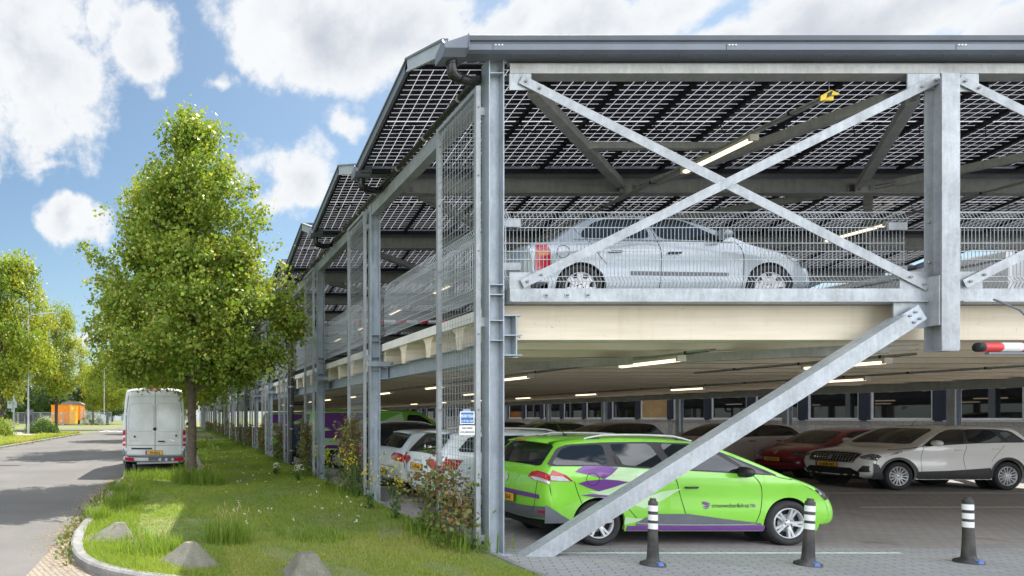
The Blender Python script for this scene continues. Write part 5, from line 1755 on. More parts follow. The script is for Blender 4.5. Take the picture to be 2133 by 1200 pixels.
def ice_estate_extra(sh, root):
    simple_front(sh, root)
    lamp_patch(sh, root, 'tail_light', [('r', [(.34, .93), (.46, .97), (.79, .985), (.79, .79), (.62, .80), (.42, .87)], .006, 0), ('r', [(.50, .92), (.78, .94), (.78, .84), (.62, .85)], .009, 1),
                                        ('side', [(-.68, .985), (-.34, .965), (-.46, .80), (-.68, .79)], .006, 0), ('side', [(-.66, .95), (-.44, .94), (-.50, .85), (-.66, .84)], .009, 1)], [TAIL_R, TAIL_P])
    mb = MB(); sh.end_line(mb, 'r', [(-.78, .52), (-.4, .56), (.4, .56), (.78, .52)], .012, .003, 0); sh.end_line(mb, 'r', [(-.66, .75), (-.62, .66), (.62, .66), (.66, .75)], .008, .003, 0); mb.build('tailgate_seam', DARKIN, root)
    v, f = text_mesh('S K O D A', .06, .002, 1.25)
    mb = MB(); z0 = .885
    V = []
    for p in v:
        y, z = -p[0], z0 + p[1]; i = sh.idx('r', z); q = sh.P(i, max(-.99, min(.99, y / .8))); V.append((q.x - .008, q.y, q.z))
    mb.add(V, f); mb.build('lettering', CHROME, root)
    mb = MB(); sh.end_patch(mb, 'r', [(-.62, .29), (.62, .29), (.68, .40), (-.68, .40)], .004); mb.build('rear_apron', BLACK, root)
    mb = MB(); V = []
    for x, z, w in ((-.20, 1.475, .56), (-.45, 1.455, .55), (-.58, 1.43, .52), (-.58, 1.415, .52), (-.38, 1.41, .54)):
        for k in range(7): y = -w + 2 * w * k / 6; V.append((x + .08 * (abs(k - 3) / 3) ** 3, y, z - .03 * (abs(k - 3) / 3) ** 2.5))
    mb.add(V, [(i * 7 + k, i * 7 + k + 1, (i + 1) * 7 + k + 1, (i + 1) * 7 + k) for i in range(4) for k in range(6)], 0, True); mb.build('spoiler', ICE, root)
    mb = MB(); mb.tube([sh.P(sh.idx('r', 1.10), .1) + Vector((-.02, 0, 0)), sh.P(sh.idx('r', 1.16), -.55) + Vector((-.02, 0, .0))], .011, 6); mb.build('wiper', BLACK, root)
win_e = [[(-.38, 1.10), (.10, 1.09), (.10, 1.36), (-.18, 1.35), (-.40, 1.14)], [(.2, 1.09), (.95, 1.06), (.82, 1.38), (.2, 1.37)], [(1.05, 1.05), (2.05, .985), (1.60, 1.28), (1.36, 1.365), (.93, 1.385)]]
car(ESTATE, 'estate_car', (5.50, 12.15, .004), 0, 'pale white estate car behind the front mesh screen with yellow plate', 'car', ICE, win_e, None, [[(1.03, 1.0), (1.12, .8), (1.15, .3)], [(.15, 1.0), (.3, .7)]], ('double', 5),
    plate_r=('K-679-HX', -.825, .79, -.10), handles=[(1.3, .9), (.4, .92)], mirror=(2.0, .97, 1.05), scale=1.06, screen=[(-.66, 1.03), (.66, 1.03), (.56, 1.36), (-.56, 1.36)], rear=[(-.70, 1.05), (.70, 1.05), (.58, 1.39), (-.58, 1.39)], extra=ice_estate_extra, rails=(-.05, 1.45, .86))
def ice_hatch_extra(sh, root):
    simple_front(sh, root)
    lamp_patch(sh, root, 'tail_light', [('r', [(.42, .90), (.50, .98), (.80, 1.0), (.80, .82), (.48, .82)], .006, 0), ('r', [(.52, .91), (.78, .92), (.78, .87), (.52, .86)], .009, 1), ('side', [(-.66, 1.0), (-.46, .98), (-.44, .84), (-.66, .82)], .006, 0), ('side', [(-.64, .95), (-.5, .94), (-.5, .87), (-.64, .86)], .009, 1)], [TAIL_R, TAIL_P])
    mb = MB(); sh.end_line(mb, 'r', [(-.74, .66), (.74, .66)], .010, .003, 0); mb.build('tailgate_seam', DARKIN, root)
    mb = MB(); sh.end_patch(mb, 'r', [(-.66, .29), (.66, .29), (.70, .38), (-.70, .38)], .004); mb.build('rear_apron', BLACK, root)
    mb = MB(); sh.end_patch(mb, 'r', [(.55, .43), (.74, .43), (.74, .47), (.55, .47)], .006, 0, .07, True); mb.build('reflector', TAIL_R, root)
    mb = MB(); p = sh.P(sh.idx('r', .92), 0); mb.lathe([(0, -.012), (.05, -.012), (.055, 0)], 18, 'x' if False else 'y', (0, 0, 0)); mb.v = [(p.x + b, a, p.z + c) for a, b, c in mb.v]; mb.build('badge', CHROME, root)
    mb = MB(); V = []
    for x, z, w in ((-.02, 1.47, .58), (-.28, 1.45, .57), (-.46, 1.42, .53), (-.46, 1.40, .53), (-.28, 1.39, .55)):
        for k in range(7): y = -w + 2 * w * k / 6; V.append((x + .08 * (abs(k - 3) / 3) ** 3, y, z - .035 * (abs(k - 3) / 3) ** 2.5))
    mb.add(V, [(i * 7 + k, i * 7 + k + 1, (i + 1) * 7 + k + 1, (i + 1) * 7 + k) for i in range(4) for k in range(6)], 0, True); mb.build('spoiler', ICE, root)
    mb = MB(); mb.tube([sh.P(sh.idx('r', 1.12), .1) + Vector((-.02, 0, 0)), sh.P(sh.idx('r', 1.14), .6) + Vector((-.02, 0, .0))], .011, 6); mb.build('wiper', BLACK, root)
win_h = [[(-.15, 1.10), (.30, 1.06), (.34, 1.34), (.10, 1.33)], [(.38, 1.05), (1.0, 1.02), (.90, 1.37), (.40, 1.35)], [(1.08, 1.02), (1.98, .985), (1.50, 1.27), (1.28, 1.35), (.98, 1.37)]]
car(HATCH, 'hatchback_car', (5.64, 14.7, .004), 0, 'pale white hatchback parked just beyond the pale estate', 'car', ICE, win_h, None, [[(1.05, 1.0), (1.12, .8), (1.15, .3)]], ('double', 5),
    plate_r=('J-020-SF', -.825, .52), handles=[(1.28, .88)], mirror=(1.95, .98, 1.04), scale=1.03, screen=[(-.66, 1.02), (.66, 1.02), (.56, 1.33), (-.56, 1.33)], rear=[(-.66, 1.07), (.66, 1.07), (.56, 1.39), (-.56, 1.39)], extra=ice_hatch_extra)
# --- black car beyond them
BLACKP = paint('black_paint', (0.012, 0.011, 0.012), 0, .25)
win_u = [[(-.28, 1.20), (.22, 1.19), (.22, 1.48), (-.05, 1.46)], [(.3, 1.19), (1.0, 1.16), (.92, 1.50), (.3, 1.49)], [(1.08, 1.155), (1.98, 1.10), (1.55, 1.38), (1.28, 1.475), (1.0, 1.495)]]
trim_u = [(-.36, 1.17), (.3, 1.165), (1.0, 1.14), (2.12, 1.075), (1.58, 1.41), (1.28, 1.51), (.9, 1.525), (.2, 1.515), (-.10, 1.49)]
def simple_rear(z0, z1, y0=.42):
    def fn(sh, root):
        lamp_patch(sh, root, 'tail_light', [('r', [(y0, z0 + .03), (.80, z0), (.80, z1), (y0, z1 - .02)], .006, 0), ('side', [(sh.xr + .16, z0), (sh.xr + .36, z0 + .05), (sh.xr + .33, z1), (sh.xr + .16, z1)], .006, 0)], [TAIL_R])
        lamp_patch(sh, root, 'headlight', [('f', [(.50, sh.T[sh.idx_front(), 1] - .13), (.84, sh.T[sh.idx_front(), 1] - .13), (.84, sh.T[sh.idx_front(), 1] + .03), (.56, sh.T[sh.idx_front(), 1] + .0)], .006, 0)], [LAMP_H])
        mb = MB(); zz = sh.T[sh.idx_front(), 1]; sh.end_patch(mb, 'f', [(-.5, zz - .28), (.5, zz - .28), (.48, zz - .10), (-.48, zz - .10)], .005); mb.build('grille', BLACK, root)
    return fn
def _idxf(s):
    js = [j for j in range(s.ap, s.n)]
    return min(js, key=lambda j: abs(s.T[j, 0] - (s.xf - .14)) + (0 if s.T[j, 1] > .5 else 9))
Shell.idx_front = _idxf
car(SUV, 'suv_car', (5.4, 17.2, .004), 0, 'black car between the pale hatchback and the green and purple van', 'car', BLACKP, win_u, trim_u, [[(1.05, 1.1), (1.12, .9), (1.15, .4)]], ('double', 5), handles=[(1.3, 1.0)], mirror=(1.95, 1.0, 1.17), scale=1.04,
    screen=[(-.68, 1.15), (.68, 1.15), (.58, 1.48), (-.58, 1.48)], rear=[(-.66, 1.16), (.66, 1.16), (.56, 1.47), (-.56, 1.47)], extra=simple_rear(.85, 1.08), rails=(-.1, 1.2, .86), plate_r=('T-482-KB', -.86, .86))

# --- white crossover facing us at the right -----------------------------------------------------
PEARL = paint('white_car_paint', (0.80, 0.79, 0.77), 0, .3)
def cross_extra(sh, root):
    mb = MB(); sh.end_patch(mb, 'f', round_poly([(-.52, .66), (.52, .66), (.60, .86), (.56, .90), (-.56, .90), (-.60, .86)], .15, 1), .006, 0, .08)
    for k in range(15):
        y = -.49 + .07 * k
        for z in (.70, .745, .79, .835): sh.end_patch(mb, 'f', [(y, z), (y + .03, z), (y + .036, z + .028), (y + .006, z + .028)], .012, 1, .1)
    sh.end_line(mb, 'f', [(-.53, .655), (.53, .655), (.61, .87)], .02, .012, 1); sh.end_line(mb, 'f', [(-.53, .655), (-.61, .87), (-.56, .905), (.56, .905), (.61, .87)], .016, .012, 1)
    mb.build('grille', [BLACK, CHROME], root)
    mb = MB(); sh.end_patch(mb, 'f', [(-.04, .73), (.0, .70), (.04, .73), (.05, .80), (0, .83), (-.05, .80)], .018, 0, .05); mb.build('badge', CHROME, root)
    lamp_patch(sh, root, 'headlight', [('f', [(.60, .82), (.66, .78), (.86, .80), (.88, .95), (.74, .93)], .007, 0), ('side', [(3.24, .80), (3.28, .92), (3.0, 1.0), (2.86, 1.0), (3.0, .86)], .007, 0), ('side', [(3.22, .83), (3.22, .87), (3.02, .93), (3.04, .89)], .010, 1)], [LAMP_H, CHROME])
    mb = MB(); sh.end_patch(mb, 'f', [(-.62, .26), (.62, .26), (.66, .40), (.50, .52), (-.50, .52), (-.66, .40)], .006, 0, .08)
    sh.end_patch(mb, 'f', [(.62, .42), (.88, .40), (.88, .60), (.72, .60)], .008, 0, .07, True); sh.side_patch(mb, [(3.26, .42), (3.26, .66), (3.14, .62), (3.08, .45)], .006, 0, .06)
    sh.side_patch(mb, [(3.0, .26), (3.08, .45), (3.27, .42), (3.28, .27)], .006, 0, .06)
    mb.build('front_apron', BLACK, root)
    lamp_patch(sh, root, 'tail_light', [('r', [(.40, .94), (.82, .94), (.82, 1.10), (.44, 1.06)], .006, 0), ('side', [(-.66, .95), (-.46, 1.0), (-.42, 1.08), (-.66, 1.10)], .006, 0)], [TAIL_R])
    mb = MB(); sh.side_line(mb, [(2.05, 1.09), (2.5, 1.02), (2.95, 1.0)], .014, .004, 0); mb.build('bonnet_shut', DARKIN, root)
    mb = MB(); sh.side_line(mb, [(-.35, 1.50), (.2, 1.535), (1.2, 1.52), (1.6, 1.42), (2.1, 1.10)], .014, .007, 0, it=2); mb.build('roof_trim', CHROME, root)
    mb = MB(); mb.tube([(.9, 0, 1.61), (1.08, 0, 1.72)] if False else [(1.35, 0, 1.56), (1.15, 0, 1.74)], [.007, .004], 6); mb.build('aerial', BLACK, root)
clad_x = [[(.45, .27), (2.22, .27), (2.24, .46), (1.5, .48), (.46, .55), (.40, .40)]]
car(CROSS, 'crossover_car', (20.38, 16.22, .004), math.pi, 'white crossover car with chrome grille facing the aisle', 'car', PEARL, [[(-.40, 1.19), (-.03, 1.19), (.10, 1.42), (-.12, 1.44)], [(.10, 1.18), (.98, 1.16), (.88, 1.49), (.25, 1.47)], [(1.08, 1.155), (1.98, 1.09), (1.52, 1.38), (1.28, 1.465), (.98, 1.485)]],
    [(-.50, 1.17), (.3, 1.165), (1.0, 1.14), (2.16, 1.07), (1.58, 1.40), (1.28, 1.50), (.9, 1.515), (.2, 1.505), (-.22, 1.46)], [[(1.04, 1.1), (1.10, .95), (1.12, .7), (1.06, .5), (1.06, .27)], [(2.1, 1.06), (2.16, .85), (2.14, .45)], [(.12, 1.1), (.28, .9), (.42, .7)]], ('multi', 14),
    plate_f=('H-658-ND', 3.545, .59, 0), handles=[(1.28, .99), (.35, 1.02)], mirror=(1.92, 1.02, 1.16), scale=1.0, screen=[(-.70, 1.13), (.70, 1.13), (.60, 1.51), (-.60, 1.51)], rear=[(-.66, 1.16), (.66, 1.16), (.56, 1.47), (-.56, 1.47)], clad=clad_x, arch_clad=.06, extra=cross_extra, handle_mat=PEARL)
# --- small dark red car
REDP = paint('dark_red_paint', (0.32, 0.012, 0.028), .1, .28)
def small_extra(sh, root):
    lamp_patch(sh, root, 'headlight', [('f', [(.44, .66), (.70, .66), (.78, .82), (.56, .80)], .006, 0), ('side', [(2.60, .72), (2.66, .80), (2.48, .82), (2.50, .74)], .006, 0)], [LAMP_H])
    mb = MB(); sh.end_patch(mb, 'f', round_poly([(-.58, .30), (.58, .30), (.66, .52), (-.66, .52)], .2, 2), .004, 0); mb.build('grille', INK, root)
    mb = MB(); sh.end_patch(mb, 'f', round_poly([(-.54, .34), (.54, .34), (.58, .44), (-.58, .44)], .2, 2), .008, 0); mb.build('bumper_panel', REDP, root)
    mb = MB(); sh.end_patch(mb, 'f', round_poly([(-.06, .68), (.06, .68), (.06, .79), (-.06, .79)], .25, 2), .010, 0, .04); mb.build('badge', CHROME, root)
    mb = MB(); sh.end_patch(mb, 'f', [(.60, .36), (.68, .36), (.68, .42), (.60, .42)], .009, 0, .05, True); mb.build('fog_lamp', LAMP_H, root)
car(SMALL, 'small_car', (20.95, 18.95, .004), math.pi, 'small dark red car parked between two pale cars', 'car', REDP, [[(.0, 1.06), (.72, 1.03), (.70, 1.38), (.15, 1.36)], [(.80, 1.03), (1.62, .99), (1.28, 1.27), (.84, 1.37)]], [(-.06, 1.03), (.8, 1.01), (1.75, .965), (1.32, 1.30), (1.1, 1.38), (.2, 1.395), (.06, 1.37)], [[(.75, 1.0), (.8, .5), (.8, .25)], [(1.72, .97), (1.85, .75), (1.83, .25)]], ('double', 5),
    plate_f=('4-XTD-93', 2.94, .535), handles=[(.95, .85)], mirror=(1.5, .92, 1.04), screen=[(-.62, 1.02), (.62, 1.02), (.54, 1.38), (-.54, 1.38)], rear=[(-.55, 1.05), (.55, 1.05), (.5, 1.4), (-.5, 1.4)], extra=small_extra, scale=1.0)
# --- pale rounded crossover, dark hatchback, green estate, dark car of the far row
BEIGE = paint('blush_paint', (0.70, 0.64, 0.60), .05, .3)
car(CROSS, 'crossover_car', (20.1, 21.5, .004), math.pi, 'pale crossover with smooth rounded roof behind the diagonal strut', 'car', BEIGE, [[(-.35, 1.20), (.98, 1.16), (.88, 1.50), (.25, 1.48)], [(1.06, 1.155), (2.0, 1.09), (1.52, 1.39), (1.28, 1.475), (.96, 1.50)]], [(-.50, 1.17), (1.0, 1.14), (2.16, 1.07), (1.58, 1.41), (1.28, 1.51), (.9, 1.53), (.2, 1.515), (-.22, 1.44)], [[(1.02, 1.1), (1.12, .8), (1.06, .3)], [(2.1, 1.06), (2.16, .8), (2.14, .4)]], ('multi', 10),
    handles=[(1.2, .99), (.3, 1.0)], mirror=(1.9, 1.02, 1.16), screen=[(-.72, 1.12), (.72, 1.12), (.60, 1.53), (-.60, 1.53)], rear=[(-.66, 1.16), (.66, 1.16), (.56, 1.47), (-.56, 1.47)], extra=simple_rear(.90, 1.05), scale=1.02, handle_mat=INK)
car(HATCH, 'hatchback_car', (20.6, 28.2, .004), math.pi, 'black hatchback by the window wall left of the plywood window', 'car', BLACKP, win_h, None, [], ('double', 5), mirror=(1.95, .98, 1.04), screen=[(-.66, 1.02), (.66, 1.02), (.56, 1.33), (-.56, 1.33)], rear=[(-.64, 1.05), (.64, 1.05), (.56, 1.38), (-.56, 1.38)], extra=simple_rear(.85, 1.0), scale=1.07)
car(ESTATE, 'estate_car', (20.7, 33.4, .004), math.pi, 'second lime green estate far off in the row along the window wall', 'car', GREEN, win_e, trim_g, [], ('double', 5), mirror=(1.95, .94, 1.04), screen=[(-.66, 1.03), (.66, 1.03), (.56, 1.36), (-.56, 1.36)], rear=[(-.66, 1.08), (.66, 1.08), (.57, 1.38), (-.57, 1.38)], extra=simple_rear(.85, 1.0), scale=1.04, rails=(-.05, 1.45, .86))
car(HATCH, 'hatchback_car', (20.6, 38.4, .004), math.pi, 'dark hatchback behind the far lime green estate', 'car', BLACKP, win_h, None, [], ('double', 5), mirror=(1.95, .98, 1.04), screen=[(-.66, 1.02), (.66, 1.02), (.56, 1.33), (-.56, 1.33)], rear=[(-.64, 1.05), (.64, 1.05), (.56, 1.38), (-.56, 1.38)], extra=simple_rear(.85, 1.0), scale=1.05)

# --- green and purple vans -----------------------------------------------------------------------
GREENV = paint('van_green_paint', (0.16, 0.50, 0.045))
def van_extra(deco):
    def fn(sh, root):
        simple_front(sh, root)
        mb = MB(); sh.side_patch(mb, [(-.8, .62), (1.9, .62), (2.15, 1.62), (2.1, 1.86), (-.75, 1.86)], .003, 0, .25); mb.build('pale_decal', PALE_G, root)
        mb = MB()
        for p in ([(-.74, 1.84), (1.35, 1.84), (.35, 1.42), (-.2, 1.26), (-.75, 1.42)], [(-.75, 1.22), (-.2, 1.27), (.5, 1.28), (1.4, 1.12), (.4, .98), (-.76, 1.02)], [(-.78, .84), (.2, .80), (1.35, .66), (.2, .66), (-.78, .66)], [(.45, .42), (2.6, .42), (2.6, .52), (.45, .52)]): sh.side_patch(mb, p, .006, 0, .2)
        mb.build('purple_decal', PURPLE, root)
        mb = MB(); sh.side_patch(mb, [(1.0, 1.38), (2.1, 1.84), (1.45, 1.84), (.55, 1.50)], .007, 0, .2); sh.side_patch(mb, [(1.45, 1.12), (2.05, 1.40), (2.1, 1.02), (1.7, 1.0)], .007, 0, .2); sh.side_patch(mb, [(-.76, 1.26), (-.3, 1.34), (-.76, 1.42)], .008, 0, .2); mb.build('green_decal', GREENV, root)
        mb = MB(); sh.side_line(mb, [(-.3, .88), (1.75, .88)], .05, .010, 0, it=0); mb.build('door_rail', BLACK, root)
        lamp_patch(sh, root, 'tail_light', [('r', [(.78, .85), (.90, .85), (.90, 1.55), (.80, 1.55)], .008, 0), ('r', [(.79, 1.0), (.89, 1.0), (.89, 1.15), (.79, 1.15)], .011, 1), ('side', [(sh.xr + .07, .85), (sh.xr + .16, .85), (sh.xr + .14, 1.55), (sh.xr + .07, 1.55)], .006, 0)], [TAIL_P, AMBER])
        mb = MB()
        for sg in (-1, 1): sh.end_patch(mb, 'r', round_poly([(sg * .06, 1.22), (sg * .66, 1.22), (sg * .62, 1.80), (sg * .06, 1.80)], .1, 2), .006)
        mb.build('rear_window', GLASS, root)
        mb = MB(); sh.end_line(mb, 'r', [(0, .55), (0, 1.9)], .014, .003); mb.build('door_gap', DARKIN, root)
        mb = MB(); sh.end_patch(mb, 'r', [(-.92, .37), (.92, .37), (.92, .56), (-.92, .56)], .012); mb.build('rear_bumper', GREYFILM, root)
        mb = MB()
        for z in (.75, 1.62): sh.end_patch(mb, 'r', [(.70, z), (.80, z), (.80, z + .09), (.70, z + .09)], .022, 0, .1, True)
        mb.build('hinge', GREENV, root)
    return fn
VW_ = [[(2.18, 1.30), (3.28, 1.27), (2.92, 1.62), (2.66, 1.76), (2.30, 1.78)]]
car(TRAF, 'panel_van', (5.62, 22.75, .004), 0, 'green panel van with purple and pale wings behind the third and fourth columns', 'van', GREENV, VW_, None, [[(2.05, 1.8), (2.1, 1.0), (2.08, .35)]], ('cover', 8), mirror=(3.0, 1.12, 1.35), mirror_mat=BLACK,
    screen=[(-.78, 1.24), (.78, 1.24), (.68, 1.84), (-.68, 1.84)], extra=van_extra(True), scale=1.06)
car(TRAF, 'panel_van', (5.75, 34.6, .004), 0, 'second green and purple panel van further back along the columns', 'van', GREENV, VW_, None, [], ('cover', 8), mirror=(3.0, 1.12, 1.35), mirror_mat=BLACK, screen=[(-.78, 1.24), (.78, 1.24), (.68, 1.84), (-.68, 1.84)], extra=van_extra(True), scale=1.06)
NAVY = paint('navy_paint', (0.02, 0.035, 0.10), .1, .3)
car(HATCH, 'hatchback_car', (5.5, 28.3, .004), 0, 'dark blue hatchback between the two green panel vans', 'car', NAVY, win_h, None, [], ('double', 5), mirror=(1.95, .98, 1.04), screen=[(-.66, 1.02), (.66, 1.02), (.56, 1.33), (-.56, 1.33)], rear=[(-.64, 1.05), (.64, 1.05), (.56, 1.38), (-.56, 1.38)], extra=simple_rear(.85, 1.0), scale=1.03, plate_r=('R-571-VJ', -.83, .6))
car(SUV, 'suv_car', (-34.5, 103.5, .004), R(-90), 'dark blue-black car standing on the forecourt across the road', 'car', BLACKP, win_u, trim_u, [], ('double', 5), mirror=(1.95, 1.0, 1.17), screen=[(-.68, 1.15), (.68, 1.15), (.58, 1.48), (-.58, 1.48)], rear=[(-.66, 1.16), (.66, 1.16), (.56, 1.47), (-.56, 1.47)], extra=simple_rear(.85, 1.08), plate_f=('', 3.56, .62), scale=1.05)

# --- tall white van at the roadside, seen from behind ----------------------------------------------
VANW = pm('van_white_paint', (0.66, 0.69, 0.71), .35, 0, .05, 1.6, coat=.6, col2=(0.56, 0.575, 0.575), fine=.10)
def tallvan_extra(sh, root):
    simple_front(sh, root)
    mb = MB()
    sh.end_line(mb, 'r', [(-.03, .62), (-.03, 2.62)], .016, .003)
    for a, b in (((-.86, .62), (-.86, 1.9)), ((.86, .62), (.86, 1.9)), ((-.86, 1.9), (-.78, 2.60)), ((.86, 1.9), (.78, 2.60)), ((-.84, .62), (.84, .62)), ((-.74, 2.62), (.74, 2.62)), ((-.84, .93), (.84, .93))):
        sh.end_line(mb, 'r', [a, b], .010 if a[1] == b[1] == .93 else .016, .003)
    mb.build('door_gap', DARKIN, root)
    mb = MB()
    for y0, y1 in ((-.80, -.08), (.02, .80)):
        pts = round_poly([(y0, 1.35), (y1, 1.35), (y1 * .95, 2.22), (y0 * .95, 2.22)], .1, 2)
        for a, b in zip(pts, pts[1:] + pts[:1]): sh.end_line(mb, 'r', [a, b], .012, .004)
        sh.end_line(mb, 'r', [(y0 * .92, 2.44), (y1 * .92, 2.44)], .012, .004)
    mb.build('pressed_panels', pm('pressed_line', (.36, .39, .42), .4), root)
    # handles and locks
    mb = MB()
    for y, z, r_ in ((-.02, 1.43, .055), (.58, 1.20, .032), (-.66, 1.23, .032)):
        p = sh.P(sh.idx('r', z), y / .93); mb.lathe([(0, -.025), (r_ * .8, -.025), (r_, 0)], 18, 'y'); k = len(mb.v) - 54
        mb.v[k:] = [(p.x + b, p.y + a, p.z + c) for a, b, c in mb.v[k:]]
    mb.build('lock_cap', INK, root)
    mb = MB(); z = 1.05; p = sh.P(sh.idx('r', z), -.22); mb.box(p.x - .035, p.x - .002, -.33, -.12, z - .02, z + .02); mb.build('door_handle', INK, root)
    mb = MB(); sh.end_patch(mb, 'r', [(.06, .80), (.70, .80), (.70, .85), (.06, .85)], .012, 0, .2); mb.build('plate_lamp_bar', BLACK, root)
    lamp_patch(sh, root, 'tail_light', [('r', [(.885, .90), (.965, .90), (.955, 1.42), (.885, 1.42)], .010, 0), ('r', [(.888, 1.30), (.958, 1.30), (.957, 1.40), (.888, 1.40)], .014, 1), ('r', [(.888, 1.16), (.960, 1.16), (.960, 1.24), (.888, 1.24)], .014, 2), ('r', [(.888, .98), (.962, .98), (.962, 1.04), (.888, 1.04)], .014, 2),
                                        ('side', [(sh.xr + .07, .90), (sh.xr + .13, .90), (sh.xr + .13, 1.42), (sh.xr + .07, 1.42)], .006, 0)], [TAIL_P, TAIL_R, TAIL_W])
    mb = MB(); sh.end_patch(mb, 'r', [(-.955, .42), (.955, .42), (.955, .60), (-.955, .60)], .014, 0, .2); sh.end_patch(mb, 'r', [(.885, .60), (.955, .60), (.955, .82), (.885, .78)], .008, 0, .1, True); mb.build('rear_bumper', GREYFILM, root)
    mb = MB(); mb.bar((sh.xr - .06, -.75, .42), (sh.xr - .06, .52, .38), .16, .05, mi=0); mb.build('rear_step', galv('step_alu', (.36, .36, .36)), root)
    mb = MB(); sh.end_patch(mb, 'r', [(.62, .45), (.90, .45), (.90, .54), (.62, .54)], .018, 0, .1, True); mb.build('reflector', TAIL_P, root)
    mb = MB(); sh.end_patch(mb, 'r', [(-.22, 2.655), (.22, 2.655), (.22, 2.695), (-.22, 2.695)], .010); mb.build('brake_lamp', TAIL_P, root)
    mb = MB()
    for z in (.74, 1.86): sh.end_patch(mb, 'r', [(.83, z), (.91, z), (.91, z + .10), (.83, z + .10)], .022, 0, .1, True)
    mb.build('hinge', VANW, root)
    for s_, y, z in (('200 TD', .62, 1.06), ('216 CDI', -.62, 1.06)):
        v, f = text_mesh(s_, .075, .001, 1.25); mb = MB(); V = []
        for p in v:
            q = sh.P(sh.idx('r', z + p[1]), max(-.98, min(.98, (y - p[0]) / .95))); V.append((q.x - .012, q.y, q.z))
        mb.add(V, f); mb.build('lettering', CHROME, root)
    mb = MB(); mb.box(-.2, 2.9, .96, .985, .9, .98) ; mb.v = []; mb.f = []; mb.m = []; mb.sm = []
    sh.side_line(mb, [(-.9, 1.0), (3.2, 1.0)], .06, .012, 0, it=0); mb.build('rubbing_strip', GREYFILM, root)
car(VANP, 'delivery_van', (-.74, 20.32, .004), R(90), 'tall white delivery van parked at the roadside beside the lime tree', 'van', VANW, [[(2.75, 1.45), (3.62, 1.35), (3.3, 2.05), (2.9, 2.1)]], None, [[(2.6, 2.2), (2.6, .5)]], ('cover', 8), plate_r=('VR-063-J', -1.115, .705), mirror=(3.35, 1.14, 1.55), mirror_mat=BLACK,
    screen=[(-.82, 1.38), (.82, 1.38), (.74, 2.55), (-.74, 2.55)], extra=tallvan_extra, scale=1.0)
# ------------------------------------------------------------------ the office building along the far side of the garage
OFF = empty('office_building', (26.5, 8, 0), label='low white-tiled building with a long row of windows behind the parked cars', cat='building')
def opart(mb, name, mats, parent=None):
    o = mb.build(name, mats, parent or OFF)
    if parent is None: o.location = (-26.5, -8, 0)
    return o
TILE = brick_mat('white_tiles', (.60, .59, .57), (.55, .54, .52), (.36, .35, .34), .3, .3, 0, .012, .5)
# wall tiles need the brick pattern on a vertical plane: swap axes
for n in TILE.node_tree.nodes:
    if n.type == 'MAPPING': n.inputs['Rotation'].default_value = (0, R(90), R(90)); 
PILL = pm('navy_panel', (.022, .028, .055), .45, 0, .1)
FRAME = pm('white_frame', (.72, .73, .75), .4, 0, .04)
PANE = pm('office_glass', (.010, .011, .012), .02, 0, .2, spec=.9)
PLY = pm('plywood', (.56, .38, .18), .7, 0, .18, 2.2, col2=(.44, .28, .12), fine=.1)
WX = 26.5
mb = MB(); mb.box(WX, WX + .3, 9, 125, 0, 1.66); opart(mb, 'wall', TILE)
mb = MB(); mb.box(WX - .02, WX + .3, 9, 125, 3.05, 4.3); mb.box(WX - .05, WX + .35, 9, 125, 4.3, 4.36); opart(mb, 'fascia', pm('pale_fascia', (.50, .50, .49), .7, 0, .08))
mb = MB(); mb.box(WX, WX + .3, 9, 125, 4.38, 6.78); mb.box(WX - .04, WX + .3, 9, 125, 6.90, 7.14); mb.box(WX + .1, WX + .28, 9, 125, 6.78, 6.90, 1)
for k in range(26): mb.box(WX - .004, WX - .0, 10 + k * 4.4, 10.03 + k * 4.4, 4.4, 6.76, 1)
opart(mb, 'upper_cladding', [pm('white_cladding', (.90, .90, .90), .5, 0, .03), GREYFILM])
mb = MB(); mb.box(WX + .30, WX + 14, 9, 125, 6.9, 7.1); mb.box(WX + 13.8, WX + 14, 9, 125, 0, 6.9); mb.box(WX + .3, WX + 13.8, 9, 9.2, 0, 6.9); opart(mb, 'roof', pm('flat_roof', (.2, .2, .2), .9))
bw = 2.376; y = 9.82; wi = 0; ws = []
while y < 112:
    mb = MB(); mb.box(WX - .06, WX + .2, y - .18, y + .18, 1.66, 3.05); mb.box(WX - .03, WX + .0, y - .15, y + .15, .9, 1.655, 1)
    opart(mb, 'pillar', [PILL, pm('grey_render', (.36, .36, .36), .8)])
    a, b = y + .18, y + bw - .18
    m = MB()
    m.box(WX + .02, WX + .10, a, a + .10, 1.70, 3.05); m.box(WX + .02, WX + .10, b - .06, b, 1.70, 3.05); m.box(WX + .02, WX + .10, a + .1, b - .06, 2.97, 3.05)
    m.box(WX - .07, WX + .10, a - .05, b + .05, 1.655, 1.69); m.box(WX + .02, WX + .10, a + .1, b - .06, 1.70, 1.77)
    w = opart(m, 'window', FRAME)
    ply = 34.0 < (a + b) / 2 < 36.4
    m = MB(); m.box(WX + .06, WX + .08, a + .09, b - .05, 1.76, 2.98)
    if ply:
        for j in range(6):
            for dy in (-.07, .07): m.lathe([(0, -.004), (.012, -.004), (.012, 0)], 6, 'z', (WX + .055, (a + b) / 2 + dy, 1.85 + j * .2), 1)
        p = opart(m, 'pane', [PLY, BOLT], w); p['label'] = 'plywood board filling the window'
    else: opart(m, 'pane', PANE, w)
    y += bw

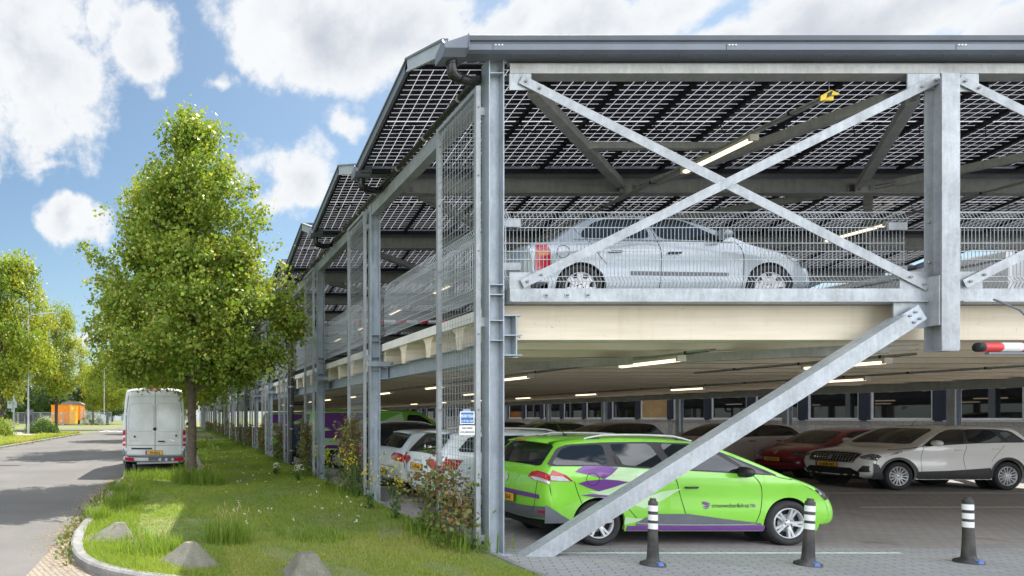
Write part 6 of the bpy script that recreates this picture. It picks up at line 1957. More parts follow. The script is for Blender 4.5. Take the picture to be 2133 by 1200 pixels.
# ------------------------------------------------------------------ foliage
def leaf_cloud(centres, per, spread, size, rng, droop=.3, tint_c=None, flat=1.0, tv=.16):
    """leaf-sized folded faces scattered round cluster centres -> verts, quads, tint"""
    n = len(centres) * per
    c = np.repeat(centres, per, 0) + rng.normal(0, 1, (n, 3)) * np.array([spread, spread, spread * flat])
    d = rng.normal(0, 1, (n, 3)); d[:, 2] -= droop * 1.6
    d /= np.linalg.norm(d, axis=1)[:, None]
    u = rng.normal(0, 1, (n, 3)); u[:, 2] = np.abs(u[:, 2]) * 1.3 + .3
    sd_ = np.cross(d, u); sd_ /= np.linalg.norm(sd_, axis=1)[:, None] + 1e-9
    nn = np.cross(sd_, d)
    s = size * rng.uniform(.6, 1.25, (n, 1))
    V = np.empty((n, 4, 3))
    V[:, 0] = c; V[:, 1] = c + d * s * .48 + sd_ * s * .44 + nn * s * .10
    V[:, 2] = c + d * s; V[:, 3] = c + d * s * .42 - sd_ * s * .44 + nn * s * .10
    F = np.arange(n * 4).reshape(n, 4)
    tc = np.repeat(tint_c, per) if tint_c is not None else np.full(n, .4)
    t = np.clip(tc + rng.normal(0, tv, n), 0, 1)
    return V.reshape(-1, 3), F, np.repeat(t, 4)


def crown_points(n, rng, prof, rad, gaps=9, shell=.55, squash=(1, 1)):
    """cluster centres in a crown: prof(h) gives the relative radius at relative height, with lobes and gaps"""
    out = []
    lob = [(rng.uniform(0, 2 * math.pi), rng.uniform(.05, .95), rng.uniform(.10, .24), rng.choice([-1, 1], p=[.45, .55])) for _ in range(gaps * 3)]
    while len(out) < n:
        h = rng.uniform(0, 1); a = rng.uniform(0, 2 * math.pi)
        r0 = prof(h)
        if rng.uniform() > r0 + .12: continue
        k = 1.0
        for la, lh, lr, sg in lob:
            da = abs((a - la + math.pi) % (2 * math.pi) - math.pi)
            k += sg * .15 * math.exp(-((da / .5) ** 2 + ((h - lh) / lr) ** 2))
        k = min(1.06, k)
        u = rng.uniform()
        rr = (1 - (1 - shell) * u ** 1.6) if rng.uniform() < .72 else rng.uniform(.15, .8)
        rr *= r0 * k * rad
        out.append((rr * math.cos(a) * squash[0], rr * math.sin(a) * squash[1], h, rr / (rad * max(r0, .05))))
    return np.array(out)


def limbs(mb, H0, H1, rad, prof, n, rng, r0):
    for k in range(n):
        h = H0 + (H1 - H0) * (k + .3) / n * .92; a = k * 2.4 + rng.uniform(-.3, .3)
        rel = (h - H0) / (H1 - H0); R_ = rad * prof(min(1, rel + .12)) * rng.uniform(.7, .95)
        up = rng.uniform(.25, .7) * R_
        p0 = Vector((0, 0, h)); p2 = Vector((R_ * math.cos(a), R_ * math.sin(a), h + up)); p1 = p0.lerp(p2, .5) + Vector((rng.uniform(-.2, .2), rng.uniform(-.2, .2), up * .12))
        r1 = r0 * .33 * (1 - rel * .75)
        mb.tube([p0, p1, p2], [r1, r1 * .6, r1 * .2], 6)
        for q in range(3):
            t = .35 + .2 * q; b0 = p0.lerp(p2, t); aa = a + rng.uniform(-1.1, 1.1); l = R_ * .4
            mb.tube([b0, b0 + Vector((l * math.cos(aa), l * math.sin(aa), l * rng.uniform(.1, .6)))], [r1 * .4, r1 * .12], 5)


# the lime tree beside the van
LIME = empty('lime_tree', (.36, 16.4, .06), label='conical lime tree in blossom on the lawn beside the white van', cat='tree')
def lime_prof(h):
    return float(np.interp(h, [0, .03, .10, .2, .3, .42, .55, .68, .80, .9, .96, 1.0], [.34, .62, .88, 1.0, .98, .93, .84, .66, .45, .25, .10, .03]))
def build_lime():
    rng = np.random.default_rng(5)
    Z0, Z1, RAD = 2.62, 9.5, 2.55
    mb = MB()
    mb.tube([(0, 0, -.1), (.01, 0, .12), (0, .02, .6), (.015, 0, 1.4), (-.02, 0, 2.4), (0, 0, 4), (.03, 0, 6.5), (-.05, 0, 8.6), (-.10, 0, 9.7)], [.19, .14, .122, .115, .108, .092, .06, .028, .008], 14)
    for a, z in ((.4, .9), (2.2, 1.3), (3.4, .5), (4.6, 1.75), (5.4, 1.1)): mb.lathe([(0, .05), (.035, .035), (.05, 0)], 8, 'z', (0, 0, 0)) if False else mb.tube([(math.cos(a) * .12, math.sin(a) * .12, z), (math.cos(a) * .165, math.sin(a) * .165, z + .02)], [.045, .02], 7)
    limbs(mb, 2.3, 9.3, RAD, lime_prof, 38, rng, .15)
    mb.build('trunk', BARK, LIME)
    bo = crown_points(340, rng, lime_prof, RAD - .12, 12, .55)
    nb_ = 8
    cp = np.repeat(bo, nb_, 0)
    C = np.stack([cp[:, 0], cp[:, 1], Z0 + cp[:, 2] * (Z1 - Z0)], 1) + rng.normal(0, 1, (len(cp), 3)) * np.array([.20, .20, .15])
    bt = np.repeat(rng.random(len(bo)), nb_)
    ex = []
    # outer twigs that break the outline, and the long low branch to the left
    for k in range(120):
        h = rng.uniform(.05, .95); a = rng.uniform(0, 2 * math.pi); r = lime_prof(h) * RAD * rng.uniform(1.0, 1.13)
        ex.append((r * math.cos(a), r * math.sin(a), Z0 + h * (Z1 - Z0)))
    for k in range(26):
        t = k / 25; ex.append((-1.7 - 1.15 * t, -.2, 5.35 + .82 * t + rng.normal(0, .06)))
    for k in range(16):
        t = k / 15; ex.append((-1.7 - .75 * t, -.3, 5.0 + .30 * t + rng.normal(0, .06)))
    for k in range(12):
        t = k / 11; ex.append((-.08 - .12 * t, 0, 9.0 + .85 * t))
    C = np.concatenate([C, np.array(ex)])
    outer = np.concatenate([cp[:, 3], np.ones(len(ex))])
    tc = .20 + .32 * np.concatenate([bt, np.full(len(ex), .4)]) + .12 * rng.random(len(C))
    V, F, T = leaf_cloud(C[:len(cp)], 22, .125, .108, rng, .45, tc[:len(cp)], tv=.09)
    V2, F2, T2 = leaf_cloud(C[len(cp):], 13, .085, .105, rng, .4, tc[len(cp):])
    # pale blossom bracts near the outside
    m = (outer > .72) & (rng.random(len(C)) < .72) & (C[:, 2] > 2.9)
    V3, F3, T3 = leaf_cloud(C[m], 9, .15, .062, rng, .7, np.full(m.sum(), .86), tv=.08)
    Va = np.concatenate([V, V2, V3]); Fa = np.concatenate([F, F2 + len(V), F3 + len(V) + len(V2)]); Ta = np.concatenate([T, T2, T3])
    np_mesh('crown', Va, Fa, LEAF, LIME, Ta)
    # shoots at the foot of the trunk
    C = np.array([(.25 + .25 * rng.random(), -.1 + .2 * rng.random(), .55 + .45 * rng.random()) for _ in range(9)] + [(-.15, -.2, .35), (-.25, -.1, .5), (.1, -.25, .4)])
    V, F, T = leaf_cloud(C, 7, .09, .11, rng, .3, np.full(len(C), .45))
    np_mesh('shoots', V, F, LEAF, LIME, T)['kind'] = 'stuff'
build_lime()

# avenue trees: three shapes, copied
def round_prof(h): return float(np.interp(h, [0, .05, .15, .3, .5, .7, .85, .95, 1], [.35, .62, .86, 1.0, .98, .82, .58, .34, .08]))
def avenue_tree(seed, ncl, per, leaf, mat, prof=round_prof, shape=(2.6, 11, 4.1), bark=BARK_D, tb=.34):
    rng = np.random.default_rng(seed); z0, z1, rad = shape
    r = empty('avenue_tree', (0, 0, 0))
    mb = MB(); mb.tube([(0, 0, -.1), (0, 0, .3), (.03, 0, z0), (-.03, .02, (z0 + z1) / 2), (0, 0, z1 * .92)], [.3, .22, .19, .12, .02], 10)
    limbs(mb, z0, z1 * .95, rad, prof, 16, rng, .2); mb.build('trunk', bark, r)
    bo = crown_points(ncl // 6, rng, prof, rad - .3, 10, .5)
    cp = np.repeat(bo, 6, 0)
    C = np.stack([cp[:, 0], cp[:, 1], z0 + cp[:, 2] * (z1 - z0)], 1) + rng.normal(0, 1, (len(cp), 3)) * np.array([.36, .36, .26])
    tc = tb - .16 + .34 * np.repeat(rng.random(len(bo)), 6) + .12 * rng.random(len(cp)) * (cp[:, 3] > .6)
    V, F, T = leaf_cloud(C, per, .24, leaf, rng, .3, tc, tv=.08)
    np_mesh('crown', V, F, mat, r, T)
    return r
AV = [avenue_tree(21, 900, 28, .20, LEAF_Y), avenue_tree(22, 820, 28, .20, LEAF_Y, shape=(3.6, 12, 3.7)), avenue_tree(23, 760, 28, .21, LEAF_D, shape=(1.5, 10, 4.6), tb=.3)]
av_used = [False] * 3
def tree(v, loc, sc, rz, label, szz=None):
    o = AV[v] if not av_used[v] else copy_tree(AV[v]); av_used[v] = True
    o.location = loc; o.rotation_euler = (0, 0, rz); s = sc; o.scale = (s, s, szz or s)
    return tag(o, label, 'tree', 'trees along the street')
tree(0, (-.2, 33.5, 0), 1.0, .4, 'yellow-green tree directly behind the white van and lime tree', 1.03)
tree(1, (-.3, 51, 0), 1.0, 1.9, 'second yellow-green tree behind the white van on the garage side')
tree(0, (-.1, 70, 0), 1.05, 3.0, 'third yellow-green tree behind the white van on the garage side')
tree(1, (-.3, 92, 0), 1.1, 4.2, 'fourth yellow-green tree on the garage side of the street')
tree(0, (.0, 116, 0), 1.1, 5.0, 'fifth yellow-green tree on the garage side of the street')
tree(0, (-17.6, 62, 0), 1.45, 2.2, 'large full tree cut by the left picture edge near the lamp post', 1.62)
tree(1, (-16.4, 84, 0), 1.08, .7, 'slim street tree with ivy on its trunk before the orange cabin', 1.42)
tree(1, (-22.6, 78, 0), 1.1, 3.9, 'tree with a pale trunk between the lamp post and slim street tree', 1.35)
tree(0, (-17.0, 150, 0), 1.55, 1.1, 'bright yellow tree right of the far lamp post', 1.62)
tree(1, (-12.8, 168, 0), 1.5, 2.6, 'bright yellow tree nearest the van roof across the junction', 1.66)
tree(0, (-24, 176, 0), 1.5, 5.1, 'broad yellow tree behind the far lamp post', 1.5)
tree(2, (-33, 172, 0), 1.5, .3, 'dark green tree behind the orange cabin', 1.35)
tree(2, (-42, 185, 0), 1.6, 1.3, 'dark green tree behind the grey plant building', 1.35)
tree(2, (-40, 120, 0), 1.15, 2.3, 'dark bushy tree behind the blue street sign', 1.1)
tree(2, (-36.5, 128, 0), .9, 5.3, 'low bushy tree at the left picture edge behind the dark car', .9)
tree(2, (-56, 150, 0), 1.3, 2.9, 'dark tree at the far left behind the street sign', 1.1)
tree(2, (-26, 245, 0), 1.7, 4.4, 'distant dark tree beyond the orange wagon')
tree(2, (-62, 215, 0), 1.7, .9, 'distant dark tree left of the plant building')
tree(2, (-9, 240, 0), 1.8, 3.3, 'far dark tree closing the end of the street')
tree(0, (-4.5, 205, 0), 1.5, 3.9, 'far yellow tree beyond the white van roof', 1.5)

# ------------------------------------------------------------------ grass, tufts, climbers, flowers
def blades(P, h, w, rng, lean=.45, tint=None, segs=1):
    n = len(P)
    a = rng.uniform(0, 2 * np.pi, n); ln = rng.normal(0, lean, n)
    dx, dy = np.cos(a), np.sin(a)
    hh = h * rng.uniform(.55, 1.35, n)
    side = np.stack([-dy, dx, np.zeros(n)], 1) * (w * rng.uniform(.7, 1.3, n))[:, None]
    tip = P + np.stack([dx * ln * hh, dy * ln * hh, hh], 1)
    midp = P + np.stack([dx * ln * hh * .3, dy * ln * hh * .3, hh * .6], 1)
    V = np.stack([P - side, P + side, midp + side * .75, tip, midp - side * .75], 1).reshape(-1, 3)
    b = (np.arange(n) * 5)[:, None]
    F = np.concatenate([np.concatenate([b, b + 1, b + 2, b + 4], 1)], 0)
    F2 = np.concatenate([b + 4, b + 2, b + 3], 1)
    t = tint if tint is not None else np.full(n, .3)
    return V, F, F2, np.repeat(t, 5)


def grass_obj(name, V, F, F2, T, mat, kind='stuff', label=None, cat=None, group=None, parent=None):
    # quads and tips as triangles
    tri = np.concatenate([F[:, [0, 1, 2]], F[:, [0, 2, 3]], F2])
    o = np_mesh(name, V, tri, mat, parent, T)
    if parent is None: tag(o, label, cat, group, kind)
    return o


def patchy(x, y):
    return .5 + .25 * np.sin(x * 2.3 + 1.3 * np.sin(y * 1.1)) + .25 * np.sin(y * 1.7 + 2.1 * np.sin(x * .9 + 1))


def lawn_grass():
    rng = np.random.default_rng(3)
    N = 330000
    y = 5.9 + (rng.random(N) ** 2.1) * 40
    x = -1.5 + rng.random(N) * 5.5
    ok = (x > lawn_left(y) + .10) & (x < 3.97)
    bare = (patchy(x * 1.9 + 3, y * 1.6) > .80) & (y < 10.5)
    ok &= ~(bare & (rng.random(N) < .75))
    x, y = x[ok], y[ok]
    P = np.stack([x, y, lawn_z(x, y) - .01], 1)
    pt = patchy(x, y)
    far = np.clip((y - 7) / 25, 0, 1)
    T = np.clip(.22 + .30 * pt + rng.normal(0, .12, len(x)) + np.where((y < 9.4) & (x > .6), .24, 0), 0, 1)
    nearkerb = (x < lawn_left(y) + .9) & (y < 18.3)
    h = (.036 + .020 * pt) * np.where(nearkerb, 1.8, 1)
    V, F, F2, T = blades(P, h, .0036 + .011 * far, rng, .55, T)
    grass_obj('lawn_grass', V, F, F2, T, GRASS)
    # verge over the road
    N = 60000
    yy = -5 + rng.random(N) * 71; xx = -10.4 - (rng.random(N) ** 2) * 22
    m = (yy > 20) & ~((yy > 55.5) & (yy < 65.5) & (xx < -12.8))
    xx, yy = xx[m], yy[m]
    P = np.stack([xx, yy, np.full(len(xx), .10)], 1)
    V, F, F2, T = blades(P, .13 * (1 + 1.2 * patchy(xx * .6, yy * .4)), .02, rng, .6, np.clip(.52 + .4 * patchy(xx * .3, yy * .3) + rng.normal(0, .12, len(xx)), 0, 1))
    grass_obj('verge_grass', V, F, F2, T, GRASS)
lawn_grass()

def tuft(x, y, r, n, h, label, seed, straw=0, w=.006, tb=.25, name='grass_tuft', cat='grass tuft'):
    rng = np.random.default_rng(seed)
    a = rng.uniform(0, 6.28, n); q = r * np.sqrt(rng.random(n))
    P = np.stack([q * np.cos(a), q * np.sin(a), np.zeros(n)], 1)
    V, F, F2, T = blades(P, np.full(n, h), w, rng, .5, np.clip(tb + rng.normal(0, .13, n), 0, 1))
    tri = np.concatenate([F[:, [0, 1, 2]], F[:, [0, 2, 3]], F2])
    o = np_mesh(name, V, tri, GRASS, None, T)
    o.location = (x, y, float(lawn_z(x, y)) - .02)
    tag(o, label, cat, 'grass tufts')
    if straw:
        mb = MB()
        for k in range(straw):
            aa = rng.uniform(0, 6.28); rr = r * rng.random() * .7; hh = h * rng.uniform(1.15, 1.75); ln = rng.normal(0, .16)
            p0 = Vector((rr * math.cos(aa), rr * math.sin(aa), 0)); p1 = p0 + Vector((ln * hh * .4, ln * .2, hh * .75)); p2 = p0 + Vector((ln * hh, ln * .4, hh))
            mb.tube([p0, p1, p2], [.0028, .0022, .0015], 4)
            mb.tube([p1.lerp(p2, .35), p1.lerp(p2, .7), p2], [.003, .0095, .003], 5)
        mb.build('seed_heads', STRAW, o)
    return o
GZ = [(.36, 16.35, .55, 900, .42, 'long grass tuft around the foot of the lime tree', 31, 6), (.75, 15.9, .45, 500, .40, 'long grass tuft just right of the lime trunk', 32, 5),
      (.72, 8.7, .34, 420, .34, 'dry seeding grass tuft in the lawn above the middle block', 33, 12), (-.45, 7.95, .34, 420, .20, 'bright green grass tuft between the two left concrete blocks', 34, 3),
      (-.15, 8.3, .25, 220, .22, 'seeding grass tuft left above the middle concrete block', 35, 5), (-1.3, 12.0, .30, 380, .26, 'weedy grass tuft on the road kerb in tree shade', 36, 5),
      (-1.38, 10.6, .22, 260, .26, 'weedy grass tuft on the road kerb below the shade', 37, 4), (-1.35, 14.4, .3, 300, .22, 'grass tuft on the kerb nearest the white van', 38, 2),
      (-.75, 17.6, .8, 900, .24, 'ragged grass tuft under the rear of the white van', 39, 0), (.0, 17.2, .5, 600, .22, 'ragged grass tuft between van and lime trunk', 40, 0),
      (-.95, 12.7, .2, 160, .25, 'sparse seeding grass tuft in the shaded lawn left', 41, 4), (1.9, 8.9, .5, 420, .14, 'rough grass patch in front of the first climber', 42, 0),
      (-.75, 8.9, .45, 500, .17, 'lush grass tuft behind the left concrete block', 43, 2)]
for g in GZ: tuft(*g[:7], straw=g[7])

# weeds growing in the joint between the kerb and road
def kerb_weeds():
    rng = np.random.default_rng(8); C = []
    for y in np.linspace(7.6, 17.5, 70):
        if rng.random() < .62: C.append((float(np.interp(y, ky, kx)) - .05 - .12 * rng.random(), y, .03 + .05 * rng.random()))
    for k in range(90): C.append((-10.1 + rng.normal(0, .1), 22 + rng.random() * 44, .05))
    V, F, T = leaf_cloud(np.array(C), 16, .07, .06, rng, -.2, np.full(len(C), .35), .4, .2)
    np_mesh('kerb_weeds', V, F, VINE, None, T)['kind'] = 'stuff'
    rng = np.random.default_rng(9); n = 2600
    yy = 7.2 + rng.random(n) * 11; xx = np.interp(yy, ky, kx) - .08 - np.abs(rng.normal(0, .22, n))
    V, F, T = leaf_cloud(np.stack([xx, yy, np.full(n, .012)], 1), 1, .004, .020, rng, .2, np.full(n, .8), .3, .3)
    np_mesh('dead_leaves', V, F, STRAW, None, T)['kind'] = 'stuff'
kerb_weeds()

# climbers at the feet of the screens
for k in range(16):
    rng = np.random.default_rng(100 + k)
    yk = Y0 + BAY * k
    r = empty('climber', (3.92, yk + .6, .05), 0, ('leafy brown and green climber' if k != 1 else 'tall reddish climber') + ' at the foot of the ' + ordn(k) + ' mesh screen', 'climbing plant', 'climbers on the mesh screens')
    top = (1.08, 1.75, 1.55, 1.5, 1.45, 1.4, 1.3, 1.3, 2.4, 1.2, 1.2, 1.5, 1.2, 1.2, 1.2, 1.2)[k]
    n = int(72 + 30 * top) if k < 6 else 50
    C = []
    for _ in range(n):
        t = rng.random(); y_ = rng.uniform(-.75, .62) if k == 0 else rng.uniform(-.6, .6) * (1 - .55 * t * (top > 1.3))
        C.append((rng.normal(-.06, .10 + .05 * (k == 0)) - (.25 * rng.random() if k == 0 else 0), y_, .08 + (top - .1) * t * (1 - .25 * abs(y_))))
    C = np.array(C)
    tc = np.clip(.25 + .55 * rng.random(n) * (C[:, 2] > .35 * top), 0, 1)
    V, F, T = leaf_cloud(C, 15 if k < 5 else 9, .075, .062 if k < 5 else .10, rng, .2, tc, tv=.2)
    np_mesh('foliage', V, F, VINE, r, T)
    mb = MB()
    for _ in range(9):
        x0, y0_ = rng.normal(-.05, .06), rng.uniform(-.5, .5); h = top * rng.uniform(.5, 1.0)
        mb.tube([(x0, y0_, -.05), (x0 + rng.normal(0, .05), y0_ + rng.normal(0, .08), h * .5), (x0 + rng.normal(0, .08), y0_ + rng.normal(0, .1), h)], [.006, .005, .002], 5)
    mb.build('stems', BARK, r)
    # low weeds round it
    V, F, F2, T = blades(np.stack([rng.normal(-.15, .22, 260), rng.uniform(-.9, .9, 260), np.zeros(260)], 1), np.full(260, .26), .008, rng, .5, np.clip(.2 + rng.normal(0, .12, 260), 0, 1))
    gg = np_mesh('grass', V, np.concatenate([F[:, [0, 1, 2]], F[:, [0, 2, 3]], F2]), GRASS, r, T)
    gg['kind'] = 'stuff'

def flower_weed(loc, h, n, label, seed, white=False):
    rng = np.random.default_rng(seed)
    r = empty('flowering_weed', loc, 0, label, 'wild flower', 'wild flowers by the columns')
    mb = MB(); C = []; 
    for k in range(n):
        a = rng.uniform(0, 6.28); l = rng.uniform(.1, .5) * h * (.5 if white else .75); hh = h * rng.uniform(.55, 1.05)
        p2 = Vector((l * math.cos(a), l * math.sin(a), hh)); p1 = p2 * .5 + Vector((rng.normal(0, .03), rng.normal(0, .03), .05))
        mb.tube([(0, 0, 0), p1, p2], [.004, .003, .0015], 4); C.append(tuple(p2))
        for _ in range(2):
            q = p1.lerp(p2, rng.uniform(.3, .9)) + Vector((rng.normal(0, .05), rng.normal(0, .05), rng.uniform(.02, .1))); mb.tube([p1.lerp(p2, .4), q], [.002, .001], 4); C.append(tuple(q))
    mb.build('stems', pm('weed_stem', (.10, .17, .04), .7), r)
    C = np.array(C)
    V, F, T = leaf_cloud(C, 6, .008, .026 if not white else .024, rng, -.2, np.full(len(C), .5))
    np_mesh('blossoms', V, F, PETAL_W if white else PETAL, r, T)
    V, F, T = leaf_cloud(np.concatenate([C * rng.uniform(.1, .6, (len(C), 1))]), 2, .03, .06, rng, .2, np.full(len(C), .3))
    np_mesh('leaves', V, F, LEAF_D, r, T)
flower_weed((3.70, 10.6, .06), 1.0, 13, 'yellow flowering weed between the first and second screens', 51)
flower_weed((3.55, 11.6, .06), .85, 9, 'small yellow flowering weed nearer the second column', 52)
flower_weed((3.75, 13.2, .06), 1.25, 16, 'tall yellow flowering weed at the second column', 53)
flower_weed((3.65, 15.2, .06), 1.1, 12, 'yellow flowering weed just beyond the second screen', 54)
flower_weed((3.75, 9.3, .06), 1.25, 7, 'white daisies standing above the front climber', 55, True)
flower_weed((3.2, 16.6, .06), .45, 14, 'low white flowers near the third column', 56, True)
flower_weed((2.9, 18.6, .06), .35, 12, 'low white flowers in the lawn before the third column', 57, True)
def daisies():
    rng = np.random.default_rng(77); n = 70
    y = 10 + rng.random(n) ** 1.3 * 22; x = .9 + rng.random(n) * 2.6
    C = np.stack([x, y, lawn_z(x, y) + .05], 1)
    V, F, T = leaf_cloud(C, 5, .012, .03, rng, -.5, np.full(n, .5)); np_mesh('lawn_daisies', V, F, PETAL_W, None, T)['kind'] = 'stuff'
daisies()

# ------------------------------------------------------------------ across the road
def lamp_post(x, y, H, arm, label):
    r = empty('street_lamp', (x, y, 0), 0, label, 'street lamp', 'street lamps')
    mb = MB(); mb.tube([(0, 0, 0), (0, 0, 1.2), (0, 0, 1.25), (0, 0, H - .4), (.12, 0, H - .05), (.4, 0, H + .05), (arm, 0, H + .16)], [.12, .12, .095, .07, .06, .05, .045], 10); mb.build('pole', pm('lamp_pole', (.40, .40, .39), .5, .3), r)
    mb = MB(); mb.prism([(arm - .1, H + .10), (arm + .75, H + .20), (arm + .72, H + .27), (arm - .1, H + .22)], 'y', -.13, .13); mb.build('lantern', GREY_LT, r)
    return r
lamp_post(-14.4, 60, 11.6, 1.7, 'tall grey street lamp before the left tree with its arm over the road')
lamp_post(-15.4, 130, 12.0, 2.4, 'distant grey street lamp right of the orange cabin')
# street sign
r = empty('street_sign', (-24.5, 93, 0), 0, 'blue street name sign on a grey post by the dark car', 'street sign')
mb = MB(); mb.tube([(0, 0, 0), (0, 0, 7.3)], .11, 10); mb.build('post', STEEL, r)
mb = MB(); mb.box(-1.25, -.1, -.03, .03, 6.95, 7.28); mb.build('name_plate', pm('street_blue', (.05, .30, .62), .4), r)
mb = MB(); mb.box(-.9, -.15, -.16, -.12, 3.1, 4.2); mb.box(.1, .5, -.16, -.12, 3.2, 4.2); mb.box(-.4, .1, .12, .16, 2.6, 3.9); split_loose(mb.build('sign_back', GREY_LT, r))
# dark column sign
r = empty('totem', (-21.9, 92, 0), 0, 'dark upright advertising column behind the left lamp post', 'pillar sign')
mb = MB(); mb.box(-.5, .5, -.2, .2, 0, 3.0); mb.build('column_body', pm('totem_dark', (.05, .055, .07), .4), r)
mb = MB(); mb.box(-.45, .45, -.215, -.205, 2.1, 2.9); mb.build('face_plate', pm('totem_face', (.14, .15, .18), .3), r)
# orange site cabin and wagon
ORG = pm('orange_sheet', (.80, .27, .01), .45, 0, .06, 3)
def site_cabin():
    r = empty('site_cabin', (-27.6, 150, 0), 0, 'bright orange steel site cabin behind the construction fence', 'site cabin')
    mb = MB(); mb.box(-2.9, 1.5, 0, 3, .2, 4.6); mb.box(-3.0, 1.6, -.1, 3.1, 4.6, 4.75)
    for k in range(14): mb.box(-2.85 + k * .31, -2.7 + k * .31, -.05, 0, .3, 4.5)
    mb.build('cabin_body', ORG, r)
    mb = MB(); mb.box(1.52, 3.0, -.04, 3, .2, 4.6); mb.box(1.5, 1.54, -.1, -.04, .2, 4.6); mb.build('cabin_end', pm('orange_light', (.85, .42, .02), .45, 0, .06), r)
    mb = MB(); mb.box(.2, 1.3, -.08, -.05, .5, 3.9); mb.build('door', pm('orange_door', (.70, .22, .01), .5), r)
    mb = MB()
    for x in (-2.6, -.6): mb.box(x, x + .25, -.09, -.055, 2.6, 3.0); mb.box(x, x + .25, -.09, -.055, .6, 1.0)
    mb.box(2.0, 2.4, -.1, -.045, 3.7, 4.1); split_loose(mb.build('notice', WHITE, r))
    r = empty('wagon', (-25.3, 156, 0), 0, 'orange wagon with arched roof beside the orange cabin', 'wagon')
    mb = MB(); mb.box(-4, 1.2, 0, 5, 1.0, 4.9); mb.build('wagon_body', ORG, r)
    mb = MB(); pr = [(-4.2, 4.9)] + [(-1.4 + 2.8 * math.cos(math.pi * (1 - k / 12)), 4.9 + .9 * math.sin(math.pi * k / 12)) for k in range(13)] + [(1.4, 4.9)]; mb.prism(pr, 'y', -.2, 5.2); mb.build('roof', pm('wagon_roof', (.16, .17, .17), .6), r)
    mb = MB()
    for x in (-3, .3): mb.lathe([(.0, -.1), (.5, -.1), (.5, .12)], 16, 'y', (x, -.0, .5))
    mb.box(-3.6, .9, .05, .3, .8, 1.0); mb.build('undercarriage', BLACK, r)
    mb = MB()
    for k in range(8): mb.box(.9, 1.21, -.03, 0, 1.2 + k * .45, 1.4 + k * .45)
    mb.build('warning_stripes', WHITE, r)
    r = empty('trailer', (-8.4, 150, 0), 0, 'low trailer with orange and blue load under the right yellow tree', 'trailer')
    mb = MB(); mb.box(-2.6, 1.2, 0, 2, .7, 1.1); mb.build('bed', ORG, r)
    mb = MB()
    for k in range(6): mb.box(-2.4 + k * .6, -2.0 + k * .6, .0, 1.8, 1.1, 1.75)
    split_loose(mb.build('crate', pm('load_blue', (.12, .22, .40), .5), r))
    mb = MB()
    for k in range(6): mb.box(-2.45 + k * .6, -1.95 + k * .6, -.05, 1.85, 1.75, 2.1)
    split_loose(mb.build('load_top', pm('load_orange', (.75, .40, .15), .5), r))
    mb = MB(); mb.lathe([(0, -.1), (.4, -.1), (.4, .1)], 14, 'y', (-.7, -.05, .4)); mb.build('wheel', RUBBER, r)
site_cabin()
# construction fence panels
cf0 = None
for k in range(11):
    x = -44 + k * 2.55 if k < 8 else -22.6 + (k - 8) * 2.4
    if cf0 is None:
        mb = MB(); 
        for xx in (0, 2.4): mb.tube([(xx, 0, 0), (xx, 0, 2.9)], .05, 6)
        mb.box(0, 2.4, -.03, .03, 2.82, 2.9); mb.box(0, 2.4, -.03, .03, .25, .33); mb.box(-.3, .3, -.3, .3, 0, .2)
        for i in range(1, 24): mb.box(i * .1 - .008, i * .1 + .008, -.008, .008, .3, 2.85)
        for z in (.8, 1.3, 1.8, 2.3): mb.box(0, 2.4, -.008, .008, z, z + .016)
        cf0 = mb.build('fence_panel', WIRE); o = cf0
    else: o = cf0.copy(); COL.objects.link(o)
    o.location = (x, 142 + (2 if k >= 8 else 0), 0); tag(o, ordn(k) + ' temporary site fence panel from the left by the orange cabin', 'fence', 'temporary fence panels')
# grey plant building with ducts, pale halls beyond
r = empty('plant_building', (-58, 190, 0), 0, 'grey industrial plant with roof ducts behind the street trees', 'building')
GR = pm('plant_grey', (.26, .28, .30), .6, 0, .15, .4, fine=.15); GR2 = pm('plant_pale', (.45, .47, .49), .6, 0, .1, .4)
mb = MB(); mb.box(-6, 16, 0, 20, 0, 9); mb.box(4, 9, -3, 0, 0, 6); mb.box(-6.2, 16.2, -.2, 20, 9, 9.4); mb.build('wall', GR, r)
mb = MB(); mb.box(-2, 3, -.3, 0, 1, 5); mb.box(9.8, 13.8, -.3, 0, .5, 4.2); split_loose(mb.build('opening', DARKIN, r))
mb = MB()
for k in range(4): mb.tube(smooth_line([(-3 + k * 4, 2, 9), (-3 + k * 4, 2, 11.2), (-2 + k * 4, 2, 11.8), (.4 + k * 4, 2, 11.4), (.8 + k * 4, 2, 9)], 2), .8, 10)
split_loose(mb.build('duct', GREY_LT, r))
mb = MB()
for k in range(11): mb.tube([(-6 + k * 2.2, -1.2, 0), (-6 + k * 2.2, -1.2, 8 + (k % 3))], .16, 6)
mb.box(-6, 16, -1.3, -1.1, 5, 5.2); mb.box(-6, 16, -1.3, -1.1, 7.4, 7.6); mb.build('pipe_rack', GR2, r)
r = empty('warehouse', (-40, 330, 0), 0, 'long pale grey warehouse at the end of the side street', 'building')
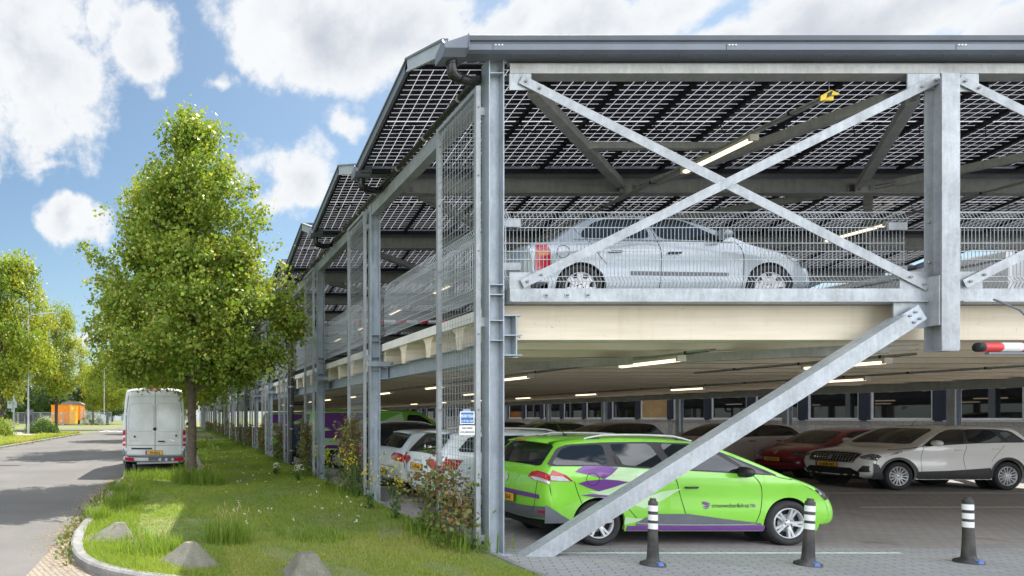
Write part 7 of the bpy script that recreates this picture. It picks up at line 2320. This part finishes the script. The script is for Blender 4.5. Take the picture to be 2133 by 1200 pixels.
mb = MB(); mb.box(-2, 52, 0, 30, 0, 11); mb.build('wall', pm('hall_pale', (.52, .55, .58), .6, 0, .05, .2), r)
mb = MB(); mb.box(-2.2, 52.2, -.3, 30, 11, 11.6); mb.build('roof_edge', GR2, r)
mb = MB()
for k in range(6): mb.box(2 + k * 8, 6 + k * 8, -.2, 0, 0, 4.2)
split_loose(mb.build('gate', GR, r))
r = empty('tower_block', (-72, 260, 0), 0, 'pale blue flat-fronted tower behind the plant building', 'building')
mb = MB(); mb.box(0, 13, 0, 12, 0, 26); mb.build('wall', pm('tower_pale', (.40, .48, .55), .6, 0, .04, .1), r)
mb = MB(); mb.box(-.2, 13.2, -.2, 12, 26, 26.6); mb.build('roof_edge', GR2, r)
# bushes along the left edge
def bush(loc, r_, h, seed, label, mat=LEAF_D, tb=.4):
    rng = np.random.default_rng(seed); n = 150
    a = rng.uniform(0, 6.28, n); q = r_ * np.sqrt(rng.random(n)); z = h * rng.random(n) * np.sqrt(np.clip(1 - (q / r_) ** 2, .08, 1))
    V, F, T = leaf_cloud(np.stack([q * np.cos(a), q * np.sin(a), z], 1), 22, .16, .13, rng, .1, tb + .3 * rng.random(n))
    o = empty('bush', loc, 0, label, 'bush', 'bushes across the road'); np_mesh('foliage', V, F, mat, o, T)
    mb = MB()
    for k in range(6): mb.tube([(0, 0, -.05), (r_ * .5 * math.cos(k), r_ * .5 * math.sin(k), h * .7)], [.03, .008], 5)
    mb.build('stems', BARK, o)
bush((-14.6, 51, .1), 1.3, 1.6, 61, 'bright green bush at the left picture edge on the verge', LEAF, .3)
bush((-13.4, 61.5, .1), 1.6, 1.5, 62, 'dark scrubby bush round the base of the near street lamp')
bush((-14.5, 66, .1), 1.6, 1.3, 63, 'scrubby bush right of the near street lamp')
bush((-29, 137, 0), 2.2, 1.8, 64, 'pale weedy bush in front of the orange cabin', LEAF_Y, .4)
bush((-20, 146, 0), 2.6, 3.2, 65, 'rounded grey-green bush right of the orange wagon')
bush((-38, 137, 0), 3, 1.8, 66, 'weedy bush by the construction fence left end', LEAF_Y, .3)
